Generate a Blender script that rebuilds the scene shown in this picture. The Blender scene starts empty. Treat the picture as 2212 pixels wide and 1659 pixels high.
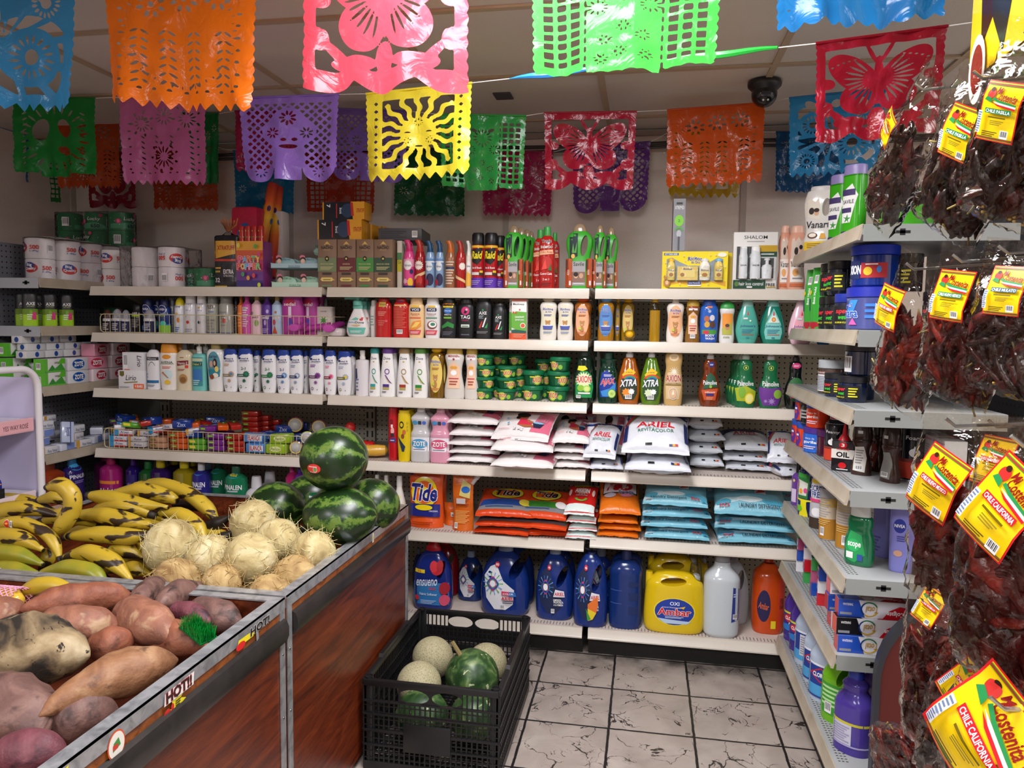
import bpy, bmesh, math, random
import numpy as np
from mathutils import Vector, Matrix, noise
R=math.radians; PI=math.pi; random.seed(7)
sc=bpy.context.scene; COL=sc.collection
# ---------------- camera
CW,CH,CF=2212,1659,1623.0
c_pitch,c_yaw,c_roll,HC=.0806,-.175,.0129,1.4816
cy,sy,cp,sp=math.cos(c_yaw),math.sin(c_yaw),math.cos(c_pitch),math.sin(c_pitch)
FWD=np.array([sy*cp,cy*cp,-sp]); _r=np.array([cy,-sy,0.]); _u=np.cross(_r,FWD)
RT=math.cos(c_roll)*_r+math.sin(c_roll)*_u; UP=-math.sin(c_roll)*_r+math.cos(c_roll)*_u
cd=bpy.data.cameras.new('camera'); cam=bpy.data.objects.new('camera',cd); COL.objects.link(cam)
cd.sensor_width=36; cd.lens=CF/CW*36; cd.clip_start=.05
cam.matrix_world=Matrix([[RT[0],UP[0],-FWD[0],0],[RT[1],UP[1],-FWD[1],0],[RT[2],UP[2],-FWD[2],HC],[0,0,0,1]])
sc.camera=cam
vs=sc.view_settings; vs.view_transform='Standard'; vs.look='None'; vs.gamma=1; vs.use_curve_mapping=False; vs.exposure=.16
w=bpy.data.worlds.new('world'); sc.world=w; w.use_nodes=True
w.node_tree.nodes['Background'].inputs[0].default_value=(1,.95,.9,1); w.node_tree.nodes['Background'].inputs[1].default_value=.05
def at(px,py,ax,v):
    d=FWD+RT*(px-CW/2)/CF-UP*(py-CH/2)/CF; o=np.array([0,0,HC]); return o+d*(v-o[ax])/d[ax]
# ---------------- materials
def lin(h):
    h=h.lstrip('#')
    if len(h)==3: h=h[0]*2+h[1]*2+h[2]*2
    c=[int(h[i:i+2],16)/255 for i in (0,2,4)]
    return tuple((x/12.92 if x<=.04045 else ((x+.055)/1.055)**2.4) for x in c)+(1,)
_M={}
def nt(name):
    m=bpy.data.materials.new(name); m.use_nodes=True; t=m.node_tree; return m,t,t.nodes['Principled BSDF']
def nd(t,ty,**k):
    n=t.nodes.new(ty)
    for a,b in k.items():
        if a.startswith('i_'):
            q=a[2:]; n.inputs[int(q) if q.isdigit() else q.replace('_',' ')].default_value=b
        else: setattr(n,a,b)
    return n
def M(c,k='p'):
    """k: p plastic, g glossy, f film/foil, d dull paper, m metal, t tinted liquid, e emitter, c clear"""
    key=(c,k)
    if key in _M: return _M[key]
    m,t,b=nt('mat_%s_%s'%(c,k)); col=lin(c); b.inputs['Base Color'].default_value=col
    rough={'p':.38,'g':.16,'f':.3,'d':.65,'m':.3,'t':.1,'c':.08,'e':.5,'s':.45}[k]
    b.inputs['Roughness'].default_value=rough
    if k=='m': b.inputs['Metallic'].default_value=.9
    if k=='t':
        b.inputs['Transmission Weight'].default_value=.35; b.inputs['Coat Weight'].default_value=.5
    if k=='f':
        tc=nd(t,'ShaderNodeTexCoord'); n=nd(t,'ShaderNodeTexNoise',i_Scale=28.,i_Detail=3.,i_Distortion=.6)
        bp=nd(t,'ShaderNodeBump',i_Strength=.55,i_Distance=.006)
        t.links.new(tc.outputs['Object'],n.inputs['Vector']); t.links.new(n.outputs[0],bp.inputs['Height']); t.links.new(bp.outputs[0],b.inputs['Normal'])
    if k=='c': return _M.setdefault(key,film('film_%s'%c,c,.02,24))
    _M[key]=m; return m
def film(name,c,fac,scale):
    m=bpy.data.materials.new(name); m.use_nodes=True; t=m.node_tree; t.nodes.clear()
    o=nd(t,'ShaderNodeOutputMaterial'); tr=nd(t,'ShaderNodeBsdfTransparent'); tr.inputs[0].default_value=lin(c)
    g=nd(t,'ShaderNodeBsdfGlossy',i_Roughness=.07); mx=nd(t,'ShaderNodeMixShader'); fr=nd(t,'ShaderNodeFresnel',i_IOR=1.28)
    ad=nd(t,'ShaderNodeMath',operation='ADD',use_clamp=True); ad.inputs[1].default_value=fac
    n=nd(t,'ShaderNodeTexNoise',i_Scale=float(scale),i_Detail=3.,i_Distortion=1.2); bp=nd(t,'ShaderNodeBump',i_Strength=.85,i_Distance=.01)
    tc=nd(t,'ShaderNodeTexCoord'); L=t.links.new
    L(tc.outputs['Object'],n.inputs['Vector']); L(n.outputs[0],bp.inputs['Height']); L(bp.outputs[0],g.inputs['Normal']); L(bp.outputs[0],fr.inputs['Normal'])
    L(fr.outputs[0],ad.inputs[0]); L(ad.outputs[0],mx.inputs[0]); L(tr.outputs[0],mx.inputs[1]); L(g.outputs[0],mx.inputs[2]); L(mx.outputs[0],o.inputs[0])
    return m
def emit(c,s):
    m=bpy.data.materials.new('lamp_diffuser'); m.use_nodes=True; t=m.node_tree; t.nodes.clear()
    o=nd(t,'ShaderNodeOutputMaterial'); e=nd(t,'ShaderNodeEmission'); e.inputs[0].default_value=lin(c); e.inputs[1].default_value=s
    t.links.new(e.outputs[0],o.inputs[0]); return m
def ramp(t,fac,stops):
    r=nd(t,'ShaderNodeValToRGB'); e=r.color_ramp.elements
    while len(e)<len(stops): e.new(.5)
    for i,(p,c) in enumerate(stops): e[i].position=p; e[i].color=lin(c)
    t.links.new(fac,r.inputs[0]); return r.outputs[0]
def mixc(t,fac,a,b,mode='MIX'):
    n=nd(t,'ShaderNodeMix',data_type='RGBA',blend_type=mode)
    for i,v in ((0,fac),(6,a),(7,b)):
        if hasattr(v,'is_linked') or hasattr(v,'links'): t.links.new(v,n.inputs[i])
        else: n.inputs[i].default_value=v if i==0 else lin(v)
    return n.outputs[2]
# ---------------- mesh builder
class B:
    def __init__(s): s.v=[];s.f=[];s.m=[];s.s=[];s.ms=[]
    def mi(s,m):
        if m not in s.ms: s.ms.append(m)
        return s.ms.index(m)
    def add(s,vs,fs,m,sm=True,T=None):
        o=len(s.v); k=s.mi(m)
        if T is not None: vs=[tuple(T@Vector(v)) for v in vs]
        s.v+= [tuple(map(float,v)) for v in vs]; s.f+=[tuple(i+o for i in f) for f in fs]
        s.m+=[k]*len(fs); s.s+=[sm]*len(fs); return s
    def box(s,a,b,m,bev=0,T=None):
        x0,y0,z0=a;x1,y1,z1=b
        if not bev:
            return s.add([(x0,y0,z0),(x1,y0,z0),(x1,y1,z0),(x0,y1,z0),(x0,y0,z1),(x1,y0,z1),(x1,y1,z1),(x0,y1,z1)],
              [(0,3,2,1),(4,5,6,7),(0,1,5,4),(1,2,6,5),(2,3,7,6),(3,0,4,7)],m,False,T)
        bm=bmesh.new(); bmesh.ops.create_cube(bm,size=1,matrix=Matrix.Translation(((x0+x1)/2,(y0+y1)/2,(z0+z1)/2))@Matrix.Diagonal((x1-x0,y1-y0,z1-z0,1)))
        bmesh.ops.bevel(bm,geom=bm.edges[:],offset=bev,segments=2,affect='EDGES',profile=.5)
        return s.bm(bm,m,False,T)
    def bm(s,bm,m,sm=True,T=None):
        bm.verts.index_update(); vs=[v.co[:] for v in bm.verts]; fs=[tuple(v.index for v in f.verts) for f in bm.faces]; bm.free(); return s.add(vs,fs,m,sm,T)
    def loft(s,rings,m,cap=(1,1),sm=True,T=None,closed=True):
        n=len(rings[0]); vs=[p for r in rings for p in r]; fs=[]
        for i in range(len(rings)-1):
            for j in range(n if closed else n-1):
                k=(j+1)%n; fs.append((i*n+j,i*n+k,(i+1)*n+k,(i+1)*n+j))
        if cap[0]: fs.append(tuple(range(n))[::-1])
        if cap[1]: fs.append(tuple((len(rings)-1)*n+j for j in range(n)))
        return s.add(vs,fs,m,sm,T)
    def tube(s,pts,r,m,n=8,cap=True,T=None):
        pts=[Vector(p) for p in pts]; k=len(pts); rr=r if hasattr(r,'__len__') else [r]*k; rings=[]
        tn=[(pts[min(i+1,k-1)]-pts[max(i-1,0)]).normalized() for i in range(k)]
        a=tn[0].orthogonal().normalized()
        for i in range(k):
            a=(a-tn[i]*a.dot(tn[i])).normalized(); b=tn[i].cross(a)
            rings.append([pts[i]+(a*math.cos(t)+b*math.sin(t))*rr[i] for t in [2*PI*j/n for j in range(n)]])
        return s.loft(rings,m,(cap,cap),T=T)
    def lathe(s,prof,m,n=24,T=None,cap=(1,1)):
        return s.loft([[(r*math.cos(2*PI*j/n),r*math.sin(2*PI*j/n),z) for j in range(n)] for r,z in prof],m,cap,T=T)
    def out(s,name='mesh',ang=38):
        me=bpy.data.meshes.new(name); me.from_pydata(s.v,[],s.f)
        for m in s.ms: me.materials.append(m)
        me.polygons.foreach_set('material_index',s.m); me.polygons.foreach_set('use_smooth',s.s)
        if ang: me.set_sharp_from_angle(angle=R(ang))
        me.update(); return me
# ---------------- objects
def ob(name,mesh,parent=None,loc=(0,0,0),rot=(0,0,0),label=None,cat=None,group=None,kind=None):
    if isinstance(mesh,B): mesh=mesh.out(name)
    o=bpy.data.objects.new(name,mesh); COL.objects.link(o); o.location=loc; o.rotation_euler=rot
    if parent: o.parent=parent
    if label: o['label']=label
    if cat: o['category']=cat
    if group: o['group']=group
    if kind: o['kind']=kind
    return o
def struct(name,mesh,label=None,**k): return ob(name,mesh,kind='structure',label=label or 'the '+name.replace('_',' '),cat='room',**k)
class P:   # a kind of thing: tree of parts sharing meshes
    def __init__(s,name,cat,parts,W=0,H=0,D=0,root=None): s.n,s.c,s.p,s.W,s.H,s.D,s.r=name,cat,parts,W,H,D,root
    def put(s,loc,label,group=None,rz=0,rot=None,q=None,scale=None):
        o=ob(s.n,s.r,None,loc,rot or (0,0,rz),label,s.c,group)
        if scale: o.scale=scale
        def rec(par,ps):
            for p in ps:
                c=ob(p[0],p[1],par,label=p[3] if len(p)>3 else None)
                if len(p)>2 and p[2]: rec(c,p[2])
        rec(o,s.p); return o
# ---------------- 2D art
_T={}
def tmesh(txt,off=0.):
    k=(txt,off)
    if k in _T: return _T[k]
    cu=bpy.data.curves.new('t','FONT'); cu.body=txt; cu.offset=off; cu.resolution_u=2
    o=bpy.data.objects.new('t',cu); me=o.to_mesh()
    v=np.array([x.co[:2] for x in me.vertices]) if len(me.vertices) else np.zeros((3,2)); f=[tuple(p.vertices) for p in me.polygons]
    o.to_mesh_clear(); bpy.data.objects.remove(o); bpy.data.curves.remove(cu)
    if off==0:
        mn,mx=v.min(0),v.max(0)
    else: _,_,mn,mx=tmesh(txt)
    _T[k]=(((v-mn)/np.maximum(mx-mn,1e-6)-.5),f,mn,mx); return _T[k]
def ell(cx,cy,rx,ry,n=24,a0=0,a1=2*PI):
    return [(cx+rx*math.cos(a0+(a1-a0)*i/n),cy+ry*math.sin(a0+(a1-a0)*i/n)) for i in range(n if a1-a0>6.28 else n+1)]
def star(cx,cy,r1,r2,n,ph=0): return [(cx+(r1 if i%2 else r2)*math.cos(PI*i/n+ph),cy+(r1 if i%2 else r2)*math.sin(PI*i/n+ph)) for i in range(2*n)]
def art(b,ops,hw,H,fm,step=(0,0),k='d',eps=.00035,mir=False):
    """ops in label units: x in half widths, y in heights. fm(x,y,off)->3D"""
    lay=1
    def face(pts,col,kk=None):
        if step[0] or step[1]:
            bm=bmesh.new(); bm.faces.new([bm.verts.new((x,y,0)) for x,y in pts])
            for ax in (0,1):
                if not step[ax]: continue
                lo=min(p[ax] for p in pts); hi=max(p[ax] for p in pts); c=math.ceil(lo/step[ax])*step[ax]
                while c<hi-1e-5:
                    if c>lo+1e-5: bmesh.ops.bisect_plane(bm,geom=bm.verts[:]+bm.edges[:]+bm.faces[:],plane_co=(c,c,0),plane_no=(1,0,0) if ax==0 else (0,1,0))
                    c+=step[ax]
            bm.verts.index_update(); vs=[v.co[:2] for v in bm.verts]; fs=[tuple(v.index for v in f.verts) for f in bm.faces]; bm.free()
        else: vs=pts; fs=[tuple(range(len(pts)))]
        b.add([fm(x,y,lay*eps) for x,y in vs],fs,M(col,kk or k),True)
    for o in ops:
        t=o[0]; S=lambda x,y:(x*hw,y*H)
        if t=='r': x0,y0,x1,y1,c=o[1:6]; face([S(x0,y0),S(x1,y0),S(x1,y1),S(x0,y1)],c,*o[6:7])
        elif t=='e': cx,cy,rx,ry,c=o[1:6]; face(ell(cx*hw,cy*H,rx*hw,ry*H),c,*o[6:7])
        elif t=='o':
            cx,cy,rx,ry,th,c=o[1:7]; a0,a1=(o[7],o[8]) if len(o)>7 else (0,2*PI)
            A=ell(cx*hw,cy*H,rx*hw,ry*H,20,a0,a1); Bb=ell(cx*hw,cy*H,rx*hw*(1-th),ry*H*(1-th),20,a0,a1); n=len(A)
            for i in range(n if a1-a0>6.28 else n-1): j=(i+1)%n; b.add([fm(*q,lay*eps) for q in (A[i],A[j],Bb[j],Bb[i])],[(0,1,2,3)],M(c,k))
        elif t=='p': face([S(*q) for q in o[1]],o[2],*o[3:4])
        elif t=='s': cx,cy,r,n,c=o[1:6]; q=o[6] if len(o)>6 else .6; face([(cx*hw+x,cy*H+y) for x,y in star(0,0,r*hw*q,r*hw,n,.2)],c)
        elif t=='c':
            x,y,w_,h=o[1:5]; face([S(x,y),S(x+w_,y),S(x+w_,y+h),S(x,y+h)],'eee'); lay+=1
            for i in range(7): q=x+w_*(.1+.125*i); face([S(q,y+h*.25),S(q+w_*(.04+.03*(i%2)),y+h*.25),S(q+w_*(.04+.03*(i%2)),y+h*.92),S(q,y+h*.92)],'222')
        elif t=='l':
            x,y,w_,h,n,c=o[1:7]
            for i in range(n):
                q=y+h*(1-(i+.8)/n); ww=w_*(1-.25*((i*7)%3)/2); face([S(x,q),S(x+ww,q),S(x+ww,q+h/n*.5),S(x,q+h/n*.5)],c)
        elif t=='t':
            s_,cx,cy_,w_,h,c=o[1:7]; op=o[7] if len(o)>7 else {}
            sh,ro,ol,bo=op.get('s',0),R(op.get('r',0)),op.get('o'),op.get('b',.012)*.45
            for c2,off in ([(ol,bo+.028)] if ol else [])+[(c,bo)]:
                v,f,mn,mx=tmesh(s_,off); q=[]
                for x,y in v:
                    X=x*w_*hw+sh*y*h*H; Y=y*h*H
                    if 'a' in op: Y+=op['a']*h*H*(.25-x*x)*4
                    q.append((cx*hw+X*math.cos(ro)-Y*math.sin(ro),cy_*H+X*math.sin(ro)+Y*math.cos(ro)))
                b.add([fm(x,y,lay*eps) for x,y in q],f,M(c2,k)); lay+=1
        lay+=1
    return b
def cat_rom(pr,sub=4):
    a=np.array(pr,float); out=[]
    for i in range(len(a)-1):
        p0,p1,p2,p3=a[max(i-1,0)],a[i],a[i+1],a[min(i+2,len(a)-1)]
        if np.allclose(p1[0],p2[0],atol=.006): out.append(p1); continue
        for j in range(sub):
            t=j/sub; q=.5*((2*p1)+(-p0+p2)*t+(2*p0-5*p1+4*p2-p3)*t*t+(-p0+3*p1-3*p2+p3)*t**3)
            q=np.minimum(np.maximum(q,np.minimum(p1,p2)-.02),np.maximum(p1,p2)+.02); out.append(q)
    out.append(a[-1]); return np.array(out)
def ringp(z,w,d,n=2.6,N=28,ox=0):
    r=[]
    for j in range(N):
        a=2*PI*j/N; c,s=math.cos(a),math.sin(a)
        r.append((ox+w*math.copysign(abs(c)**(2/n),c),d*math.copysign(abs(s)**(2/n),s),z))
    return r
def cut(me,holes,dep):
    """cut elliptical holes (cx,cz,rx,rz,rot) right through along y"""
    b=B()
    for cx,cz,rx,rz,ro in holes:
        e=ell(0,0,rx,rz,20); e=[(cx+x*math.cos(ro)-z*math.sin(ro),cz+x*math.sin(ro)+z*math.cos(ro)) for x,z in e]
        b.loft([[(x,y,z) for x,z in e] for y in (dep,-dep)],me.materials[0])
    cm=b.out('cut',0); a=bpy.data.objects.new('a',me); c=bpy.data.objects.new('c',cm); COL.objects.link(a); COL.objects.link(c)
    md=a.modifiers.new('b','BOOLEAN'); md.object=c; md.operation='DIFFERENCE'; md.solver='EXACT'
    bpy.context.view_layer.update(); dg=bpy.context.evaluated_depsgraph_get(); r=bpy.data.meshes.new_from_object(a.evaluated_get(dg))
    bpy.data.objects.remove(a); bpy.data.objects.remove(c); bpy.data.meshes.remove(cm); r.set_sharp_from_angle(angle=R(35)); return r
# ---- bottles: prof rows (z,w[,d]) z fraction of H, w fraction of W/2, d fraction of D/2
def bottle(name,W,H,D,prof,col,n=2.6,k='p',cap=None,capc='fff',capk='p',ops=(),holes=(),extra=(),cat='bottle',back=0,top=None,tn=2.2):
    pr=cat_rom([(p[0],p[1],p[2] if len(p)>2 else p[1]) for p in prof])
    b=B(); ox=0
    b.loft([ringp(z*H,w*W/2,d*D/2,n) for z,w,d in pr],M(col,k)); me=b.out('body')
    if holes: me=cut(me,[(cx*W/2,cz*H,rx*W/2,rz*H,R(ro)) for cx,cz,rx,rz,ro in holes],D)
    parts=[('body',me)]
    if cap:
        c=B(); cr=cat_rom([(p[0],p[1],p[2] if len(p)>2 else p[1]) for p in cap],3)
        c.loft([ringp(z*H,w*W/2,d*D/2,tn) for z,w,d in cr],M(capc,capk)); parts.append(('cap',c.out('cap')))
    if ops:
        zz,ww,dd=pr[:,0]*H,pr[:,1]*W/2,pr[:,2]*D/2
        def fm(x,y,off):
            w_=np.interp(y,zz,ww)+1e-5; d_=np.interp(y,zz,dd); q=min(abs(x)/w_,.97); return (max(-.99*w_,min(.99*w_,x)),-d_*(1-q**n)**(1/n)-off-.0004,y)
        l=B(); art(l,ops,W/2,H,fm,(W/9,H/14)); parts.append(('printed_label',l.out('label',0)))
        if back:
            me=parts[-1][1]; l2=B(); l2.ms=l.ms; l2.v=[(-x,-y,z) for x,y,z in l.v]; l2.f=l.f; l2.m=l.m; l2.s=l.s; parts[-1]=('printed_label',l2.out('label',0))
    for e in extra: parts.append(e(W,H,D))
    return P(name,cat,parts,W,H,D)
def pump(c='eee',z=.86,neck=.28,hook=1,k='p'):
    def f(W,H,D):
        b=B(); r=W/2*neck; m=M(c,k)
        b.lathe([(r,z*H),(r,z*H+.018),(r*.75,z*H+.022),(r*.3,z*H+.024),(r*.3,H*.97),(r*.62,H*.97),(r*.62,H),(0.001,H)],m,14)
        b.tube([(0,0,H*.985),(-hook*r*1.3,0,H*.985),(-hook*r*2.2,0,H*.965)],[r*.34,r*.28,r*.2],m,8)
        return ('pump',b.out('pump'))
    return f
def carton(name,W,H,D,col,front=(),side=(),top=(),cat='box',k='s',bev=.0012,right=(),col2=None):
    b=B(); b.box((-W/2,-D/2,0),(W/2,D/2,H),M(col,k),bev); parts=[]
    l=B()
    if front: art(l,front,W/2,H,lambda x,y,o:(x,-D/2-o,y),k=k)
    if side: art(l,side,D/2,H,lambda x,y,o:(-W/2-o,-x,y),k=k)
    if right: art(l,right,D/2,H,lambda x,y,o:(W/2+o,x,y),k=k)
    if top: art(l,top,W/2,D,lambda x,y,o:(x,-D/2+y,H+o),k=k)
    if l.v: parts=[('printed_label',l.out('label',0))]
    return P(name,cat,parts,W,H,D,root=b.out(name))
def h2(x,y,s=1.,z=0.): return noise.noise(Vector((x*s,y*s,z)))
def bag(name,W,L,T,col,ops=(),col2=None,seed=0,wr=.12,cat='bag',edge=(),fin=.018,k='f'):
    """pillow bag lying flat, front seam towards -y; print on the upper face and optional on the front edge"""
    nx,ny=26,22
    def hh(u,v):
        e=max(0,1-abs(u)**3.2)**.55*max(0,1-abs(v)**3)**.55
        wv=1+wr*(h2(u*2.2,v*2.2,1.3,seed)+.6*h2(u*6,v*6,1,seed+5)*min(1,(abs(u)**3+abs(v)**3)*2+.3)); return T/2*e*wv
    def xy(u,v):
        s=1-.05*(1-abs(v)**2)*0+.02*h2(v*3,seed,1)*(1 if u>0 else -1); return (W/2*u*(1-.04*(1-v*v))*s, L/2*v*(1-.04*(1-u*u)))
    b=B()
    for sg,c in ((1,col),(-1,col2 or col)):
        vs=[];fs=[]
        for j in range(ny+1):
            for i in range(nx+1):
                u=math.sin((i/nx-.5)*PI*.96)/math.sin(PI*.48);v=math.sin((j/ny-.5)*PI*.96)/math.sin(PI*.48); x,y=xy(u,v); vs.append((x,y,T/2+sg*hh(u,v)))
        for j in range(ny):
            for i in range(nx):
                a=j*(nx+1)+i; q=(a,a+1,a+nx+2,a+nx+1); fs.append(q if sg>0 else q[::-1])
        b.add(vs,fs,M(c,k))
    # sealed fins at both ends
    for sg in ((-1,1) if fin else ()):
        vs=[]
        for i in range(13):
            u=i/6-1; x,y=xy(u*.99,sg*.985); z=T/2+.004*h2(u*4,sg,1,seed+3); vs+= [(x,y,z),(x*1.01,y+sg*fin,z-.3*fin+.003*h2(u*9,sg,1,seed))]
        b.add(vs,[(2*i,2*i+2,2*i+3,2*i+1) for i in range(12)],M(col2 or col,k))
    parts=[]
    if ops:
        def fm(x,y,o):
            u=max(-.98,min(.98,x/(W/2)));v=max(-.98,min(.98,(y-L/2)/(L/2))); X,Y=xy(u,v); return (X,Y,T/2+hh(u,v)+o+.0006)
        l=B(); art(l,ops,W/2,L,fm,(W/16,L/14),k=k,eps=.0005); parts.append(('printed_label',l.out('label',0)))
    return P(name,cat,parts,W,T,L,root=b.out(name,0))
def pj(x,y,z):
    d=np.array([x,y,z-HC]); k=d@FWD; return CW/2+CF*(d@RT)/k, CH/2-CF*(d@UP)/k
BACKN=['','second in line','third in line','fourth in line','fifth in line']
def PUT(fn,z,px0,px1,top,label,D=.06,dy=.015,rows=1,group=None,Hmax=9,rz=0,gap=.006,yf=None,H=None):
    """stand goods made by fn(W,H,D) on the back-wall shelf at height z; measured extents are turned into metres on the goods' front plane"""
    yf=(YS if yf is None else yf)+dy; pm=(px0+px1)/2; H=H or min(Hmax,at(pm,top,1,yf)[2]-z); py=pj(at(pm,top,1,yf)[0],yf,z+H/2)[1]
    xa,xb=at(px0,py,1,yf)[0],at(px1,py,1,yf)[0]; W=xb-xa; p=fn(W,H,D)
    for i in range(rows): o=p.put(((xa+xb)/2+.002*i,yf+D/2+i*(D+gap),z),label+(', '+BACKN[i] if i else ''),group,rz=rz)
    return p
# ---------------- lights: recessed ceiling troffers of the shop
CZ=2.45
def troffer(x,y,s,label):
    b=B(); b.box((-.3,-.6,-.012),(.3,-.57,.0),M('e8e4dc')); b.box((-.3,.57,-.012),(.3,.6,0),M('e8e4dc')); b.box((-.3,-.57,-.012),(-.27,.57,0),M('e8e4dc')); b.box((.27,-.57,-.012),(.3,.57,0),M('e8e4dc'))
    d=B(); d.add([(-.27,-.57,-.008),(.27,-.57,-.008),(.27,.57,-.008),(-.27,.57,-.008)],[(0,3,2,1)],LAMP)
    P('ceiling_light','ceiling light',[('frame',b.out('frame')),('diffuser',d.out('diffuser'))]).put((x,y,CZ),label,'troffers in the dropped ceiling')
LAMP=emit('fcfaff',30)
for x,y,l in ((-.3,1.62,'ceiling light above the aisle by the produce bins'),(-2.1,-.9,'ceiling light behind the camera on the left'),(.1,-.9,'ceiling light behind the camera'),(2.1,-.6,'ceiling light behind the camera on the right'),(2.3,1.9,'ceiling light beyond the right-hand shelves')): troffer(x,y,1,l)
# ---------------- room
XL,XR,YB,YF=-3.3,3.2,3.9,-3.4
def pebble(col,sc_=180.,st=.25,col2=None):
    m,t,b=nt('mat_wall_'+col); tc=nd(t,'ShaderNodeTexCoord'); n=nd(t,'ShaderNodeTexNoise',i_Scale=sc_,i_Detail=2.); bp=nd(t,'ShaderNodeBump',i_Strength=st,i_Distance=.004)
    L=t.links.new; L(tc.outputs['Object'],n.inputs['Vector']); L(n.outputs[0],bp.inputs['Height']); L(bp.outputs[0],b.inputs['Normal'])
    n2=nd(t,'ShaderNodeTexNoise',i_Scale=2.5,i_Detail=4.); L(tc.outputs['Object'],n2.inputs['Vector'])
    L(ramp(t,n2.outputs[0],[(.3,col2 or col),(.7,col)]),b.inputs['Base Color']); b.inputs['Roughness'].default_value=.45; return m
WALLM=pebble('cdc4ba',150.,.3,'c6bcb3'); CEILM=pebble('cac2ba',260.,.35,'c4bbb2')
def quad(name,pts,m): b=B(); b.add(pts,[(0,1,2,3)],m,False); return struct(name,b)
def slab(name,a,bb,m): b=B(); b.box(a,bb,m); return struct(name,b)
slab('wall_back',(XL,YB,0),(XR,YB+.1,CZ),WALLM); slab('wall_left',(XL-.1,YF,0),(XL,YB+.1,CZ),pebble('d6c8c0',150.,.3,'cfc0b8'))
slab('wall_right',(XR,YF,0),(XR+.1,YB+.1,CZ),WALLM); slab('wall_front',(XL,YF-.1,0),(XR,YF,CZ),WALLM)
# ceiling: tiles in a grid of T-bars
slab('ceiling',(XL,YF,CZ+.004),(XR,YB,CZ+.06),CEILM)
g=B(); TB=M('a8947c','s')
xs=[-.2+.645*i for i in range(-5,6)]; ys=[3.0+.645*j for j in range(-10,2)]
for x in xs:
    if XL<x<XR: g.box((x-.012,YF,CZ-.004),(x+.012,YB,CZ+.004),TB)
for y in ys: g.box((XL,y-.012,CZ-.0045),(XR,y+.012,CZ+.0035),TB)
struct('trim_1',g,'tan metal grid of the dropped ceiling')
slab('trim_2',(XL,YB-.025,CZ-.028),(XR,YB,CZ-.004),M('8a8078','s'))
b=B()
for i,x in enumerate([at(160,430,1,YB)[0],at(628,450,1,YB)[0],at(1093,475,1,YB)[0],at(1606,430,1,YB)[0]]):
    b.box((x-.014,YB-.006,1.2),(x+.014,YB,CZ-.03),M('a39990','s'))
struct('trim_3',b,'narrow seam strips of the back wall panels')
for k,(dz,r_) in enumerate(((.075,.009),(.1,.008))):
    b=B(); b.tube([(XL+.02,YB-.045-.02*k,CZ-dz-.01)]+[(x,YB-.045-.02*k,CZ-dz+.006*math.sin(x*5+k)) for x in np.linspace(-2.6,2.6,14)]+[(XR-.02,YB-.045,CZ-dz)],r_,M('2a2826'))
    ob('wall_cable',b,label=['black cable running along the top of the back wall, upper one','black cable running along the top of the back wall, lower one'][k],cat='cable')
b=B(); b.box((at(1068,208,2,CZ)[0],at(1068,208,2,CZ)[1]-.04,CZ-.002),(at(1068,208,2,CZ)[0]+.075,at(1068,208,2,CZ)[1]+.05,CZ+.0035),M('3c3c44','d'))
struct('trim_4',b,'small dark square cut-out in a ceiling tile')
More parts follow.
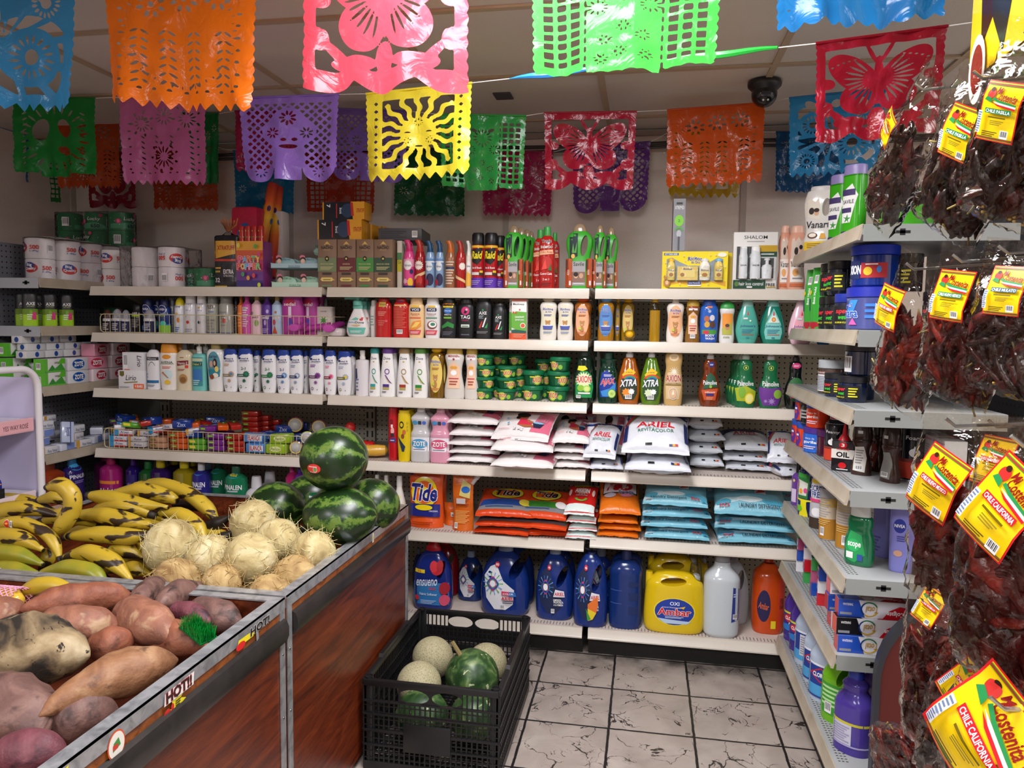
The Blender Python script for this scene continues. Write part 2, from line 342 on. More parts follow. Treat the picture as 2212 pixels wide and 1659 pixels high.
# floor tiles with dark grout and cracked veins
def floor_mat():
    m,t,b=nt('mat_floor_tile'); L=t.links.new; tc=nd(t,'ShaderNodeTexCoord'); sp=nd(t,'ShaderNodeSeparateXYZ'); L(tc.outputs['Object'],sp.inputs[0])
    wn=nd(t,'ShaderNodeTexNoise',i_Scale=26.,i_Detail=3.); L(tc.outputs['Object'],wn.inputs['Vector'])
    masks=[]; ids=[]
    for ax,o in ((0,-.4002),(1,3.2965)):
        a=nd(t,'ShaderNodeMath',operation='SUBTRACT'); L(sp.outputs[ax],a.inputs[0]); a.inputs[1].default_value=o
        wv=nd(t,'ShaderNodeMath',operation='MULTIPLY_ADD'); L(wn.outputs[0],wv.inputs[0]); wv.inputs[1].default_value=.006; L(a.outputs[0],wv.inputs[2])
        d=nd(t,'ShaderNodeMath',operation='DIVIDE'); L(wv.outputs[0],d.inputs[0]); d.inputs[1].default_value=.307
        fl=nd(t,'ShaderNodeMath',operation='FLOOR'); L(d.outputs[0],fl.inputs[0]); ids.append(fl)
        f=nd(t,'ShaderNodeMath',operation='FRACT'); L(d.outputs[0],f.inputs[0]); s=nd(t,'ShaderNodeMath',operation='SUBTRACT'); L(f.outputs[0],s.inputs[0]); s.inputs[1].default_value=.5
        ab=nd(t,'ShaderNodeMath',operation='ABSOLUTE'); L(s.outputs[0],ab.inputs[0]); masks.append(ab)
    mx=nd(t,'ShaderNodeMath',operation='MAXIMUM'); L(masks[0].outputs[0],mx.inputs[0]); L(masks[1].outputs[0],mx.inputs[1])
    gr=nd(t,'ShaderNodeMapRange',i_From_Min=.482,i_From_Max=.488); L(mx.outputs[0],gr.inputs[0])
    cb=nd(t,'ShaderNodeCombineXYZ'); L(ids[0].outputs[0],cb.inputs[0]); L(ids[1].outputs[0],cb.inputs[1])
    wv=nd(t,'ShaderNodeTexWhiteNoise'); L(cb.outputs[0],wv.inputs[0])
    ad=nd(t,'ShaderNodeVectorMath',operation='MULTIPLY_ADD'); L(wv.outputs['Color'],ad.inputs[0]); ad.inputs[1].default_value=(3,3,3); L(tc.outputs['Object'],ad.inputs[2])
    dn=nd(t,'ShaderNodeTexNoise',i_Scale=7.,i_Detail=5.,i_Distortion=.5); L(ad.outputs[0],dn.inputs['Vector'])
    ds=nd(t,'ShaderNodeVectorMath',operation='MULTIPLY_ADD'); L(dn.outputs['Color'],ds.inputs[0]); ds.inputs[1].default_value=(.22,.22,.22); L(ad.outputs[0],ds.inputs[2])
    vo=nd(t,'ShaderNodeTexVoronoi',feature='DISTANCE_TO_EDGE',i_Scale=7.); L(ds.outputs[0],vo.inputs['Vector'])
    v2=nd(t,'ShaderNodeTexVoronoi',feature='DISTANCE_TO_EDGE',i_Scale=30.); L(ds.outputs[0],v2.inputs['Vector'])
    brk=nd(t,'ShaderNodeTexNoise',i_Scale=9.,i_Detail=3.); L(ad.outputs[0],brk.inputs['Vector'])
    thr=nd(t,'ShaderNodeMapRange',i_From_Min=.46,i_From_Max=.72,i_To_Min=0.,i_To_Max=.03); L(brk.outputs[0],thr.inputs[0])
    th2=nd(t,'ShaderNodeMapRange',i_From_Min=.6,i_From_Max=.8,i_To_Min=0.,i_To_Max=.09); L(brk.outputs[0],th2.inputs[0])
    c1=nd(t,'ShaderNodeMath',operation='LESS_THAN'); L(vo.outputs[0],c1.inputs[0]); L(thr.outputs[0],c1.inputs[1])
    c2=nd(t,'ShaderNodeMath',operation='LESS_THAN'); L(v2.outputs[0],c2.inputs[0]); L(th2.outputs[0],c2.inputs[1])
    cr=nd(t,'ShaderNodeMath',operation='MAXIMUM'); L(c1.outputs[0],cr.inputs[0]); L(c2.outputs[0],cr.inputs[1])
    base=ramp(t,dn.outputs[0],[(.3,'998d83'),(.55,'aca096'),(.75,'b8ada3')])
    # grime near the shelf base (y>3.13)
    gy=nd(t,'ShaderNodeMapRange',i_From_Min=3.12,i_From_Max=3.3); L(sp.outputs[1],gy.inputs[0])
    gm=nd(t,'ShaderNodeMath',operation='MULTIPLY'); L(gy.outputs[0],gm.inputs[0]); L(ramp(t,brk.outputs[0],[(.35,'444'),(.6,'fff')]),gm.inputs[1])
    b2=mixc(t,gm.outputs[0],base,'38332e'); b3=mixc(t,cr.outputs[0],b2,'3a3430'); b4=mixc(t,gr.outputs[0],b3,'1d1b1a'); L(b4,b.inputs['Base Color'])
    sub=nd(t,'ShaderNodeMath',operation='MAXIMUM'); L(cr.outputs[0],sub.inputs[0]); L(gr.outputs[0],sub.inputs[1])
    iv=nd(t,'ShaderNodeMath',operation='SUBTRACT'); iv.inputs[0].default_value=1; L(sub.outputs[0],iv.inputs[1])
    bp=nd(t,'ShaderNodeBump',i_Strength=.5,i_Distance=.003); L(iv.outputs[0],bp.inputs['Height']); L(bp.outputs[0],b.inputs['Normal'])
    b.inputs['Roughness'].default_value=.42; return m
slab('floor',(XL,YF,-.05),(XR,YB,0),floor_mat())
# ---------------- gondola shelving
def peg_mat(name,col,hole='0c0c0e'):
    m,t,b=nt(name); L=t.links.new; tc=nd(t,'ShaderNodeTexCoord'); sp=nd(t,'ShaderNodeSeparateXYZ'); L(tc.outputs['Object'],sp.inputs[0]); cb=nd(t,'ShaderNodeCombineXYZ')
    for i,a in enumerate((0,2)):
        d=nd(t,'ShaderNodeMath',operation='DIVIDE'); L(sp.outputs[a],d.inputs[0]); d.inputs[1].default_value=.0254
        f=nd(t,'ShaderNodeMath',operation='FRACT'); L(d.outputs[0],f.inputs[0]); s=nd(t,'ShaderNodeMath',operation='SUBTRACT'); L(f.outputs[0],s.inputs[0]); s.inputs[1].default_value=.5; L(s.outputs[0],cb.inputs[i])
    ln=nd(t,'ShaderNodeVectorMath',operation='LENGTH'); L(cb.outputs[0],ln.inputs[0]); lt=nd(t,'ShaderNodeMath',operation='LESS_THAN'); L(ln.outputs[1],lt.inputs[0]); lt.inputs[1].default_value=.15
    L(mixc(t,lt.outputs[0],col,hole),b.inputs['Base Color']); b.inputs['Roughness'].default_value=.5; return m
PEG=peg_mat('mat_pegboard_cream','a9a493'); PEGG=peg_mat('mat_pegboard_grey','70727a')
def worn(name,col,col2,sc_=14.):
    m,t,b=nt(name); L=t.links.new; tc=nd(t,'ShaderNodeTexCoord'); n=nd(t,'ShaderNodeTexNoise',i_Scale=sc_,i_Detail=5.,i_Distortion=.8); L(tc.outputs['Object'],n.inputs['Vector'])
    L(ramp(t,n.outputs[0],[(.42,col),(.72,col2)]),b.inputs['Base Color']); b.inputs['Roughness'].default_value=.32; return m
CREAM=worn('mat_shelf_cream','d8d0c2','d0c7b8',5.); BEIGE=worn('mat_channel_beige','b5aa98','a39580',9.); GREY=M('a2a4a4','s'); DECK=worn('mat_deck_pinkish','cfc2b8','beb0a6',8.)
def shelf(x0,x1,dep,deck,chan,slots=True,skirt=None):
    """front edge on y=0, top on z=0, goods side faces -y"""
    b=B(); b.box((x0,0,-.03),(x1,dep,0),M(deck,'s') if isinstance(deck,str) else deck,.002)
    bk=[]
    if not skirt and dep>.4:
        for x in (x0+.004,x1-.007):
            q=B(); q.add([(x+d,y,z) for d in (0,.003) for y,z in ((.2,-.031),(dep-.01,-.031),(dep-.01,-.12),(dep-.06,-.12))],[(0,1,2,3),(7,6,5,4),(0,3,7,4),(3,2,6,7),(2,1,5,6),(1,0,4,5)],M('a9a493','s'),False); bk.append(('bracket',q.out('bracket')))
    c=B(); pr=[(.004,.001),(-.001,.001),(-.003,-.007),(-.004,-.009),(-.009,-.034),(-.012,-.037),(-.012,-.043),(-.004,-.044),(.003,-.012)]
    c.loft([[(x,y,z) for y,z in pr] for x in (x0,x1)],chan,sm=False)
    parts=[('deck',b.out('deck')),('price_channel',c.out('price_channel'))]+bk
    if slots:
        s=B(); n=int((x1-x0-.06)/.0145)
        for j in range(3):
            for i in range(n):
                x=x0+.03+i*.0145; y=.018+j*.011; s.add([(x,y,.0006),(x+.0035,y,.0006),(x+.0035,y+.007,.0006),(x,y+.007,.0006)],[(0,1,2,3)],M('2a2826','d'),False)
        parts.append(('slot_rows',s.out('slots',0)))
    if skirt:
        s=B(); s.box((x1-.001,.004,-.047),(x1+.0015,dep,-.001),skirt)
        s.box((x1+.0016,.085,-.026),(x1+.0018,.125,-.018),M('08080a','d')); s.box((x1+.0016,.098,-.031),(x1+.0018,.112,-.013),M('08080a','d')); parts.append(('end_skirt',s.out('skirt')))
    return parts
X1,LB,GP,YS,DEP=-1.4503,1.2192,.013,3.256,.58
YP=YS+DEP
HS=[1.634,1.4098,1.139,.8411,.526,.1328]
rown=['topmost','second from the top','third from the top','fourth from the top','fifth from the top','lowest']
for bay in range(3):
    x0=X1+(bay-1)*LB+GP; x1=x0+LB-2*GP; bn=['left','middle','right'][bay]
    for k,z in enumerate(HS):
        if bay==2 and k==4: z=.5468
        L_=x1-x0; P('shelf','shelf',shelf(-L_/2,L_/2,DEP-.01,CREAM if k<3 else DECK,CREAM)).put(((x0+x1)/2,YS,z),'cream steel shelf, %s in the %s bay of the back wall'%(rown[k],bn),'back wall shelves')
    b=B(); b.box((-L_/2+.02,0,0),(L_/2-.02,.012,1.5),PEG); P('peg_panel','panel',[],root=b.out('peg_panel')).put(((x0+x1)/2,YP,.1),'cream perforated panel behind the shelves of the %s bay'%bn,'perforated back panels')
    b=B(); b.box((-L_/2,0,0),(L_/2,.02,.088),M('1c1a18','d')); P('kick_plate','kick plate',[],root=b.out('kick')).put(((x0+x1)/2,YS+.05,0),'dark kick plate under the lowest shelf of the %s bay'%bn)
for i,l in enumerate(('at the left end of the back wall','between the left and middle bays','between the middle and right bays','at the right end of the back wall')):
    x=X1+(i-1)*LB; b=B(); b.box((-.028,-.008,0),(.028,.02,1.62),M('a9a493','s'))
    for xx in (-.014,.014):
        for z in np.arange(.2,1.6,.0508): b.box((xx-.0045,-.0085,z),(xx+.0045,-.0078,z+.034),M('0c0c0e','d'))
    P('upright','shelf upright',[],root=b.out('upright')).put((x,YP-.006,0),'slotted cream upright '+l)
b=B(); b.box((-2.98,YP,.1),(X1-LB-.03,YP+.01,1.62),M('6f6f66','s')); P('filler_panel','panel',[],root=b.out('f')).put((0,0,0),'plain grey filler panel in the corner beside the left shelf unit')
# right unit, faces -x
RX,RY0,RY1=.585,2.256,3.23
HR=[1.769,1.475,1.249,1.017,.76,.505,.184]
SK=M('8d918e','s')
for k,z in enumerate(HR):
    y0=RY0+(.06 if k==5 else 0); L_=RY1-y0
    P('shelf','shelf',shelf(-L_/2,L_/2,.4 if k not in (6,) else .5,'9a9c9c',BEIGE,True,SK)).put((RX,(y0+RY1)/2,z),'grey steel shelf with beige channel, %s in the right-hand unit'%['topmost','second from the top','third from the top','fourth from the top','fifth from the top','sixth from the top','lowest'][k],'right-hand unit shelves',rz=-PI/2)
b=B(); b.box((-.5,0,0),(.5,.012,1.9),peg_mat('mat_pegboard_dark','2c3038','050506')); P('peg_panel','panel',[],root=b.out('peg_panel')).put((RX+.5,2.74,.1),'dark perforated panel at the back of the right-hand unit',rz=-PI/2)
b=B(); b.box((-.48,0,0),(.48,.02,.138),M('1c1a18','d')); P('kick_plate','kick plate',[],root=b.out('kick')).put((RX+.04,2.745,0),'dark kick plate under the right-hand unit',rz=-PI/2)
# left unit, faces +x
LX,LY0,LY1=-2.7,2.985,3.8
HL=[1.659,1.441,1.165,.849,.53]
for k,z in enumerate(HL):
    L_=LY1-LY0; P('shelf','shelf',shelf(-L_/2,L_/2,.27,'9fa3a6',BEIGE,False,None)).put((LX,(LY0+LY1)/2,z),'grey steel shelf, %s in the left-hand unit'%rown[k],'left-hand unit shelves',rz=PI/2)
    if k<2:
        b=B(); b.box((0,0,-.047),(.28,.002,-.001),M('a8adb3','s')); b.box((.2,-.0006,-.026),(.235,.001,-.018),M('111','d')); b.box((.21,-.0006,-.031),(.224,.001,-.013),M('111','d'))
        ob('shelf_end_plate',b,loc=(LX-.28,LY0-.003,z),label='pale grey end plate of the %s left-hand shelf'%rown[k],cat='shelf end')
b=B(); b.box((-.6,0,0),(.45,.012,1.73),PEGG); P('peg_panel','panel',[],root=b.out('peg_panel')).put((LX-.28,3.4,.1),'grey perforated panel at the back of the left-hand unit',rz=PI/2)
# ---------------- bottle families
pS=[(0,.8),(.015,.9),(.3,1),(.7,1),(.82,.9),(.88,.55)]                      # plain shampoo
pR=[(0,.9),(.015,1),(.7,1),(.78,.92),(.84,.6),(.86,.36),(.9,.34)]              # round shoulders, neck
pH=[(0,.84),(.02,.95),(.2,1),(.42,.88),(.6,.88),(.77,1),(.86,.8),(.885,.4)]    # waisted baby bottle
pJ=[(0,.6),(.02,.74),(.2,.98),(.35,1),(.6,.8),(.8,.52),(.84,.45)]              # teardrop
pP=[(0,.7),(.02,.82),(.2,1),(.38,.93),(.55,.62),(.64,.57),(.75,.6),(.83,.5),(.87,.28)]
pX=[(0,.72),(.02,.84),(.25,1),(.5,.93),(.75,.62),(.84,.5),(.87,.3)]
pB=[(0,.92),(.015,1),(.5,1),(.985,1),(1,.9)]
cS=[(.86,.72),(.87,.78),(.98,.7),(1,.55)]
cN=[(.86,.36),(.87,.4),(.99,.38),(1,.3)]
def T(*a,**k): return ('t',)+a+((k,) if k else ())
def hs(main,acc,acc2,two=False):
    def f(W,H,D):
        o=[('p',[(-.86,.86),(-.83,.78),(-.3,.86),(.82,.92),(.8,.97),(-.7,.97)],'1a3f98'),('e',-.55,.78,.16,.028,'16306e'),T('head &',.12,.775,.95,.035,'16306e',b=.03),T('shoulders',.1,.73,1.15,.035,'16306e',b=.03),('r',-.55,.695,.5,.7,'8a96b4')]
        if two: o+= [T('2-1',0,.55,.55,.06,main,b=.03)]
        else: o+= [('l',-.6,.6,.7,.07,2,acc2)]
        o+= [('s',.35,.42,.42,11,acc2,.7),('s',.35,.42,.26,9,acc,.6),('r',-.85,.36,.3,.42,main),('l',-.7,.375,.7,.03,1,'ddd'),('s',.1,.27,.28,8,acc2,.5),('o',-.35,.13,.16,.035,.35,main),('e',.3,.11,.06,.01,main)]
        return bottle('shampoo_bottle',W,H,D,[(0,.66),(.015,.78),(.15,.9),(.4,1),(.7,.97),(.86,.84),(.9,.8)],'f1f2f4',cap=[(.87,.84),(.88,.86),(.99,.76),(1,.6)],capc='1b3fa0',ops=o)
    return f
def axe(W,H,D,g=0):
    return bottle('body_wash_bottle',W,H,D,[(0,.84),(.02,.95),(.4,1),(.75,1),(.86,.86),(.92,.7)],'15171a',cap=[(.9,.74),(.91,.78),(.99,.74),(1,.6)],capc='0e0f11',ops=[('r',-.12,.66,.1,.7,'1f8f4c'),T('AXE',0,.61,.9,.07,'eee',b=.03),('l',-.5,.48,.6,.08,4,'9aa'),('p',[(-.1,.28),(.1,.28),(.45,.5),(.3,.5)],'e4e6e8'),('p',[(-.5,.26),(-.25,.26),(.0,.42),(-.12,.42)],'c8342c'),('p',[(.2,.26),(.5,.26),(.6,.38)],'1f9f50'),('l',-.7,.13,1.3,.06,2,'888')])
def vo5(c,a1,a2,txt):
    def f(W,H,D):
        o=[('p',[(-.5,.76),(.5,.76),(.45,.8),(-.45,.8)],'f5c518'),('p',[(-.58,.66),(.58,.66),(.66,.7),(.58,.75),(-.58,.75),(-.66,.7)],'22305e'),T('VO5',0,.705,.9,.055,'fff',b=.03),T(txt[0],0,.6,1.1,.035,a1),T(txt[1],0,.56,.8,.025,a1),('r',-.7,.49,.7,.515,a2)]
        o+= [('e',.1,.33,.62,.1,a1,),('e',.15,.34,.5,.075,'fff'),('e',.2,.345,.3,.04,a2)] if txt[0]=='Island' else [('p',[(-.75,.2),(-.3,.4),(.7,.45),(.75,.3),(.0,.2)],'f09a3c'),('p',[(-.5,.25),(.1,.4),(.65,.4),(.2,.28)],'ffd66e')]
        return bottle('shampoo_bottle',W,H,D,pS,c,cap=cS,capc=c,ops=o+[('p',[(-.75,.09),(.6,.09),(.75,.2),(-.75,.2)],'d94a5a'),('l',-.6,.11,1.1,.06,2,'f8d8d8')],k='g')
    return f
def dove(c1,c2):
    def f(W,H,D):
        return bottle('conditioner_bottle',W,H,D,[(0,.9),(.015,.97),(.2,1),(.5,.9),(.8,.7),(.9,.64)],'f3f3f1',cap=[(.89,.72),(.9,.76),(.97,.72),(1,.5)],capc=c1,ops=[T('Dove',0,.79,.9,.055,'1c2a5c',s=.1),('e',0,.72,.14,.015,'cdb26a'),('o',.05,.52,.34,.06,.3,c1),('p',[(-.25,.45),(-.1,.45),(.35,.34),(.75,.27),(.3,.3)],c1),('p',[(-.2,.42),(.4,.3),(.6,.27),(.2,.31)],'d8c06e'),('r',-.5,.2,.35,.26,c2),('r',-.5,.15,.35,.2,'b9ab62'),('l',-.6,.08,.6,.04,2,'445')])
    return f
def ricitos(body,lab,capc,kind='t',bath=True,cap='ball'):
    def f(W,H,D):
        o=[('p',ell(0,.47,.82,.36,26),lab,),T('Ricitos',0,.71,1.15,.055,'1d3f9c',o='fff',b=.05,a=.15),T('de Oro',.05,.655,.7,.04,'1d3f9c',o='fff',b=.04),('l',-.45,.55,.9,.05,2,'b0703a' if bath is None else '5a6ab0')]
        o+= [('e',.0,.39,.27,.06,'c08a4e'),('e',-.22,.44,.1,.022,'c08a4e'),('e',.22,.44,.1,.022,'c08a4e'),('e',0,.375,.13,.025,'e6c08c'),('e',-.09,.4,.03,.007,'222'),('e',.09,.4,.03,.007,'222'),('e',0,.383,.05,.01,'533')]
        o+= [('p',[(-.6,.34),(.62,.34),(.5,.25),(-.5,.25)],'4a58a8'),('e',0,.34,.6,.012,'e8ecf4')] if bath else [('e',0,.27,.24,.06,'b9824a'),('e',-.25,.28,.16,.03,'c0cf40')]
        o+= [('l',-.5,.16,1.,.05,2,'6080c0' if bath else 'd07040')]
        cp=[(.88,.3),(.885,.42),(.92,.66),(.96,.6),(.99,.35),(1,.05)] if cap=='ball' else [(.87,.35),(.875,.4),(.97,.36),(1,.3)]
        return bottle('baby_shampoo_bottle',W,H,D,pH,body,n=2.4,k=kind,cap=cp,capc=capc,ops=o,tn=2)
    return f
def tubs(col='0f5b38',lid='127046',ops=None):
    def f(W,H,D):
        b=B(); r=W/2; b.lathe([(r*.74,0),(r*.8,.004),(r*.93,H*.74),(r*.95,H*.76)],M(col),26); c=B(); c.lathe([(r*.96,H*.72),(r,H*.73),(r,H*.86),(r*.97,H*.88),(r*.94,H*.97),(r*.9,H),(0.001,H)],M(lid),26)
        def fm(x,y,o): rr=r*(.8+.13*y/(H*.74))+o+.0006; a=x/r*.98; return (rr*math.sin(a),-rr*math.cos(a),y)
        l=B(); art(l,ops or [('r',-.95,.1,1.2,.68,'14683c'),('s',-.15,.4,.5,16,'cfe04a',.7),T('AXION',-.15,.42,1.0,.34,'d3222a',o='fff',b=.05),('s',.62,.3,.25,9,'8fc43c',.8),('r',-.9,.56,-.45,.64,'e8d820')],r,H,fm,(r/8,H/4))
        return P('dish_paste_tub','tub',[('tub_body',b.out('body')),('lid',c.out('lid')),('printed_label',l.out('l',0))],W,H,W)
    return f
# dish soap
def soap(body,prof,capc,ops,kind='t',cap=None,n=2.3,name='dish_soap_bottle'):
    return lambda W,H,D: bottle(name,W,H,D,prof,body,n=n,k=kind,cap=cap or [(.85,.26),(.855,.32),(.93,.3),(.94,.22),(.99,.2),(1,.12)],capc=capc,ops=ops)
palm=lambda c,e,big='fff',y=0: [('e',0,.72,.22,.045,'0d5a36'),('o',0,.72,.22,.045,.15,'c8dc50'),('e',0,.72,.06,.022,'d8e860')]+e+[T('Palmolive',0,.44,1.35,.085,big,b=.02)]
xtra=lambda c,fl: [('p',[(-.7,.4),(-.75,.2),(-.45,.08),(.45,.08),(.75,.2),(.75,.4),(.5,.56),(0,.6),(-.5,.52)],c),('p',[(-.6,.55),(0,.68),(.6,.6),(.3,.52),(-.5,.5)],'f2c11a'),T('2X MORE',0,.595,.6,.02,'333'),('o',.1,.46,.75,.1,.3,'e0402c',.3,2.9),('o',.1,.455,.55,.08,.3,'34a04a',.3,2.9),('o',.12,.45,.4,.06,.35,'2468c0',.3,2.9),T('XTRA',0,.4,1.45,.12,'fff',o='18305c',b=.05,s=.25,r=6),('s',-.2,.22,.42,8,fl,.7),('s',.25,.24,.3,8,'fff',.7),('c',-.3,.1,.6,.08)]
axion_b=[('p',[(-.72,.1),(.72,.1),(.85,.3),(.7,.52),(.3,.6),(-.3,.6),(-.75,.45)],'16934a'),('p',star(0,.42,.42,.8,18),'e8f0a0') if 0 else ('s',0,.43,.78,18,'e6eebc',.7),('p',[(-.6,.62),(-.5,.7),(.1,.7),(.35,.64),(-.1,.6)],'e8e020'),T('AXION',0,.45,1.35,.12,'d3222a',o='fff',b=.05),('e',-.25,.28,.32,.06,'8fc43c'),('e',.3,.27,.34,.065,'a8d850'),('e',.3,.27,.24,.045,'d8ec90'),('r',-.5,.17,.6,.2,'eee'),('c',-.65,.09,.4,.06)]
ajax=[('p',[(-.7,.12),(.72,.14),(.9,.3),(.6,.5),(-.1,.66),(-.6,.6),(-.85,.35)],'16369c'),('p',[(-.7,.24),(.2,.3),(.8,.42),(.7,.14),(-.5,.14)],'3a90d8'),('l',-.4,.53,.8,.05,2,'dde'),T('AJAX',-.02,.42,1.3,.14,'d3222a',o='fff',b=.06,s=.2,r=5),('e',.42,.2,.4,.09,'5ea02c'),('e',.42,.2,.34,.075,'cfe88c'),('s',.42,.2,.3,8,'a2d050',.3)]
def spray(col,neck,ops,name='air_freshener_can'):
    def f(W,H,D):
        b=B(); r=W/2; b.lathe([(r*.93,0),(r,.003),(r,H*.62),(r*.97,H*.66),(r*.75,H*.76)],M(col,'g'),22)
        c=B(); c.loft([ringp(H*z,r*w,r*d,2,16,-r*ox) for z,w,d,ox in ((.75,.78,.78,0),(.8,.62,.62,0),(.86,.5,.5,.05),(.92,.5,.48,.15),(.96,.62,.5,.35),(1,.55,.44,.45))],M(neck)); c.tube([(r*.35,0,H*.95),(r*.62,0,H*.9),(r*.6,0,H*.8)],r*.07,M(neck),6)
        def fm(x,y,o): a=x/r*.97; rr=r+o+.0004; return (rr*math.sin(a),-rr*math.cos(a),y)
        l=B(); art(l,ops,r,H,fm,(r/8,H/8)); return P(name,'spray can',[('can_body',b.out('b')),('trigger_cap',c.out('c')),('printed_label',l.out('l',0))],W,H,D)
    return f
def can(col,capc,ops,name='spray_can',cz=.8,cr=1.,k='g',dome=0,step=8):
    def f(W,H,D):
        b=B(); r=W/2; b.lathe([(r*.92,0),(r,.003),(r,H*(cz-.04)),(r*.9,H*cz),(r*.5,H*(cz+.02))],M(col,k),22); b.lathe([(r*.97,.0005),(r*1.02,.001),(r*1.02,.005),(r,.006)],M('c8c8c8','m'),22)
        c=B(); pr=[(r*cr*.97,H*(cz-.01)),(r*cr,H*cz),(r*cr*.97,H*.96),(r*cr*.8,H),(.001,H)] if not dome else [(r*cr,H*(cz-.02)),(r*cr,H*cz)]+[(r*cr*math.cos(a),H*cz+H*(1-cz)*math.sin(a)) for a in np.linspace(.1,1.55,7)]
        c.lathe(pr,M(capc),20)
        def fm(x,y,o): a=x/r*.97; rr=r+o+.0004; return (rr*math.sin(a),-rr*math.cos(a),y)
        pt=[('can_body',b.out('b')),('cap',c.out('c'))]
        if ops: l=B(); art(l,ops,r,H,fm,(r/step,H/step)); pt.append(('printed_label',l.out('l',0)))
        return P(name,'can' if 'can' in name else 'bottle',pt,W,H,D)
    return f
def hookbottle(col,capc,ops,name='handled_shampoo_bottle',sach=True,side=1):
    """flat bottle with an oval grip hole and a metallic cap, brown sachets strapped round the foot"""
    def f(W,H,D):
        ex=[]
        if sach:
            def e(W,H,D):
                b=B()
                for x0,x1,c in ((-1.02,-.5,'b5532e'),(.5,1.02,'b5532e')):
                    g=[]
                    for j in range(7):
                        z=H*(.02+.44*j/6); a=.5+.05*(j%2); g.append([(x0*W/2,-D*.3,z),((x0+x1)/2*W/2,-D*(a+.08),z),(x1*W/2,-D*a,z),(x1*W/2,D*.2,z),(x0*W/2,D*.3,z)])
                    b.loft(g,M(c,'f'))
                l=B()
                for x in (-.76,.76): art(l,[T('PELITRATA' if x<0 else 'SHAMPOO',x,.25,.4,.03,'f0e0d0',r=90),('r',x-.2,.3,x-.1,.44,'1a1a1a'),('r',x+.06,.05,x+.2,.12,'ddd')],W/2,H,lambda x,y,o:(x,-D*.6-.002-o,y))
                return ('sachet_sleeve',b.out('sachet'),[('printed_label',l.out('l',0))])
            ex=[e]
        return bottle(name,W,H,D,[(0,.8),(.02,.88),(.2,.9),(.36,.86),(.5,.84),(.65,1),(.78,.98),(.87,.62),(.89,.4)],col,cap=[(.86,.5),(.87,.52),(.93,.45),(.98,.3),(1,.1)],capc=capc,capk='g',ops=ops,holes=[(.38*side,.66,.26,.16,-8*side)],extra=ex)
    return f
def box_(name,col,front,D=.05,side=(),top=(),k='s'): return lambda W,H,D: carton(name,W,H,D,col,front,side,top,k=k)
S1,S2,S3,S4,S5,S6=HS; S5b=.5468
# ======== top shelf
def nacho(c):
    return box_('shampoo_carton','8a6e58',[('o',0,.85,.4,.07,.2,'d8b45a',.6,2.6),('p',[(-.2,.92),(0,.96),(.2,.92),(.12,.9),(-.12,.9)],'d8b45a'),T('TIO',0,.87,.3,.03,'2c2018',b=.02),T('NACHO',0,.83,1.25,.065,'2c2018',b=.035),('l',-.4,.77,.8,.03,2,'c8a878'),('r',-1,.33,1,.62,c),('p',[(-.22,.57),(0,.54),(.22,.57),(.22,.63),(0,.66),(-.22,.63)],'1c1c14'),('s',0,.6,.15,5,'e8c860',.5),T('MEXICAN HERBS' if c!='6a2028' else 'GINSENG',0,.49,1.4 if c!='6a2028' else .8,.028,'d8c898'),('l',-.7,.37,1.4,.07,3,'c8c08a'),('r',-.5,.27,.5,.31,'3a2a20'),('p',[(-.7,.17),(-.55,.21),(.55,.21),(.7,.17),(.55,.13),(-.55,.13)],'e2c970'),('l',-.4,.15,.8,.03,1,'6a5830'),('s',.75,.16,.12,6,'c8a878'),('r',-.55,.02,.55,.06,c)],side=[('r',-1,.33,1,.62,c)])
for i,(a,b_,c,lb) in enumerate(((687,727,'74865e','sage green'),(729,768,'6a2028','dark red'),(770,807,'3f8c3c','bright green'),(808,848,'2c4c34','dark green'))):
    PUT(nacho(c),S1,a,b_,517,'tall brown shampoo carton with a %s band on the top shelf'%lb,D=.055,rows=2 if i==3 else 1,dy=.012)
PUT(box_('hair_dye_carton','dcd8cc',[('r',-1,.35,1,.6,'c8c020'),('r',-1,.6,1,.75,'4a8a50'),T('Co',0,.55,1.2,.06,'222')]),S1,858,868,520,'narrow white and green carton between the brown shampoo cartons and the pink spray can',D=.05,dy=.05)
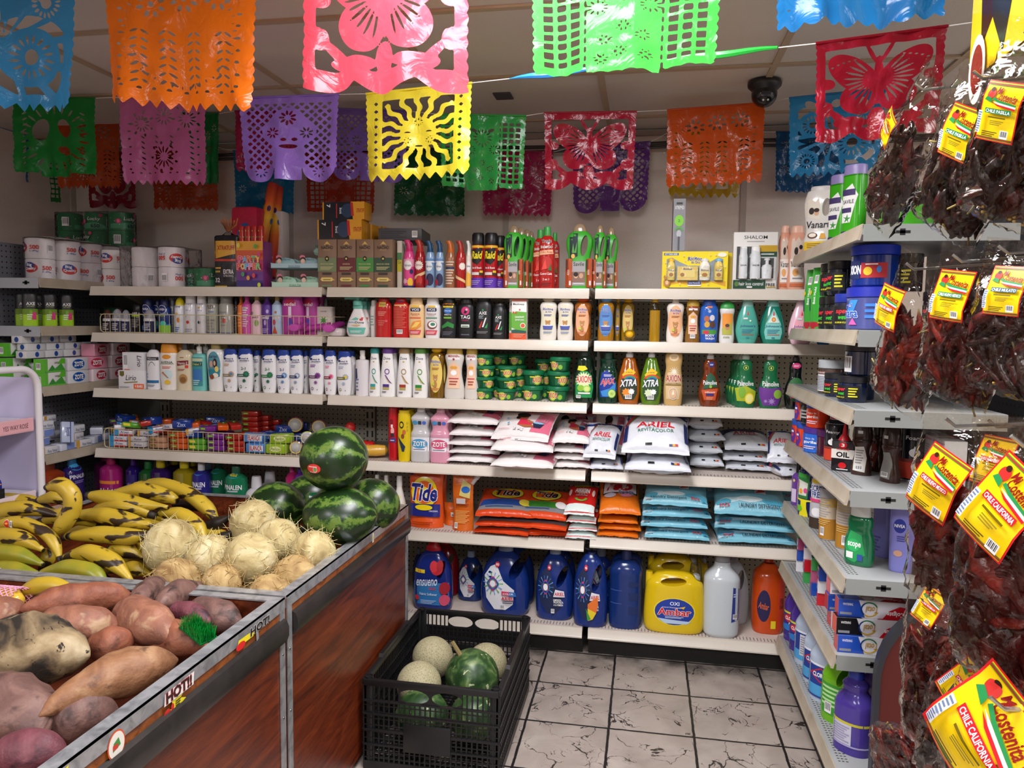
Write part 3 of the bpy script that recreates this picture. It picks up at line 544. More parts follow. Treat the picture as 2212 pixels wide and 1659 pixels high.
for a,b_,c,n_,ops,lb in ((869,892,'e9509a','d02a70',[('p',[(-1.4,.6),(1.4,.6),(1.4,.45),(-1.4,.4)],'f2a0c4'),('e',0,.47,.75,.1,'f4f0f0'),T('febreze',0,.47,1.2,.05,'1c3a70'),('e',.5,.12,.5,.09,'f4c430'),('s',-.5,.14,.6,8,'f4b4d0'),('r',-1.5,.01,1.5,.05,'1a2a6a'),('e',.7,.34,.3,.05,'1c2a60')],'pink air freshener can'),
   (893,915,'a81c20','b83028',[('s',0,.47,.95,14,'f6ece4',.75),T('febreze',0,.48,1.2,.05,'a02020'),('p',[(-1.4,.22),(1.4,.36),(1.4,.3),(-1.4,.15)],'e8c890'),('e',.1,.16,.6,.1,'c83430'),('p',[(-.8,.05),(.6,.05),(.2,.12)],'8c2a18')],'red apple air freshener can'),
   (916,936,'8fb0d8','124a78',[('r',-1.5,.5,1.5,.62,'6a94c8'),('r',-1.5,.54,1.5,.57,'e8eef8'),('e',0,.46,.75,.1,'e8eef4'),T('febreze',0,.46,1.2,.05,'1c3a70'),('e',.2,.18,.8,.13,'2c2a50'),('e',-.5,.12,.4,.07,'b02840')],'blue gingham air freshener can, left of two'),
   (938,956,'8fb0d8','124a78',[('r',-1.5,.5,1.5,.62,'6a94c8'),('r',-1.5,.54,1.5,.57,'e8eef8'),('e',0,.46,.75,.1,'e8eef4'),T('febreze',0,.46,1.2,.05,'1c3a70'),('e',.2,.18,.8,.13,'2c2a50'),('e',-.5,.12,.4,.07,'b02840')],'blue gingham air freshener can, right of two'),
   (960,981,'a06848','c86418',[('l',-1,.08,2,.5,9,'d8c8b8'),('r',-1,.4,1.,.45,'303a5c')],'orange-necked air freshener can with its back turned'),
   (982,1003,'b02020','a82a20',[('s',.6,.46,.8,12,'f6ece4',.75),('p',[(-1.4,.3),(1.4,.16),(1.4,.1),(-1.4,.24)],'e8c890')],'red air freshener can turned half away'),
   (1004,1016,'e8e4d8','e8e8e6',[('e',.1,.47,.75,.1,'f4f0f0'),T('febreze',.1,.47,1.2,.05,'1c3a70'),('p',[(-1.2,.05),(1.2,.05),(1,.3),(-.5,.35)],'f0b84a')],'white and orange air freshener can beside the insect spray')):
    PUT(spray(c,n_,ops),S1,a,b_,517 if a<900 else (513 if a<915 else 519),lb+' on the top shelf',D=.048)
raid=[('r',-1.6,.0,1.6,.19,'5a30a8'),('r',-1.6,.73,1.6,.77,'e8b820'),('p',[(-.95,.7),(.95,.73),(.75,.5),(.1,.42),(-.85,.48)],'14120f'),T('Raid',0,.6,1.6,.13,'f2e018',o='1c1a10',b=.06,s=.15),T('Ant & Roach',0,.37,1.5,.035,'eee',b=.03),('r',-.8,.24,.35,.29,'d8d4d0'),('r',.4,.23,1,.33,'2c2a20'),('r',.45,.28,.95,.32,'e8c020'),('l',-.8,.06,1.3,.09,3,'a890d8')]
for i,(a,b_) in enumerate(((1016,1043),(1044,1072),(1073,1089))):
    PUT(can('b81e26','16151a',raid,name='insect_spray_can',cz=.79),S1,a if i!=2 else 1064,b_,502+(6 if i==2 else 0),['red and purple insect spray can with black cap, left of three','red and purple insect spray can with black cap, middle one','red and purple insect spray can, half hidden right one'][i],D=.06,dy=.012 if i!=2 else .07)
sav=[('p',[(-.75,.85),(-.1,.85),(-.1,.5),(-.7,.45)],'203038'),('p',[(-.55,.55),(-.45,.7),(-.35,.56),(-.15,.72),(-.2,.55)],'5ea84c'),('e',-.45,.5,.15,.035,'e8c060'),('p',[(-.5,.42),(.5,.42),(.5,.05),(-.5,.05)],'a8a4a8'),T('Savile',0,.38,.8,.06,'1a3a24',b=.02),('r',-.5,.1,.5,.26,'8a6a5c'),('e',-.2,.2,.16,.04,'d8b090'),('e',.2,.2,.16,.04,'c8a080'),('e',-.2,.22,.18,.035,'2a1a14'),('l',-.4,.06,.8,.04,1,'ccc')]
for i,(a,b_,t_) in enumerate(((1087,1128,485),(1104,1141,490),(1120,1152,494),(1132,1158,498))):
    PUT(hookbottle('3aa82c','9a8468',sav),S1,a,b_,t_,'bright green handled shampoo bottle with bronze cap, %s of the left cluster'%['front one','second one','third one','rearmost one'][i],D=.05,dy=.012+.062*i,group='green handled shampoo bottles')
for i,(a,b_,t_,dy,lb) in enumerate(((1222,1279,482,.012,'wide front-facing one right of the red bottles'),(1280,1309,485,.012,'one turned edge-on before the shelf gap'),(1303,1334,490,.075,'rightmost one standing furthest right'))):
    PUT(hookbottle('3aa82c','9a8468',sav),S1,a,b_,t_,'bright green handled shampoo bottle with bronze cap, '+lb,D=.05,dy=dy,group='green handled shampoo bottles')
trop=[T('Tropic',0,.76,1.2,.07,'222',o='fff',b=.05,r=4),T('SHAMPOO',0,.67,1.5,.04,'f4f0e8',o='302018',b=.04),('p',[(-.9,.54),(.9,.56),(.8,.63),(-.85,.61)],'f0b890'),T('Chile y Rosas',0,.585,1.5,.045,'a8341c',b=.02),('e',.1,.42,.6,.1,'c03028'),('p',[(-.6,.3),(-.1,.48),(.1,.32)],'e84a40'),('p',[(.2,.3),(.6,.4),(.7,.28)],'3c6a30'),T('Control Caida',0,.24,1.5,.035,'fff',b=.02),T('2 en 1',0,.15,.8,.035,'fff'),('l',-.7,.04,1.4,.07,3,'8a1c18')]
for a,b_,t_,dy,lb in ((1150,1180,495,.075,'behind on the left'),(1163,1197,489,.012,'in front'),(1186,1207,502,.075,'behind on the right')):
    PUT(lambda W,H,D:bottle('red_shampoo_bottle',W,H,D,[(0,.92),(.02,1),(.6,1),(.75,.96),(.84,.6),(.86,.4)],'b4221e',k='g',cap=[(.85,.42),(.86,.46),(.99,.42),(1,.3)],capc='2f9a3c',ops=trop),S1,a,b_,t_,'red shampoo bottle with green cap and chilli print, '+lb,D=.055,dy=dy)
# gift sets on the right
def giftset(W,H,D):
    p=carton('baby_gift_set','',W,D,'0') if 0 else None
    b=B(); t=.1
    Y=M('efd81c','g')
    b.box((-W/2,-D/2+.004,0),(W/2,D/2,H),Y,.001)
    l=B(); fm=lambda x,y,o:(x,-D/2+.0035-o,y)
    o=[('r',-1,0,1,1,'f0da1e'),('p',[(-.86,.8),(-.7,.84),(-.45,.72),(-.2,.63),(.2,.63),(.45,.72),(.7,.84),(.86,.8),(.86,.22),(-.86,.22)],'8f9aa0'),
      ('p',[(-.95,.08),(-.5,.16),(0,.1),(.5,.2),(.95,.08),(.95,.22),(-.95,.22)],'e0a83a'),('r',-.95,.9,-.5,.96,'2456a8'),T('KIT PARA BEBE',-.725,.93,.38,.04,'fff',b=.02),T('Ricitos',0,.8,.42,.1,'1d3f9c',o='fff',b=.05,a=.2),T('de Oro',.02,.72,.26,.07,'1d3f9c',o='fff',b=.05),
      ('p',ell(.82,.91,.14,.06,16),'f0ecd8'),('r',-.2,.14,.2,.21,'2456a8'),T('Linea Manzanilla',0,.175,.34,.035,'fff',b=.01),('r',-.2,.09,.2,.125,'eee'),('l',-.8,.02,1.6,.04,1,'3a3a60')]
    for x,y in ((-.9,.7),(-.85,.5),(-.3,.75),(.35,.74),(.62,.9),(.45,.9),(-.35,.88),(.9,.6),(-.45,.15),(.4,.15)): o+= [('s',x,y,.03,6,'fff',.5),('e',x,y,.01,.018,'e8a020')]
    for x,y,q in ((-.84,.2,1),): o+= [('e',x,y,.1,.13,'b9824a'),('e',x-.07,y+.12,.035,.05,'b9824a'),('e',x+.07,y+.12,.035,.05,'b9824a'),('e',x,y-.02,.05,.06,'e6c08c'),('e',x-.03,y+.04,.012,.018,'111'),('e',x+.03,y+.04,.012,.018,'111')]
    art(l,o,W/2,H,fm); k=[]
    def mini(x,w,c,capc,box=0):
        g=B(); g.loft([ringp(H*z,W/2*w*q,.012,2.6,14,W/2*x) for z,q in ((.24,.8),(.26,.95),(.45,1),(.6,.95),(.7,.7),(.73,.4))] if not box else [ringp(H*z,W/2*w,.012,9,16,W/2*x) for z in (.24,.6)],M(c,'g'),T=Matrix.Translation((0,-D/2-.006,0)))
        if not box: g.loft([ringp(H*z,W/2*w*q,.01,2,12,W/2*x) for z,q in ((.72,.5),(.75,.75),(.79,.6),(.81,.2))],M(capc),T=Matrix.Translation((0,-D/2-.006,0)))
        art(g,[('r',x-w*.7,.32,x+w*.7,.52,'f2dc8a'),T('Ricitos',x,.5 if not box else .53,w*1.3 if not box else w*.8,.05,'1d3f9c',b=.04),('e',x-(w*.5 if box else 0),.38,w*(.5 if not box else .2),.05,'b9824a')],W/2,H,lambda x,y,o:(x,-D/2-.0185-o,y)); return ('mini_bottle' if not box else 'soap_carton',g.out('mini'))
    k=[mini(-.72,.13,'e8d070','f0c020'),mini(-.22,.32,'f0d27a','f0c020',1),mini(.3,.17,'f2ecdc','ddd'),mini(.72,.14,'e8c860','7ab4e0')]
    f=B(); f.add([(x,-D/2-.021,z) for x,z in ((-.43*W,.22*H),(.43*W,.22*H),(.43*W,.62*H),(-.43*W,.62*H))],[(0,1,2,3)],M('f4f6f8','c'))
    return P('baby_gift_set','gift box',[('box_body',b.out('b')),('printed_panel',l.out('l',0))]+k+[('clear_window',f.out('w'))],W,H,D)
PUT(giftset,S1,1430,1572,543,'yellow baby care gift box with a clear window, in front',D=.045,dy=.03)
PUT(lambda W,H,D:carton('baby_gift_set',W,H,D,'e2cc1c',side=(),front=[('r',.8,.1,.98,.9,'d8b818')]),S1,1440,1582,546,'yellow gift box mostly hidden behind the front gift box',D=.05,dy=.085)
def shalom(W,H,D):
    b=B(); b.box((-W/2,-D/2+.004,0),(W/2,D/2,H),M('e4e2de','s'),.001); l=B()
    o=[('r',-.98,.02,.98,.99,'e6e4e0'),T('SHALOM',0,.91,1.05,.06,'222',b=.005),('r',-.4,.83,.4,.845,'aaa'),('r',-.85,.18,.5,.75,'4a4c4c'),('r',.15,.66,.98,.77,'c8a020'),('r',.15,.57,.98,.66,'1e4a34'),('l',.25,.6,.6,.04,1,'ddd'),('r',.1,.18,.95,.57,'e0deda'),('r',.2,.2,.85,.55,'4a4c4c'),('r',-.98,.02,.5,.17,'1c4630'),T('hair loss control',-.15,.105,1.1,.06,'eee'),('r',-.35,.035,-.1,.06,'eee'),T('FREE',.73,.09,.4,.05,'222',b=.03),('r',.52,.04,.95,.055,'c8a020'),('e',-.82,.1,.1,.045,'5a7a3c')]
    art(l,o,W/2,H,lambda x,y,q:(x,-D/2+.0035-q,y)); k=[]
    for x,z0,z1,w in ((-.55,.19,.74,.2),(0,.19,.74,.24)):
        g=B(); g.loft([ringp(H*(z0+(z1-z0)*t),W/2*w*q,.014,2.6,16,W/2*x) for t,q in ((0,.9),(.03,1),(.7,1),(.8,.85),(.82,.85),(1,.8))],M('eeeeec'),T=Matrix.Translation((0,-D/2-.006,0))); art(g,[T('SHA' if x<0 else 'SHALOM',x,.42,.3,.03,'222')],W/2,H,lambda x,y,q:(x,-D/2-.021-q,y)); k.append(('mini_bottle',g.out('m')))
    g=B(); g.loft([ringp(H*z,W/2*q,.014,2.6,16,W/2*.53) for z,q in ((.19,.22),(.38,.24),(.42,.2),(.44,.08),(.5,.08),(.51,.14),(.54,.12))],M('eeeeec'),T=Matrix.Translation((0,-D/2-.006,0))); k.append(('pump_bottle',g.out('m')))
    f=B(); f.add([(x*W/2,-D/2-.021,z*H) for x,z in ((-.85,.18),(.95,.18),(.95,.57),(-.85,.75))],[(0,1,2,3)],M('f4f6f8','c'))
    return P('hair_care_gift_set','gift box',[('box_body',b.out('b')),('printed_panel',l.out('l',0))]+k+[('clear_window',f.out('w'))],W,H,D)
PUT(shalom,S1,1584,1679,501,'white hair care gift set with windows showing white bottles',D=.06,dy=.03)
xa=at(1453,500,1,YS+.06)[0]; xb=at(1479,500,1,YS+.06)[0]; z0=at(1466,543,1,YS+.05)[2]; z1=at(1466,430,1,YS+.05)[2]
carton('razor_carton',xb-xa,z1-z0,.05*2.4,'2c2c30',front=[('r',-1,0,1,1,'8a8a90'),T('XTREME3',0,.83,1.5,.06,'eee',b=.03),('r',-.5,.89,.5,.93,'222'),('e',0,.58,.75,.11,'7fd030'),T('2',0,.58,.3,.05,'333'),('o',0,.37,.7,.09,.35,'4aa83a',.2,2.9),('e',0,.33,.4,.07,'b8bcc4'),('r',-.14,.02,.14,.28,'4a4a58')]).put(((xa+xb)/2,YS+.1,S1+z0-S1),'tall grey and black razor carton standing on the yellow gift box')
van=[('p',[(-.7,.72),(-.6,.8),(-.3,.75),(0,.82),(.3,.75),(.55,.8),(.6,.7),(.6,.45),(-.7,.45)],'d8c8b8'),('e',-.2,.6,.2,.06,'2a1a18'),('e',.25,.62,.18,.06,'e0b494'),('e',.25,.66,.18,.035,'2a1a18'),('p',[(-.75,.48),(.75,.48),(.7,.12),(-.7,.12)],'f0e8e0'),T('Vanart',0,.4,1.4,.09,'1a1a2a',s=.1,b=.02),('e',-.2,.27,.3,.06,'e8a860'),('l',-.5,.16,1,.04,1,'888'),('r',-.75,.05,.75,.1,'c86a40')]
for a,b_,dy,lb in ((1683,1712,.05,'rear left one'),(1703,1745,.015,'front one')):
    PUT(soap('e0a48a',[(0,.8),(.02,.9),(.15,.95),(.35,.8),(.55,.9),(.7,1),(.85,.8),(.9,.62)],'e8b8a0',van,'g',cap=[(.88,.64),(.89,.68),(.98,.62),(1,.5)],name='shampoo_bottle'),S1,a,b_,486,'peach coloured family shampoo bottle beside the white gift set, '+lb,D=.06,dy=dy)
# ======== top shelf, left bay and left unit: paper rolls
def roll_mesh(r,h,kind,ph):
    b=B(); c='ece8e6' if kind=='w' else '1f7a48'
    b.lathe([(r*.35,h),(r*.36,.002),(r*.96,0),(r,.006),(r,h-.006),(r*.96,h),(r*.36,h)],M(c,'d'),26,cap=(0,0))
    b.lathe([(r*.965,h+.0003),(r*.36,h+.0003)],M('f2efea','d'),26,cap=(0,0))
    if kind=='w': o=[('e',0,.55,.55,.24,'d83a34'),('e',-.08,.66,.42,.17,'3a4c9c'),T('Big',-.08,.68,.45,.17,'fff',o='222c60',b=.05),T('Quality',0,.5,.85,.17,'fff',o='c82c28',b=.05),T('500',1.15,.55,.62,.2,'d83a34',b=.06),T('1-Ply',1.15,.35,.6,.09,'4a5aa8',b=.03),T('500',-1.15,.55,.62,.2,'d83a34',b=.06),T('1-Ply',-1.15,.35,.6,.09,'4a5aa8',b=.03),('c',2.0,.3,.4,.4)]
    else:
        o=[('p',[(-1.2,.1),(1.5,.1),(1.5,.25),(.6,.45),(-1.2,.35)],'4fa878')]+[('e',-2.6+.37*i,.2+.6*((i*37)%10)/10,.03,.02,'e8f0e8') for i in range(15)]+[('s',-.45,.5,.24,8,'c8406c',.8),('e',-.45,.5,.1,.1,'e87aa0'),('s',.9,.85,.16,8,'c8406c',.8),T('Lucky',.4,.62,.9,.22,'f2f6f0',s=.2,o='1a5a34'),T('650',.5,.25,.6,.2,'1c2438',b=.04),('c',-2.1,.25,.5,.5)]
    fm=lambda x,y,off:((r+off+.0006)*math.sin(x/r+ph),-(r+off+.0006)*math.cos(x/r+ph),y)
    l=B(); art(l,o,r,h,fm,(r/5,0)); return b.out('roll'),l.out('roll_print',0)
ROLL={(k,i):roll_mesh(.0615,.094,k,(.0,.9,-.8,2.2)[i]) for k in 'wg' for i in range(4)}
def tpack(pts,rows,kind,label,z,flip=False,film_=True,ph=0):
    cx=sum(p[0] for p in pts)/len(pts); cy_=sum(p[1] for p in pts)/len(pts)
    root=ob('toilet_paper_pack',None,loc=(cx,cy_,z),label=label,cat='toilet paper')
    for i,(x,y) in enumerate(pts):
        for j in range(rows):
            m,l=ROLL[(kind,(i+2*j+ph)%4)]; o=ob('roll',m,root,(x-cx,y-cy_,j*.0955+(.094 if flip else 0)),(PI if flip else 0,0,0)); ob('printed_wrapper',l,o)
    if film_:
        b=B(); mx=[(math.atan2(y-cy_,x-cx)) for x,y in pts]; X0,X1_=min(p[0] for p in pts)-cx-.064,max(p[0] for p in pts)-cx+.064; Y0,Y1=min(p[1] for p in pts)-cy_-.064,max(p[1] for p in pts)-cy_+.064
        rg=[]
        for k,zz in enumerate(np.linspace(-.0,rows*.0955+.003,9)): rg.append([((X0+X1_)/2+q[0]*(1+.006*h2(q[0]*30,zz*30))+0,(Y0+Y1)/2+q[1]*(1+.006*h2(q[1]*30,zz*30,1,3)),zz+.0005) for q in [p[:2] for p in ringp(0,(X1_-X0)/2,(Y1-Y0)/2,6,36)]])
        b.loft(rg,M('fbfbfd','c'),(0,1)); ob('clear_wrap',b,root)
    return root
def A_(px,py,y): return at(px,py,1,y)[:2]
# left unit top: white rolls along the shelf
tpack([(-2.835,3.15),(-2.8,3.275),(-2.78,3.4),(-2.77,3.53)],2,'w','white toilet paper pack on the topmost left-hand shelf',1.66)
tpack([A_(155,560,3.66),A_(213,560,3.66),A_(264,560,3.66)],4,'g','tall green toilet paper pack standing in the corner behind the white rolls',1.661,ph=1)
tpack([A_(315,575,YS+.08),A_(372,575,YS+.08),A_(328,575,YS+.205),A_(380,575,YS+.205)],2,'w','white toilet paper pack with upside-down print at the left end of the top shelf',S1,True)
tpack([A_(247,575,YS+.2)],2,'w','single column of white rolls in shadow, left of the upside-down pack',S1,film_=False,ph=2)
tpack([A_(412,582,YS+.17),A_(447,582,YS+.15)],1,'g','low green toilet paper pack right of the white rolls',S1)
tpack([A_(412,582,YS+.3),A_(447,582,YS+.3)],1,'g','green toilet paper pack behind the low green pack',S1)
# bin liners
def liner(W,H,D):
    b=B(); b.loft([ringp(z*H,w*W/2,w*D/2,4,24) for z,w in ((0,.93),(.02,1),(.3,1),(.5,.98),(.72,1),(.74,.9))],M('23242a','f')); c=B()
    c.loft([[(x*(1+.15*math.sin(7*i+z*60)),y*(1+.15*math.cos(5*i+z*60)),z*H) for i,(x,y,_) in enumerate(ringp(0,W/2*w,D/2*w,2,18))] for z,w in ((.72,.85),(.76,.4),(.8,.18),(.84,.25),(.9,.5),(.93,.58))],M('e8e6e4','c'),(0,0))
    for i in range(6): a=-1+i*.4; c.tube([(0,0,.8*H),(W*.2*a,.005*i,.9*H),(W*.3*a,.004*i,(.97+.03*(i%2))*H)],.004,M('c8702c'),5)
    l=B(); art(l,[('p',[(-1,.4),(1,.48),(1,.66),(-1,.66)],'dfa83a'),('r',-.9,.37,.95,.4,'c8402c'),T('XTRATUFF',.1,.56,1.4,.06,'a81c20',b=.04),('p',[(-.2,.08),(.9,.08),(.95,.25),(.5,.34),(.1,.3)],'15151a'),T('EXTRA',.3,.22,.8,.06,'eee',b=.05),T('STRONG',.3,.16,.8,.03,'ccc'),('l',-.8,.2,.5,.1,2,'c8a040'),T('32',-.6,.1,.4,.06,'ddd',b=.04),('r',-.9,.0,.2,.02,'d8b020')],W/2,H,lambda x,y,o:(x*.97,-D/2*(1-min(abs(x)/(W/2),.97)**4)**.25-o-.001,y),(W/8,0),k='f')
    return P('bin_liner_pack','bag',[('bag_body',b.out('b')),('clear_neck',c.out('c')),('printed_label',l.out('l',0))],W,H,D)
PUT(liner,S1,459,512,468,'black and yellow bin liner pack with gathered clear top, top shelf',D=.07)
# party popper display carton with tubes
def party(W,H,D):
    hb=.1/.13*.0+ .75*H; b=B(); b.box((-W/2,-D/2,0),(W/2,D/2,hb),M('8a3a80','g'),.001); l=B(); o=[('r',-1,.8,1,1,'e8a83a'),('r',-1,.6,1,.8,'d8603a'),('r',-1,.35,1,.6,'b03a5c'),('r',-1,.15,1,.35,'6a3a88'),('r',-1,0,1,.15,'3a2c78')]
    for i,(ch,c) in enumerate(zip('PARTY',('e84a7a','58b0e8','e86a3a','68c86a','f0d83a'))): o.append(T(ch,-.66+.33*i,.61,.28,.12,c,o='fff',b=.08))
    for i,(ch,c) in enumerate(zip('POPPER',('e84a3a','e8c83a','58b0e8','e88ac0','e8603a','68c86a'))): o.append(T(ch,-.75+.3*i,.45,.25,.12,c,o='fff',b=.08))
    for x,y,c in ((.55,.88,'58b058'),(.8,.7,'d84a8a'),(-.4,.28,'48a060'),(.4,.25,'d84a4a'),(.8,.05,'c8d83a'),(-.7,.9,'e8e060'),(0,.2,'e8a040')): o.append(('e',x,y,.12,.05,c))
    art(l,o,W/2,hb,lambda x,y,q:(x,-D/2-q,y),k='g'); tb=[]
    for i in range(4):
        t=B(); x=-W*.36+W*.24*i; t.lathe([(.0135,hb*.3),(.0135,H*.98),(.012,H),(.001,H)],M('c2342c','g'),14,T=Matrix.Translation((x,-D*.25,0)))
        for k in range(5): a=-.9+.45*k; t.lathe([(.003,-.0005),(.003,0)],M(('58b058','e8c83a','48a060')[k%3]),8,T=Matrix.Translation((x+.0137*math.sin(a),-D*.25-.0137*math.cos(a),H*(.82+.1*(k%2))))@Matrix.Rotation(PI/2,4,'X')@Matrix.Rotation(0,4,'Y'))
        tb.append(('popper_tube',t.out('t')))
    return P('party_popper_carton','box',[('carton_body',b.out('b')),('printed_panel',l.out('l',0))]+tb,W,H,D)
PUT(party,S1,510,568,487,'colourful party popper display carton with red tubes standing in it',D=.09,dy=.02)
def cannon(px0,py0,px1,py1,r,y,label,txt):
    a=Vector(at(px0,py0,1,y)); c=Vector(at(px1,py1,1,y+.12)); L=(c-a).length; b=B(); b.lathe([(r*.3,0),(r,0),(r,L*.03)],M('c82c24','g'),20); m,t,bs=nt('mat_cannon'); tc=nd(t,'ShaderNodeTexCoord'); sp=nd(t,'ShaderNodeSeparateXYZ'); t.links.new(tc.outputs['Object'],sp.inputs[0]); n=nd(t,'ShaderNodeMapRange',i_From_Max=L); t.links.new(sp.outputs[2],n.inputs[0])
    t.links.new(ramp(t,n.outputs[0],[(0,'c02a24'),(.25,'c8342a'),(.45,'d8702c'),(.62,'e8b83a'),(.8,'d8602c'),(1,'a82a28')]),bs.inputs['Base Color']); bs.inputs['Roughness'].default_value=.2
    b.lathe([(r,L*.03),(r,L*.97),(r*.95,L),(.001,L)],m,20); l=B()
    fm=lambda x,y_,o:((r+o+.0005)*math.sin(x/r+txt[2]),-(r+o+.0005)*math.cos(x/r+txt[2]),y_)
    o=[T(ch,0,.06+.12*(len(txt[0])-1-i),1.1,.1,cc,o='fff',b=.08) for i,(ch,cc) in enumerate(zip(txt[0],txt[1]))]+[('e',.4,.72,.3,.03,'4a2a6a'),('e',-.7,.78,.25,.03,'4a2a6a'),('e',1.3,.6,.3,.03,'2a5a9a')]
    art(l,o,r,L,fm,(r/3,0),k='g'); d=(c-a); q=d.to_track_quat('Z','Y'); q=Vector((0,0,1)).rotation_difference(d)
    p=P('confetti_cannon','party tube',[('printed_wrap',l.out('l',0))],root=b.out('c')); return p.put(a,label,rot=q.to_euler())
o=cannon(552,600,590,398,.026,YS+.18,'tall red and yellow confetti cannon tube leaning right, front one',('PAR',('5a2a8a','3a9a4a','2a4aa8'),.2)[0:3]); o.location.z=max(S1+.008,o.location.z)
o=cannon(585,600,602,405,.024,YS+.27,'tall red and yellow confetti cannon tube standing behind the front one',('PO',('c82a6a','2a8a9a'),-.2)); o.location.z=max(S1+.008,o.location.z)
PUT(lambda W,H,D:carton('paper_towel_pack',W,H,D,'c02848',[('r',-1,0,1,.3,'e890a0'),('e',.1,.45,.75,.35,'2c5aa0'),('e',.1,.45,.66,.28,'eee'),T('Regio',.1,.45,1.15,.22,'1c2a5c',b=.06,s=.15)],k='f',bev=.02,cat='paper towels'),S1,498,556,445,'red and white wrapped paper towel pack behind the party popper carton',D=.1,dy=.16)
PUT(lambda W,H,D:carton('paper_pack',W,H,D,'d8d0cc',[('l',-.2,.1,.5,.8,5,'4a6ab0'),('e',.1,.25,.35,.05,'4a9a5a')],k='f',bev=.01,cat='paper pack'),S1,566,611,455,'pale wrapped paper pack with blue marks behind the confetti cannons',D=.08,dy=.33)
# wipes display
def wipes(tray,pack,txt,dark):
    def f(W,H,D):
        t=B(); c=M(tray,'s'); h=H*.42
        for a,b_ in (((-W/2,-D/2,0),(W/2,-D/2+.002,h*.62)),((-W/2,D/2-.002,0),(W/2,D/2,h)),((-W/2,-D/2,0),(-W/2+.002,D/2,h*.7)),((W/2-.002,-D/2,0),(W/2,D/2,h*.7)),((-W/2,-D/2,0),(W/2,D/2,.002))): t.box(a,b_,c)
        art(t,[T(txt,0,.32,.5,.16,dark,s=.2),('r',-.25,.12,.25,.18,dark)],W/2,h,lambda x,y,q:(x,-D/2-q,y)); pk=[]
        for i in range(4):
            g=B(); x0=(-W*.25,W*.25)[i%2]; y0=(-D*.22,D*.2)[i//2]; rg=[]
            for k in range(12):
                a=k/11; s=math.sin(PI*a)**.35; rg.append([(x0+(a-.5)*W*.47,y0+y*s,.004+h*.02+(z*(.3+.7*s))*(1+.05*h2(a*9,z*20,1,i))) for y,z in ((-.016,0),(.016,0),(.02,H*.25),(.014,H*.5),(-.01,H*.52),(-.02,H*.3))])
            g.loft(rg,M(pack,'f')); 
            if i<2: art(g,[('e',-.45,.55,.25,.1,'d87a8c'),('e',-.4,.42,.25,.13,'2a2220'),('e',-.4,.33,.2,.13,'e8c4b0'),T(txt,.3,.45,.7,.12,dark,s=.2)],W*.23,H,lambda x,y,q:(x0+x,y0-.0225-q,y+.004),k='f')
            pk.append(('wipes_packet',g.out('g')))
        return P('wipes_display_tray','wipes',[('tray',t.out('t'))]+pk,W,H,D)
    return f
PUT(wipes('b8dcc8','a8d4bc','Green Tea','2a6a4a'),S1,586,689,578,'pale green tray of makeup wipes, lower of two stacked trays',D=.13)
xa=at(584,560,1,YS+.02)[0]; xb=at(687,560,1,YS+.02)[0]
wipes('a9c8d0','9cc4c8','Aloe Vera','2a5a7a')(xb-xa,.09,.13).put(((xa+xb)/2,YS+.085,S1+.0875),'pale blue tray of makeup wipes, upper of two stacked trays')
b=B(); b.lathe([(.001,0),(.02,.004),(.028,.018),(.018,.034),(.022,.04),(.03,.042)],M('a8d8c4','f'),9,cap=(0,0)); ob('crumpled_wipes_packet',b,loc=(xb-.03,YS+.09,S1+.152),rot=(.2,.3,0),label='crumpled green wipes packet on top of the upper tray',cat='wipes')
# bin bag cartons on the brown cartons
TB_=[('r',-.98,0,1,1,'1c1c22'),('r',-1,0,-.94,1,'d89a20'),T('7',-.72,.78,.12,.2,'eee',r=-90,b=.06),('r',-.35,.1,-.3,.9,'c02a28'),T('EXTRA',-.08,.5,.12,.5,'eee',b=.02) if 0 else T('EXTRA',-.08,.5,.2,.32,'eee',b=.04),('e',.2,.5,.3,.4,'30405c'),('p',[(.45,0),(1,0),(1,1),(.35,1),(.4,.6)],'dfa02a'),T('XTRATUFF',.8,.5,.36,.22,'a81c20',b=.04),('p',[(.38,.2),(.5,.2),(.45,.95),(.33,.95)],'c02a28')]
def stackbox(px0,px1,top,bot,dy,label,D=.11):
    y=YS+dy; a=at(px0,(top+bot)/2,1,y); c=at(px1,(top+bot)/2,1,y); z0=at(px0,bot,1,y)[2]; z1=at(px0,top,1,y)[2]
    return a[0],c[0],z0,z1,y
zt=at(770,517,1,YS+.02)[2]
for a,b_,tp,bt,dy,lb in ((686,782,474,517,.03,'lower front one'),(697,788,437,475,.035,'upper one')):
    x0,x1,z0,z1,y=stackbox(a,b_,tp,bt,dy,lb)
    hh=(z1-z0); base=zt+.0005 if lb[0]=='l' else zt+hh_+.001; 
    if lb[0]=='l': hh_=hh
    carton('bin_bag_carton',x1-x0,hh,.09,'c88a20',TB_,k='g').put(((x0+x1)/2,y+.045,base),'black and orange bin bag carton on the brown shampoo cartons, '+lb,'bin bag cartons')
for i,(a,b_) in enumerate(((783,800),(796,812))):
    x0,x1,z0,z1,y=stackbox(a,b_,483,517,.1,''); carton('bin_bag_carton',x1-x0,hh_*.9,.08,'c88a20',[('r',.2,0,.6,1,'8a6a20')]).put(((x0+x1)/2,y+.06+.09*i,zt+.0005),'edge of an orange bin bag carton behind the front ones, %s'%['nearer','farther'][i],'bin bag cartons')
xa=at(798,500,1,YS+.1)[0]
carton('long_dark_carton',.2,.055,.24,'46464c',[('c',.55,.25,.25,.55),('l',-.9,.2,1.2,.6,4,'2c2c30')],cat='box').put((xa+.14,YS+.2,zt+.001),'long dark grey carton lying on the brown shampoo cartons and the spray cans',rz=.12)
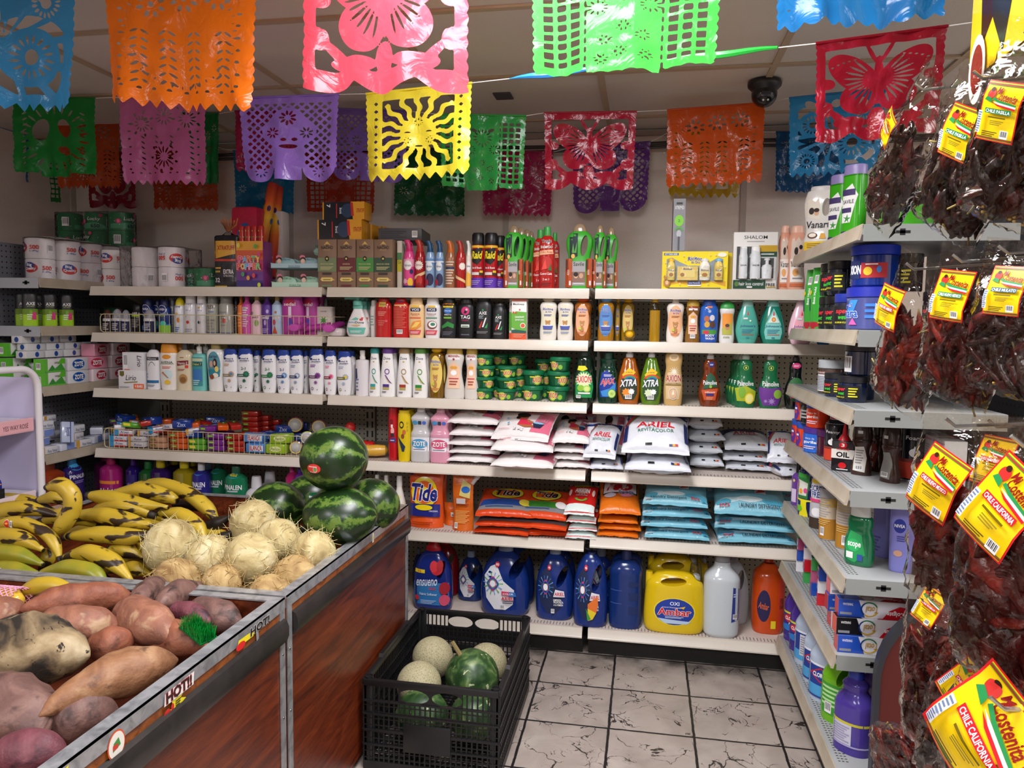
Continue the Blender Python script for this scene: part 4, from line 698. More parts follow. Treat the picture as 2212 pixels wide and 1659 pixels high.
# ======== second shelf
H2=S1-S2-.034
def ro(cap,body,lab):
    return can(body,cap,[('r',-1.5,.05,1.5,.5,lab),('l',-.7,.12,1.4,.3,4,'c8c8d0')],name='roll_on_deodorant',cz=.62,cr=.92,dome=1)
for a,b_,t_,c,l,dy,lb in ((217,236,668,'4a2a20','2a1c18',.03,'brown-capped roll-on deodorant at the left end of the wire basket'),(237,257,667,'9a9ca6','20264c',.03,'grey-capped roll-on deodorant, second in the wire basket'),(257,275,669,'9a9ca6','20264c',.05,'grey-capped roll-on deodorant, third in the wire basket'),(306,328,667,'9a9ca6','20264c',.03,'grey-capped roll-on deodorant in front of the blue spray cans')):
    PUT(ro(c,'d8d8dc',l),S2,a,b_,t_,lb,D=.045,dy=dy)
nv=[('e',0,.72,.75,.13,'e8ecf4'),('e',0,.72,.68,.12,'16286c'),T('NIVEA',0,.72,1.1,.06,'fff',b=.02),T('FRESH',0,.53,1.1,.05,'b8e03a'),('p',[(-1.5,.05),(1.5,.2),(1.5,.3),(-1.5,.2)],'3a7ac8'),('e',.2,.3,.5,.08,'4ac8b0')]
for a,b_,t_,c,cc,ops,dy,lb in ((281,303,658,'1a1c20','141416',[T('AXE',0,.7,1,.06,'e8e8e8',b=.03),('r',-.8,.58,.8,.64,'a8d020'),('l',-.8,.2,1.5,.3,5,'888')],.06,'black deodorant spray can behind the wire basket'),
   (304,327,647,'16286c','101c50',nv,.06,'dark blue deodorant spray can, left of three'),(327,344,648,'16286c','101c50',nv,.1,'dark blue deodorant spray can, middle one half hidden'),(340,362,648,'1c3a80','101c50',nv+[('r',-1.5,0,1.5,.25,'8cc83a')],.05,'dark blue and green deodorant spray can, right of three'),
   (361,373,644,'8a8c94','707480',[('l',-.8,.1,1.5,.7,9,'aaa')],.08,'narrow grey can between the blue can and the yellow-capped can'),
   (373,394,642,'e4e8ee','ecdc28',[T('Dove',0,.75,1.2,.07,'1c3a70',s=.1),('s',-.1,.55,.3,6,'e8b83a'),('e',.2,.38,.3,.07,'e08a3a'),('l',-.6,.05,1.,.15,3,'4a70b0')],.05,'white antiperspirant can with a yellow dome cap'),
   (395,419,633,'e2e2e6','ececee',[T('simply',.1,.76,1.3,.06,'8a90a0',s=.15),T('dry',.1,.6,1.,.05,'9aa0b8'),('s',0,.3,.35,8,'c8303c'),('l',-.7,.05,1.4,.1,2,'a0a0b0')],.05,'white antiperspirant can, left of two alike'),
   (420,442,633,'e2e2e6','ececee',[T('simply',.1,.76,1.3,.06,'8a90a0',s=.15),T('dry',.1,.6,1.,.05,'9aa0b8'),('e',0,.67,.2,.025,'d8a830'),('s',0,.3,.35,8,'303c50')],.05,'white antiperspirant can, right of two alike'),
   (443,467,637,'a9aa9c','8c8e8a',[T('FLEX',.1,.7,1.3,.09,'22262c',b=.01),T('hold',.2,.58,.8,.05,'3a70b0'),('l',-.7,.1,1.4,.3,4,'888a80'),('r',-1.5,0,1.5,.05,'2a4a8a')],.05,'silver hair spray can with dark lettering'),
   (470,498,636,'a4a69c','8c8e8a',[('l',-.7,.2,1.2,.4,5,'8a8c86'),('r',-1.5,0,1.5,.05,'2a4a8a'),('e',.2,.35,.3,.06,'c8504c')],.05,'wide silver hair spray can beside the orange bottle'),
   (498,512,640,'4a3c38','1c1c20',[('l',-.8,.1,1.5,.7,9,'6a5a50')],.09,'dark brown spray can in shadow beside the orange bottle')):
    PUT(can(c,cc,ops,name='deodorant_can',cz=.78,cr=.82,dome=0 if cc!='ecdc28' else 1),S2,a,b_,t_,lb,D=.045,dy=dy,Hmax=H2)
sq=[(0,.86),(.02,.95),(.1,1),(.7,1),(.78,.8),(.84,.45),(.87,.4)]
def sedal(c,cc,ops): return soap(c,sq,cc,ops,'p',cap=[(.86,.42),(.87,.46),(.95,.4),(.96,.26),(.99,.26),(1,.2)],name='hair_cream_bottle')
for a,b_,c,cc,t_,ops,lb in ((510,523,'d87020','b85a18',640,[('l',-.8,.2,1.5,.4,5,'f0a050')],'orange hair cream bottle'),
   (519,539,'d050a8','b83a90',636,[('l',-.7,.2,1.3,.5,9,'f0d8e8'),('c',-.5,.6,.8,.1)],'hot pink hair cream bottle with its back turned'),
   (540,561,'ecc8d0','a89060',637,[T('sedal',0,.45,1.2,.06,'7a5a3a'),('e',.3,.3,.4,.08,'8ab060'),('s',-.6,.55,.35,7,'6aa050')],'pale pink hair cream bottle with a gold cap'),
   (562,583,'5a2c94','4a2080',638,[T('sedal',0,.45,1.3,.08,'fff',b=.03),('e',.45,.6,.25,.05,'c8b0e8'),('e',0,.32,.25,.07,'c8a8d8'),('l',-.6,.06,1.2,.12,3,'b8a0d8')],'purple hair cream bottle'),
   (584,605,'b4cfe8','a89060',638,[T('sedal',0,.45,1.3,.08,'fff',o='c83a3a',b=.03),('s',.1,.58,.3,8,'c86a3a'),('e',-.2,.33,.3,.07,'c84a5a'),('p',[(-.6,.05),(.4,.05),(-.1,.25)],'c8502c')],'light blue hair cream bottle')):
    PUT(sedal(c,cc,ops),S2,a,b_,t_,lb+' behind the wire basket',D=.045,dy=.05,Hmax=H2)
sed=[('e',-.1,.83,.5,.09,'c8285c'),T('sedal',-.1,.78,1.1,.08,'fff',b=.03),('r',-.2,.45,.1,.72,'e8d8e8'),('p',[(-.3,.25),(.3,.25),(.1,.42),(-.2,.42)],'5a48b0')]
for a,b_,dy,t_,lb in ((605,650,.05,632,'front one with white lettering'),(648,684,.1,634,'second one in shadow'),(676,700,.16,634,'third one deepest in shadow')):
    PUT(soap('b83aa0',[(0,.85),(.02,.93),(.3,1),(.7,1),(.88,.9),(.9,.85)],'a02c8c',sed,'p',cap=[(.89,.86),(.9,.88),(.99,.85),(1,.7)],name='shampoo_bottle'),S2,a,b_,t_,'tall magenta shampoo bottle standing behind the wire basket, '+lb,D=.05,dy=dy,Hmax=H2)
mg=bottle('shampoo_tube',.05,.17,.034,[(0,.7),(.02,.8),(.5,.85),(.83,1),(.84,1)],'b83aa0',cap=[(.83,.98),(.84,1),(.98,1),(1,.85)],capc='c850b0')
def lie(px,py,dy,label,rx,rz): p=at(px,py,1,YS+dy); mg.put((p[0],YS+dy,max(S2+.019,p[2])),label,rot=(rx,0,rz))
lie(640,712,.09,'magenta shampoo tube lying in the wire basket, cap raised to the right',PI/2-.12,PI/2+.1)
lie(672,700,.16,'magenta shampoo tube lying with its oval cap facing forward, left one',PI/2+.1,PI-.05-PI); lie(736,700,.16,'magenta shampoo tube lying with its oval cap facing forward, right one',PI/2+.12,.05)
PUT(soap('d8d4cc',[(0,.95),(.02,1),(.7,1),(.78,.95),(.8,.3)],'1c241c',[T('hemp',0,.66,.7,.04,'333'),('s',0,.42,.55,7,'4a9a40',.35),('l',-.5,.1,1,.1,2,'888')],'p',cap=[(.8,.3),(.9,.28),(1,.2)],n=4,name='lotion_bottle'),S2,681,717,645,'square white lotion bottle with a green leaf print',D=.05,dy=.11,Hmax=H2)
q=carton('soap_bar_pack',.1,.04,.06,'d8d0d0',k='g',bev=.014,cat='soap'); q.put((at(722,716,1,YS+.05)[0],YS+.055,S2),'pearly white rounded soap case lying beside the basket end')
bd=[('p',[(-.55,.42),(-.1,.5),(.2,.47),(.1,.42),(-.2,.44)],'7ac8b8'),('e',.42,.44,.16,.03,'d84a4c'),('e',.5,.48,.1,.02,'d84a4c'),('e',-.15,.45,.2,.03,'7ac8b8'),T('baby',-.4,.37,.62,.05,'58a8c8',b=.02),T('Dove',.3,.37,.75,.055,'1c2a5c',s=.1,b=.02),('e',0,.3,.4,.02,'d8c48a'),('r',-.2,.27,.2,.275,'d84a4c'),('p',[(-.8,.24),(.85,.24),(.7,.08),(-.6,.08)],'6cc4b4'),('l',-.5,.11,1,.06,2,'d8f0ec')]
PUT(lambda W,H,D:bottle('baby_wash_bottle',W,H,D,[(0,.7),(.03,.85),(.15,1),(.35,.9),(.55,.62),(.68,.42),(.72,.38)],'f0eeee',ops=bd,cap=[(.71,.42),(.72,.44),(.8,.42),(.81,.2)],capc='68b8a8',extra=[pump('68b8a8',.8,.42,1.3)],cat='bottle'),S2,745,793,642,'white baby wash bottle with a teal pump',D=.05,rows=3,Hmax=H2,gap=-.0+.004)
osp=[('p',[(-.45,.78),(.45,.78),(.4,.9),(-.4,.9)],'c8a84a'),T('Old Spice',0,.84,.7,.05,'1c3a2a',b=.02),('l',-.5,.55,1,.12,3,'e89080'),('l',-.5,.3,.9,.15,3,'d86a5a'),('e',.5,.42,.16,.03,'e8506c')]
osb=[('r',-.4,.9,.3,.94,'2a3a8a'),('r',-.75,.8,.75,.84,'e8b878'),('l',-.75,.25,1.5,.52,13,'d8604c'),('c',-.4,.1,.75,.11)]
PUT(soap('e0ddd8',pS,'dedad4',[('l',-.6,.3,1,.3,4,'8aa')],name='shampoo_bottle',cap=cS,kind='p'),S2,797,812,648,'white bottle edge showing left of the red bottles',D=.05,dy=.05)
for a,b_,o,l in ((808,843,osp,'red body wash bottle with a gold crest'),(846,881,osb,'red body wash bottle with its back turned')):
    PUT(soap('bf1d1f',[(0,.88),(.02,.97),(.3,1),(.7,1),(.86,.88),(.92,.6)],'b01818',o,'g',cap=[(.9,.62),(.91,.66),(.98,.6),(1,.5)],name='body_wash_bottle'),S2,a,b_,644,l+' on the second shelf',D=.045)
PUT(vo5('f2cf9a','c8402c','e8603a',('Extra','Body')),S2,880,914,643,'cream and orange shampoo bottle on the second shelf',D=.045)
PUT(vo5('e9e7e6','8a4a3a','4a8a6a',('Island','Coconut')),S2,915,949,643,'white shampoo bottle with a coconut picture',D=.045)
PUT(soap('17181b',pS,'111',[('p',[(-.6,.76),(.6,.76),(.7,.88),(-.7,.88)],'f0d81c'),T('BONUS',0,.85,1.1,.04,'c82a20',b=.03),T('15% FREE',0,.8,1.0,.03,'333'),('e',0,.68,.5,.07,'2a70c0'),T('White Rain',0,.68,.8,.03,'fff',s=.1),T('MEN',0,.585,.8,.035,'ddd',b=.01),('r',-.5,.49,.45,.53,'7ac03a'),('p',[(-.75,.3),(0,.42),(.75,.35),(.7,.25),(0,.3),(-.7,.24)],'2a8a3a'),('l',-.6,.08,1.2,.1,3,'667')],'p',cap=cS,name='body_wash_bottle'),S2,950,985,643,'black body wash bottle with a yellow bonus flag',D=.045,Hmax=H2)
PUT(soap('17181b',pS,'111',[('e',0,.68,.48,.1,'d02a78'),('p',[(-.2,.62),(0,.74),(.3,.7),(.1,.62)],'111'),('e',.15,.71,.15,.03,'e8b0c8'),T('TAG',0,.53,1.1,.08,'fff',b=.03),T('SPORT',0,.45,.8,.03,'d02a78',b=.02),('r',-.5,.28,.5,.35,'dde8dc'),('l',-.4,.29,.8,.04,1,'1a5a3a'),('l',-.5,.08,1,.05,1,'667')],'p',cap=cS,name='body_wash_bottle'),S2,987,1023,643,'black body wash bottle with a pink round picture',D=.045,Hmax=H2)
PUT(axe,S2,1025,1061,640,'large black body wash bottle with red and white bars',D=.045,Hmax=H2)
PUT(axe,S2,1062,1091,655,'small black body wash bottle with red and white bars',D=.045,rows=2)
PUT(box_('scalp_treatment_carton','f0ece8',[('r',-1,0,1,.16,'e2562a'),('p',[(-1,.16),(1,.16),(1,.22),(-.2,.26),(-1,.24)],'1c5a50'),('p',[(-1,.3),(-.4,.25),(1,.22),(1,.68),(-.4,.7),(-1,.64)],'66b03a'),T('Medicasp',-.05,.87,1.5,.06,'1a4a3c',b=.02),('r',-1,.95,1,1,'d86a50'),('e',-.4,.66,.12,.025,'d8402c'),('e',-.75,.67,.12,.025,'d8402c'),('e',.1,.74,.1,.02,'d8402c'),T('DANDRUFF',.1,.56,1.2,.045,'fff',b=.03),T('SYMPTOMS',.1,.485,1.2,.04,'fff',b=.03),('e',.55,.35,.35,.065,'fff'),('e',.55,.35,.28,.05,'e2562a'),('l',-.7,.05,1.5,.1,3,'f0a080')]),S2,1105,1137,646,'white, green and orange scalp treatment carton, front one',D=.05)
PUT(box_('scalp_treatment_carton','f0ece8',[('r',-1,0,1,.16,'e2562a'),('r',-1,.22,1,.68,'66b03a'),T('M',-.6,.87,.4,.06,'1a4a3c',b=.02)]),S2,1100,1132,646,'white, green and orange scalp treatment carton, hidden one behind',D=.05,dy=.07)
WY='e8e2c8'
for a,b_,body,lab,cc,k_,ba,lb,rw in ((1165,1202,'e6e2d8','e6e0c4','cfc4a8','g',True,'milky baby bottle with a bear in a bath, left of two',1),(1203,1238,'e6e2d8','e6e0c4','cfc4a8','g',True,'milky baby bottle with a bear in a bath, right of two',1),(1240,1275,'b4661a','f0b48a','c8501c','t',None,'amber baby shampoo bottle with an orange ball cap',2),(1291,1326,'c88a14','5a90d0','6aa8dc','t',True,'golden baby shampoo bottle with a sky blue ball cap',1),(1328,1340,'a87a14','b09030','c89c18','t',True,'narrow golden bottle glimpsed behind the blue-capped one',1),(1342,1370,'b8901c','e0c878','d8a818','t',None,'golden baby shampoo bottle behind the lying one',1)):
    PUT(ricitos(body,lab,cc,k_,ba),S2,a,b_,636,lb,D=.042,rows=rw,dy=.08 if a in (1342,1328) else .015,Hmax=H2+.012 if 0 else H2)
p=ricitos('a8861c','d8c070','f0b810','t',None)(.05,.17,.042); x=at(1356,724,1,YS+.02)[0]; p.put((x+.004,YS+.2,S2+.03),'golden baby shampoo bottle lying with its yellow ball cap facing forward',rot=(PI/2,0,0.02))
def oil(W,H,D):
    b=B(); b.loft([ringp(z*H,w*W/2,w*D/2,3,22) for z,w in ((0,.95),(.02,1),(.7,1))],M('c8980c','t')); c=B(); c.loft([ringp(z*H,w*W/2,w*D/2,3,22) for z,w in ((.7,1),(.84,1),(.88,.7))],M('e8d8a8','c'),(0,1)); d=B(); d.lathe([(W*.3,H*.88),(W*.3,H),(.001,H)],M('d8b020'),16); return P('baby_oil_bottle','bottle',[('body',b.out('b')),('clear_shoulder',c.out('c')),('cap',d.out('d'))],W,H,D)
PUT(oil,S2,1403,1426,641,'slim two-thirds full baby oil bottle seen edge-on',D=.04)
PUT(ricitos('eee6dc','f0b88a','e8e0d4','g',None,cap='neck'),S2,1440,1478,643,'white baby lotion bottle with a bear on an orange label',D=.045,rows=2,gap=.0)
menn=[('p',[(-.6,.75),(.6,.75),(.6,.86),(-.6,.86)],'eee'),T('MENNEN',0,.82,1.1,.04,'a81c28',b=.03),('s',0,.76,.14,5,'a81c28'),('p',[(-.6,.2),(.6,.2),(.6,.62),(0,.72),(-.6,.62)],'f0c8a8'),('e',-.15,.6,.2,.03,'e8a83a'),('e',.15,.6,.2,.03,'e8a83a'),('e',0,.5,.3,.05,'fff'),('r',-.5,.38,.5,.4,'c82c50'),('l',-.4,.26,.8,.1,2,'a84a3a')]
pM=[(0,.9),(.02,1),(.2,1),(.45,.76),(.6,.76),(.78,.95),(.84,.9),(.86,.75)]
PUT(soap('a8742a',pM,'c9a43c',menn+[('c',-.35,.1,.7,.1)],'t',cap=[(.83,.78),(.84,.86),(.94,.82),(1,.55)],name='baby_cologne_bottle'),S2,1481,1513,647,'amber baby cologne bottle with a gold cap',D=.045)
PUT(soap('2a62c0',pS,'2452b0',[('r',-.3,.8,.3,.84,'e87a2a'),('s',0,.72,.22,6,'b8c0cc'),('e',-.3,.55,.3,.07,'b86a4a'),('e',.3,.57,.28,.07,'d8d8dc'),('e',-.25,.42,.3,.07,'d8a840'),('e',.35,.42,.3,.08,'5a3a2a'),('p',[(-.8,.12),(.8,.12),(.8,.3),(-.8,.3)],'4a9a3a'),('r',-.8,.02,.8,.2,'1c50b0'),('e',-.35,.24,.35,.04,'d8304c'),T('BODY',.1,.17,1,.05,'fff',b=.04),T('WASH',.1,.1,1,.05,'fff',b=.04)],'g',cap=[(.86,.72),(.87,.78),(.98,.66),(1,.4)],name='body_wash_bottle'),S2,1513,1552,646,'bright blue children\'s body wash bottle',D=.045)
PUT(soap('e6e6e2',[(0,.85),(.02,.95),(.2,1),(.6,.84),(.75,.98),(.82,.95)],'3aa04a',[T('Baby',0,.73,1,.06,'fff',o='c85a3a',b=.04),('p',[(-.65,.3),(.65,.4),(.7,.7),(-.7,.7)],'f09a3a'),('p',[(-.65,.2),(.65,.2),(.6,.5),(-.7,.35)],'b8b84a'),('e',0,.38,.28,.07,'c88a6a'),('e',0,.42,.28,.04,'5a3a2a'),T('crema',-.1,.14,.8,.04,'7a8a3a')],'g',cap=[(.8,.94),(.84,.96),(.92,.85),(.98,.5),(1,.2)],name='baby_cream_bottle'),S2,1555,1588,650,'white baby cream bottle with a green domed cap',D=.045)
def john(body,capc,lab,lion,txt='1a2a80'):
    o=[('p',[(-.6,.1),(.6,.1),(.74,.25),(.6,.45),(0,.78),(-.6,.45),(-.74,.25)],lab),('p',[(-.08,.62),(.08,.62),(.06,.66),(0,.72),(-.06,.66)],'d83a4a'),T("Johnson's",0,.38,1.3,.065,txt,s=.15,b=.02),('l',-.5,.22,1.,.1,3,'3a7a9a'),('r',-.5,.19,.5,.205,'c85a4a'),('e',0,.13,.15,.02,'3a8a9a')]
    if lion: o+= [('p',[(-.5,.46),(0,.7),(.5,.46)],'d8eee8'),('e',0,.53,.17,.05,'e07a2a'),('e',0,.53,.1,.03,'f0c060'),('p',[(-.08,.62),(.08,.62),(.06,.66),(0,.72),(-.06,.66)],'d83a4a')]
    else: o+= [('r',-.4,.53,-.02,.57,'cfe4dc'),('e',.2,.5,.08,.02,'e8f0d0')]
    return soap(body,pJ,capc,o,'g',cap=[(.82,.46),(.83,.5),(.98,.36),(1,.3)],name='baby_shampoo_bottle')
PUT(john('56b0a0','9cc8c0','4aa898',False),S2,1591,1641,636,'pale aqua teardrop baby shampoo bottle',D=.05,rows=2,Hmax=H2)
PUT(john('1e7c68','7cc0b4','7accc0',True),S2,1645,1698,636,'dark teal teardrop baby shampoo bottle with a lion picture',D=.05,rows=2,Hmax=H2)
PUT(john('eec4d4','e8c8d4','f2a8b8',False,'2a3a90'),S2,1706,1760,640,'pink baby lotion bottle behind the right-hand unit',D=.05,Hmax=H2)
PUT(john('3a8ad0','e8e8f0','4a9adc',False,'fff'),S2,1766,1800,650,'blue baby bottle barely seen behind the right-hand unit',D=.05,Hmax=H2)
# wire baskets
def basket(px0,px1,pt,z,label,step):
    x0,x1=at(px0,700,1,YS+.012)[0],at(px1,700,1,YS+.012)[0]; h=at((px0+px1)/2,pt,1,YS+.012)[2]-z; b=B(); m=M('cbbf98','s'); L_=x1-x0; n=int(L_/step)
    c=.018
    b.tube([(x0+c,0,.004),(x1-c,0,.004),(x1-.004,0,.01),(x1,0,c),(x1,0,h-c),(x1-c*.3,0,h-c*.3),(x1-c,0,h),(x0+c,0,h),(x0+c*.3,0,h-c*.3),(x0,0,h-c),(x0,0,c),(x0+.004,0,.01),(x0+c,0,.004)],.0021,m,6)
    b.tube([(x0,0,h*.99),(x0,.16,h*.99)],.0018,m,5); b.tube([(x1,0,h*.99),(x1,.16,h*.99)],.0018,m,5)
    for i in range(1,n): x=x0+L_*i/n; b.tube([(x,0,.004),(x,0,h)],.0013,m,5,False)
    for y in (0.05,.1,.15): b.tube([(x0,y,.004),(x1,y,.004)],.0014,m,5,False); b.tube([(x0,y,.004),(x0,y,h)],.0014,m,5,False)
    ob('wire_basket',b,loc=(0,YS+.012,z),label=label,cat='basket')
basket(217,716,681,S2,'cream wire basket on the second shelf holding deodorants',.0263); basket(218,708,935,S4,'cream wire basket on the fourth shelf holding soap bars',.0263)
# ======== third shelf
H3=S2-S3-.036
lir=[('p',[(-.9,.95),(-.55,.95),(-.55,.72),(-.72,.65),(-.9,.72)],'6a6420'),T('Lirio',0,.6,.8,.28,'26262a',s=.2),('p',[(-.6,.35),(.5,.42),(.5,.36),(-.5,.3)],'8a8038'),('r',.2,.02,1,.28,'e8682c'),T('4 BARS',.6,.15,.6,.14,'fff',b=.03),('l',-.9,.05,.8,.08,2,'888')]
PUT(box_('soap_bar_carton','e4e4e6',lir),S3,256,311,800,'white soap carton with an orange corner, lower of two',D=.06)
xa,xb=at(265,780,1,YS+.02)[0],at(311,780,1,YS+.02)[0]
carton('soap_bar_carton',xb-xa,.088,.055,'dfe0e2',[('c',-.9,.1,.4,.8),T('Lirio',.6,.5,.9,.28,'26262a',s=.2,r=-90),('r',-.8,.02,-.3,.06,'e8682c')]).put(((xa+xb)/2,YS+.045,S3+at(285,800,1,YS+.015)[2]-at(285,840,1,YS+.015)[2]),'white soap carton standing on the orange-cornered carton')
PUT(soap('e6e6e8',pR,'17181a',[('r',-.95,.63,.95,.7,'26262a'),T('TRESemme',0,.665,1.4,.04,'ddd'),('o',.1,.3,.7,.3,.04,'334',.8,2.4),T('C',-.7,.3,.3,.09,'2a70a8'),('r',-.9,.14,.95,.2,'1c6a9c'),('l',-.7,.06,1.2,.05,2,'889')],'p',cap=cN,name='shampoo_bottle'),S3,313,340,741,'white shampoo bottle with a black cap',D=.045,Hmax=H3)
PUT(soap('f0ece6',pS,'e8982c',[('e',0,.72,.5,.05,'e8982c'),T('AVENA',0,.6,1.4,.055,'1c5a3c',b=.02),('r',-.8,.56,.8,.575,'aa9'),('l',-.5,.46,1,.06,2,'d86a50'),('e',.15,.34,.5,.1,'cfe8ea'),('p',[(-.6,.38),(-.4,.4),(.3,.26),(.1,.26)],'c8805a'),('e',.1,.17,.35,.05,'f0c83a')],'g',cap=[(.8,.9),(.81,.95),(.97,.84),(1,.7)],name='lotion_bottle'),S3,341,378,743,'white oat lotion bottle with an amber cap, front one',D=.05,rows=2,Hmax=H3)
PUT(soap('ddd0b0',[(0,.9),(.02,1),(.5,1),(.72,.95),(.8,.6),(.83,.35)],'4a4c50',[('l',-.3,.66,.5,.03,1,'a05050'),('p',[(-.7,.5),(.7,.54),(.7,.62),(-.7,.6)],'7c1c28'),T('Vitamin E',0,.56,1.2,.05,'f0e0d8',b=.02),('r',.35,.46,.7,.52,'d83a30'),('l',-.6,.4,.9,.05,2,'a85a4a'),('e',.1,.24,.5,.1,'b88a50'),('e',.1,.22,.36,.06,'8a6030')],'g',cap=[(.83,.3),(.84,.34),(.98,.32),(1,.25)],name='lotion_bottle'),S3,376,411,738,'cream lotion bottle with a dark red oval and grey cap, front one',D=.05,rows=2,Hmax=H3)
PUT(lambda W,H,D:bottle('lotion_pump_bottle',W,H,D,[(0,.93),(.02,1),(.6,1),(.74,.95),(.78,.5)],'74c4bc',k='g',cap=[(.77,.3),(.78,.36),(.82,.36),(.83,.2)],capc='d8d8d4',ops=[('r',-.75,.1,.75,.7,'3a9098'),('r',-.75,.62,.75,.68,'c8d0a8'),('r',-.7,.52,.7,.6,'1a4a40'),T('Diabet 7',0,.56,1.2,.05,'c8d88a',b=.02),('r',-.65,.2,.65,.45,'3a78b8'),('l',-.6,.12,1,.12,3,'b8e0e0')],extra=[pump('e0e0dc',.83,.35)]),S3,411,440,741,'teal lotion bottle with a white pump, front one',D=.045,rows=2,Hmax=H3)
PUT(soap('ecece8',[(0,.7),(.02,.8),(.3,.86),(.5,.95),(.75,1),(.86,.75)],'b0a060',[('e',0,.56,.72,.26,'5a98a8'),('p',[(-.7,.45),(.7,.45),(.6,.3),(-.6,.3)],'2a8a9c'),T('Larian',0,.72,.9,.06,'1c2a50',s=.1),('e',-.25,.56,.18,.07,'d8a890'),('e',.2,.58,.22,.1,'2a1814'),('e',.15,.58,.12,.05,'dcb090'),('e',.35,.46,.2,.06,'e8d070'),('e',.2,.33,.3,.05,'f0ead8'),('e',-.2,.3,.25,.05,'8a4a28')],'g',cap=[(.85,.5),(.86,.55),(.97,.5),(1,.45)],name='shampoo_bottle'),S3,442,480,740,'large white shampoo bottle with a mother and child picture, front one',D=.05,rows=2,Hmax=H3)
for i,(a,b_,t_,c,c2,c3,two,rw,lb) in enumerate(((478,510,754,'8a7a4c','4a90d0','c8a070',0,1,'with blue petals and tan roots'),(509,543,753,'1c6048','2a8a64','1c6048',1,1,'marked 2-1 with green eucalyptus'),(543,560,757,'1c6048','2a8a64','1c6048',1,1,'partly hidden green 2-1 one'),(561,594,755,'1f7a3c','2a8a4c','1f6a4c',1,1,'with a green mint leaf'),(594,624,756,'1c3a7c','a8c8e8','5a88c0',1,1,'marked 2-1 with a blue water ring'),(622,652,756,'24366c','e4e8f0','8a9ab8',0,1,'with a grey splash and navy band'),(652,664,758,'24366c','e4e8f0','8a9ab8',0,1,'partly hidden navy band one'),(664,697,754,'5a2060','6a2a7a','8a4a9a',0,1,'with a dark purple flower'),(697,724,757,'8a1c3c','e0407a','e88aac',0,1,'with a pink orchid'),(725,757,759,'7c7a2c','f0d030','a8b8d0',0,2,'with a yellow lemon slice'))):
    PUT(hs(c,c2,c3,two),S3,a,b_,t_,'white anti-dandruff shampoo bottle with blue cap, '+lb,D=.04,rows=rw,dy=.015 if b_-a>20 else .06,Hmax=H3,group=None)
PUT(soap('e4e0e4',[(0,.9),(.02,1),(.7,1),(.78,.9),(.8,.4)],'e4e0dc',[('p',[(-.9,.6),(-.6,.6),(-.5,.4),(-.9,.3)],'2a3a6a'),('l',-.8,.1,.5,.3,4,'7a88b0')],'p',cap=[(.8,.36),(.81,.42),(.86,.42),(.87,.36),(.98,.4),(1,.3)],name='lotion_bottle'),S3,765,793,757,'plain white lotion bottle turned sideways between shampoos',D=.05,Hmax=H3)
for a,b_,c,c2,rw,lb in ((794,819,'2a9a98','2aa0a0',1,'teal'),(819,851,'6a3a98','4a2a8a',2,'purple'),(855,887,'a88a5c','a83a28',2,'bronze'),(889,922,'5a9a3c','2a8a3a',2,'green')):
    PUT(dove(c,c2),S3,a,b_,752,'slim white conditioner bottle with a %s cap'%lb,D=.04,rows=rw,Hmax=H3)
PUT(ricitos('8a6414','e8cc6a','e8b414','t',None),S3,924,957,749,'amber baby shampoo bottle with a yellow ball cap on the third shelf',D=.045,rows=2,Hmax=H3)
for a,b_,dy,lb in ((958,1001,.015,'whole one'),(1002,1032,.02,'one half hidden by green tubs')):
    PUT(soap('d8d4cc',pM,'c9a848',menn,'g',cap=[(.82,.76),(.83,.82),(.98,.76),(1,.7)],name='baby_shampoo_bottle'),S3,a,b_,748,'pearly waisted baby shampoo bottle with a gold cap, '+lb,D=.045,dy=dy,Hmax=H3)
def tubcol(px0,px1,base,n,h,label,dy=.015,name=0):
    y=YS+dy; xa,xb=at(px0,840,1,y)[0],at(px1,840,1,y)[0]; W=xb-xa; p=tubs()(W,h,W)
    for i in range(n): p.put(((xa+xb)/2+.002*((i*7)%3-1),y+W/2,S3+base+i*(h+.0005)),label+', %s'%['bottom','second','third','top'][i if n<4 or i<3 else 3]+' of the stack','dish paste tubs',rz=((i*5)%3-1)*.5+.1*n)
tubcol(1023,1064,0,4,.05,'green dish paste tub in the leftmost front stack')
tubcol(1069,1113,0,3,.05,'green dish paste tub in the second front stack from the left')
tubcol(1058,1098,0,4,.05,'green dish paste tub in shadow behind the two left stacks',.115); tubcol(1094,1134,0,4,.05,'green dish paste tub behind the gap right of the left stacks',.12)
tubcol(1124,1173,0,2,.067,'large green dish paste tub in the lower right-hand pair')
tubcol(1178,1229,0,2,.067,'large green dish paste tub in the tall rightmost stack'); 
xa,xb=at(1186,790,1,YS+.03)[0],at(1233,790,1,YS+.03)[0]; tubs()(xb-xa,.062,xb-xa).put(((xa+xb)/2,YS+.05,S3+.1355),'large green dish paste tub on top of the tall rightmost stack',rz=-.5)
tubcol(1150,1190,0,3,.06,'dish paste tub in shadow behind the large tubs',.13)
PUT(soap('0e2c1c',[(0,.86),(.02,.95),(.2,1),(.5,.93),(.75,.7),(.84,.6),(.88,.35)],'2a3a34',axion_b,'t',cap=[(.87,.3),(.88,.36),(.99,.34),(1,.25)]),S3,1237,1285,756,'dark green dish soap bottle ending the middle bay',D=.055,Hmax=H3,rows=2)
PUT(soap('0a4030',[(0,.85),(.02,.93),(.3,1),(.6,.9),(.72,.72),(.8,.72),(.86,.85),(.88,.5)],'1c4a3c',ajax,'t',cap=[(.87,.4),(.99,.4),(1,.3)]),S3,1291,1335,762,'dark green dish soap bottle with a blue label',D=.055,Hmax=H3,rows=2)
PUT(soap('c86a14',pX,'d8dcdc',xtra('303c2c','f0902c'),'t'),S3,1334,1383,757,'orange dish soap bottle with a rainbow label, front one',D=.055,Hmax=H3+.01,rows=2)
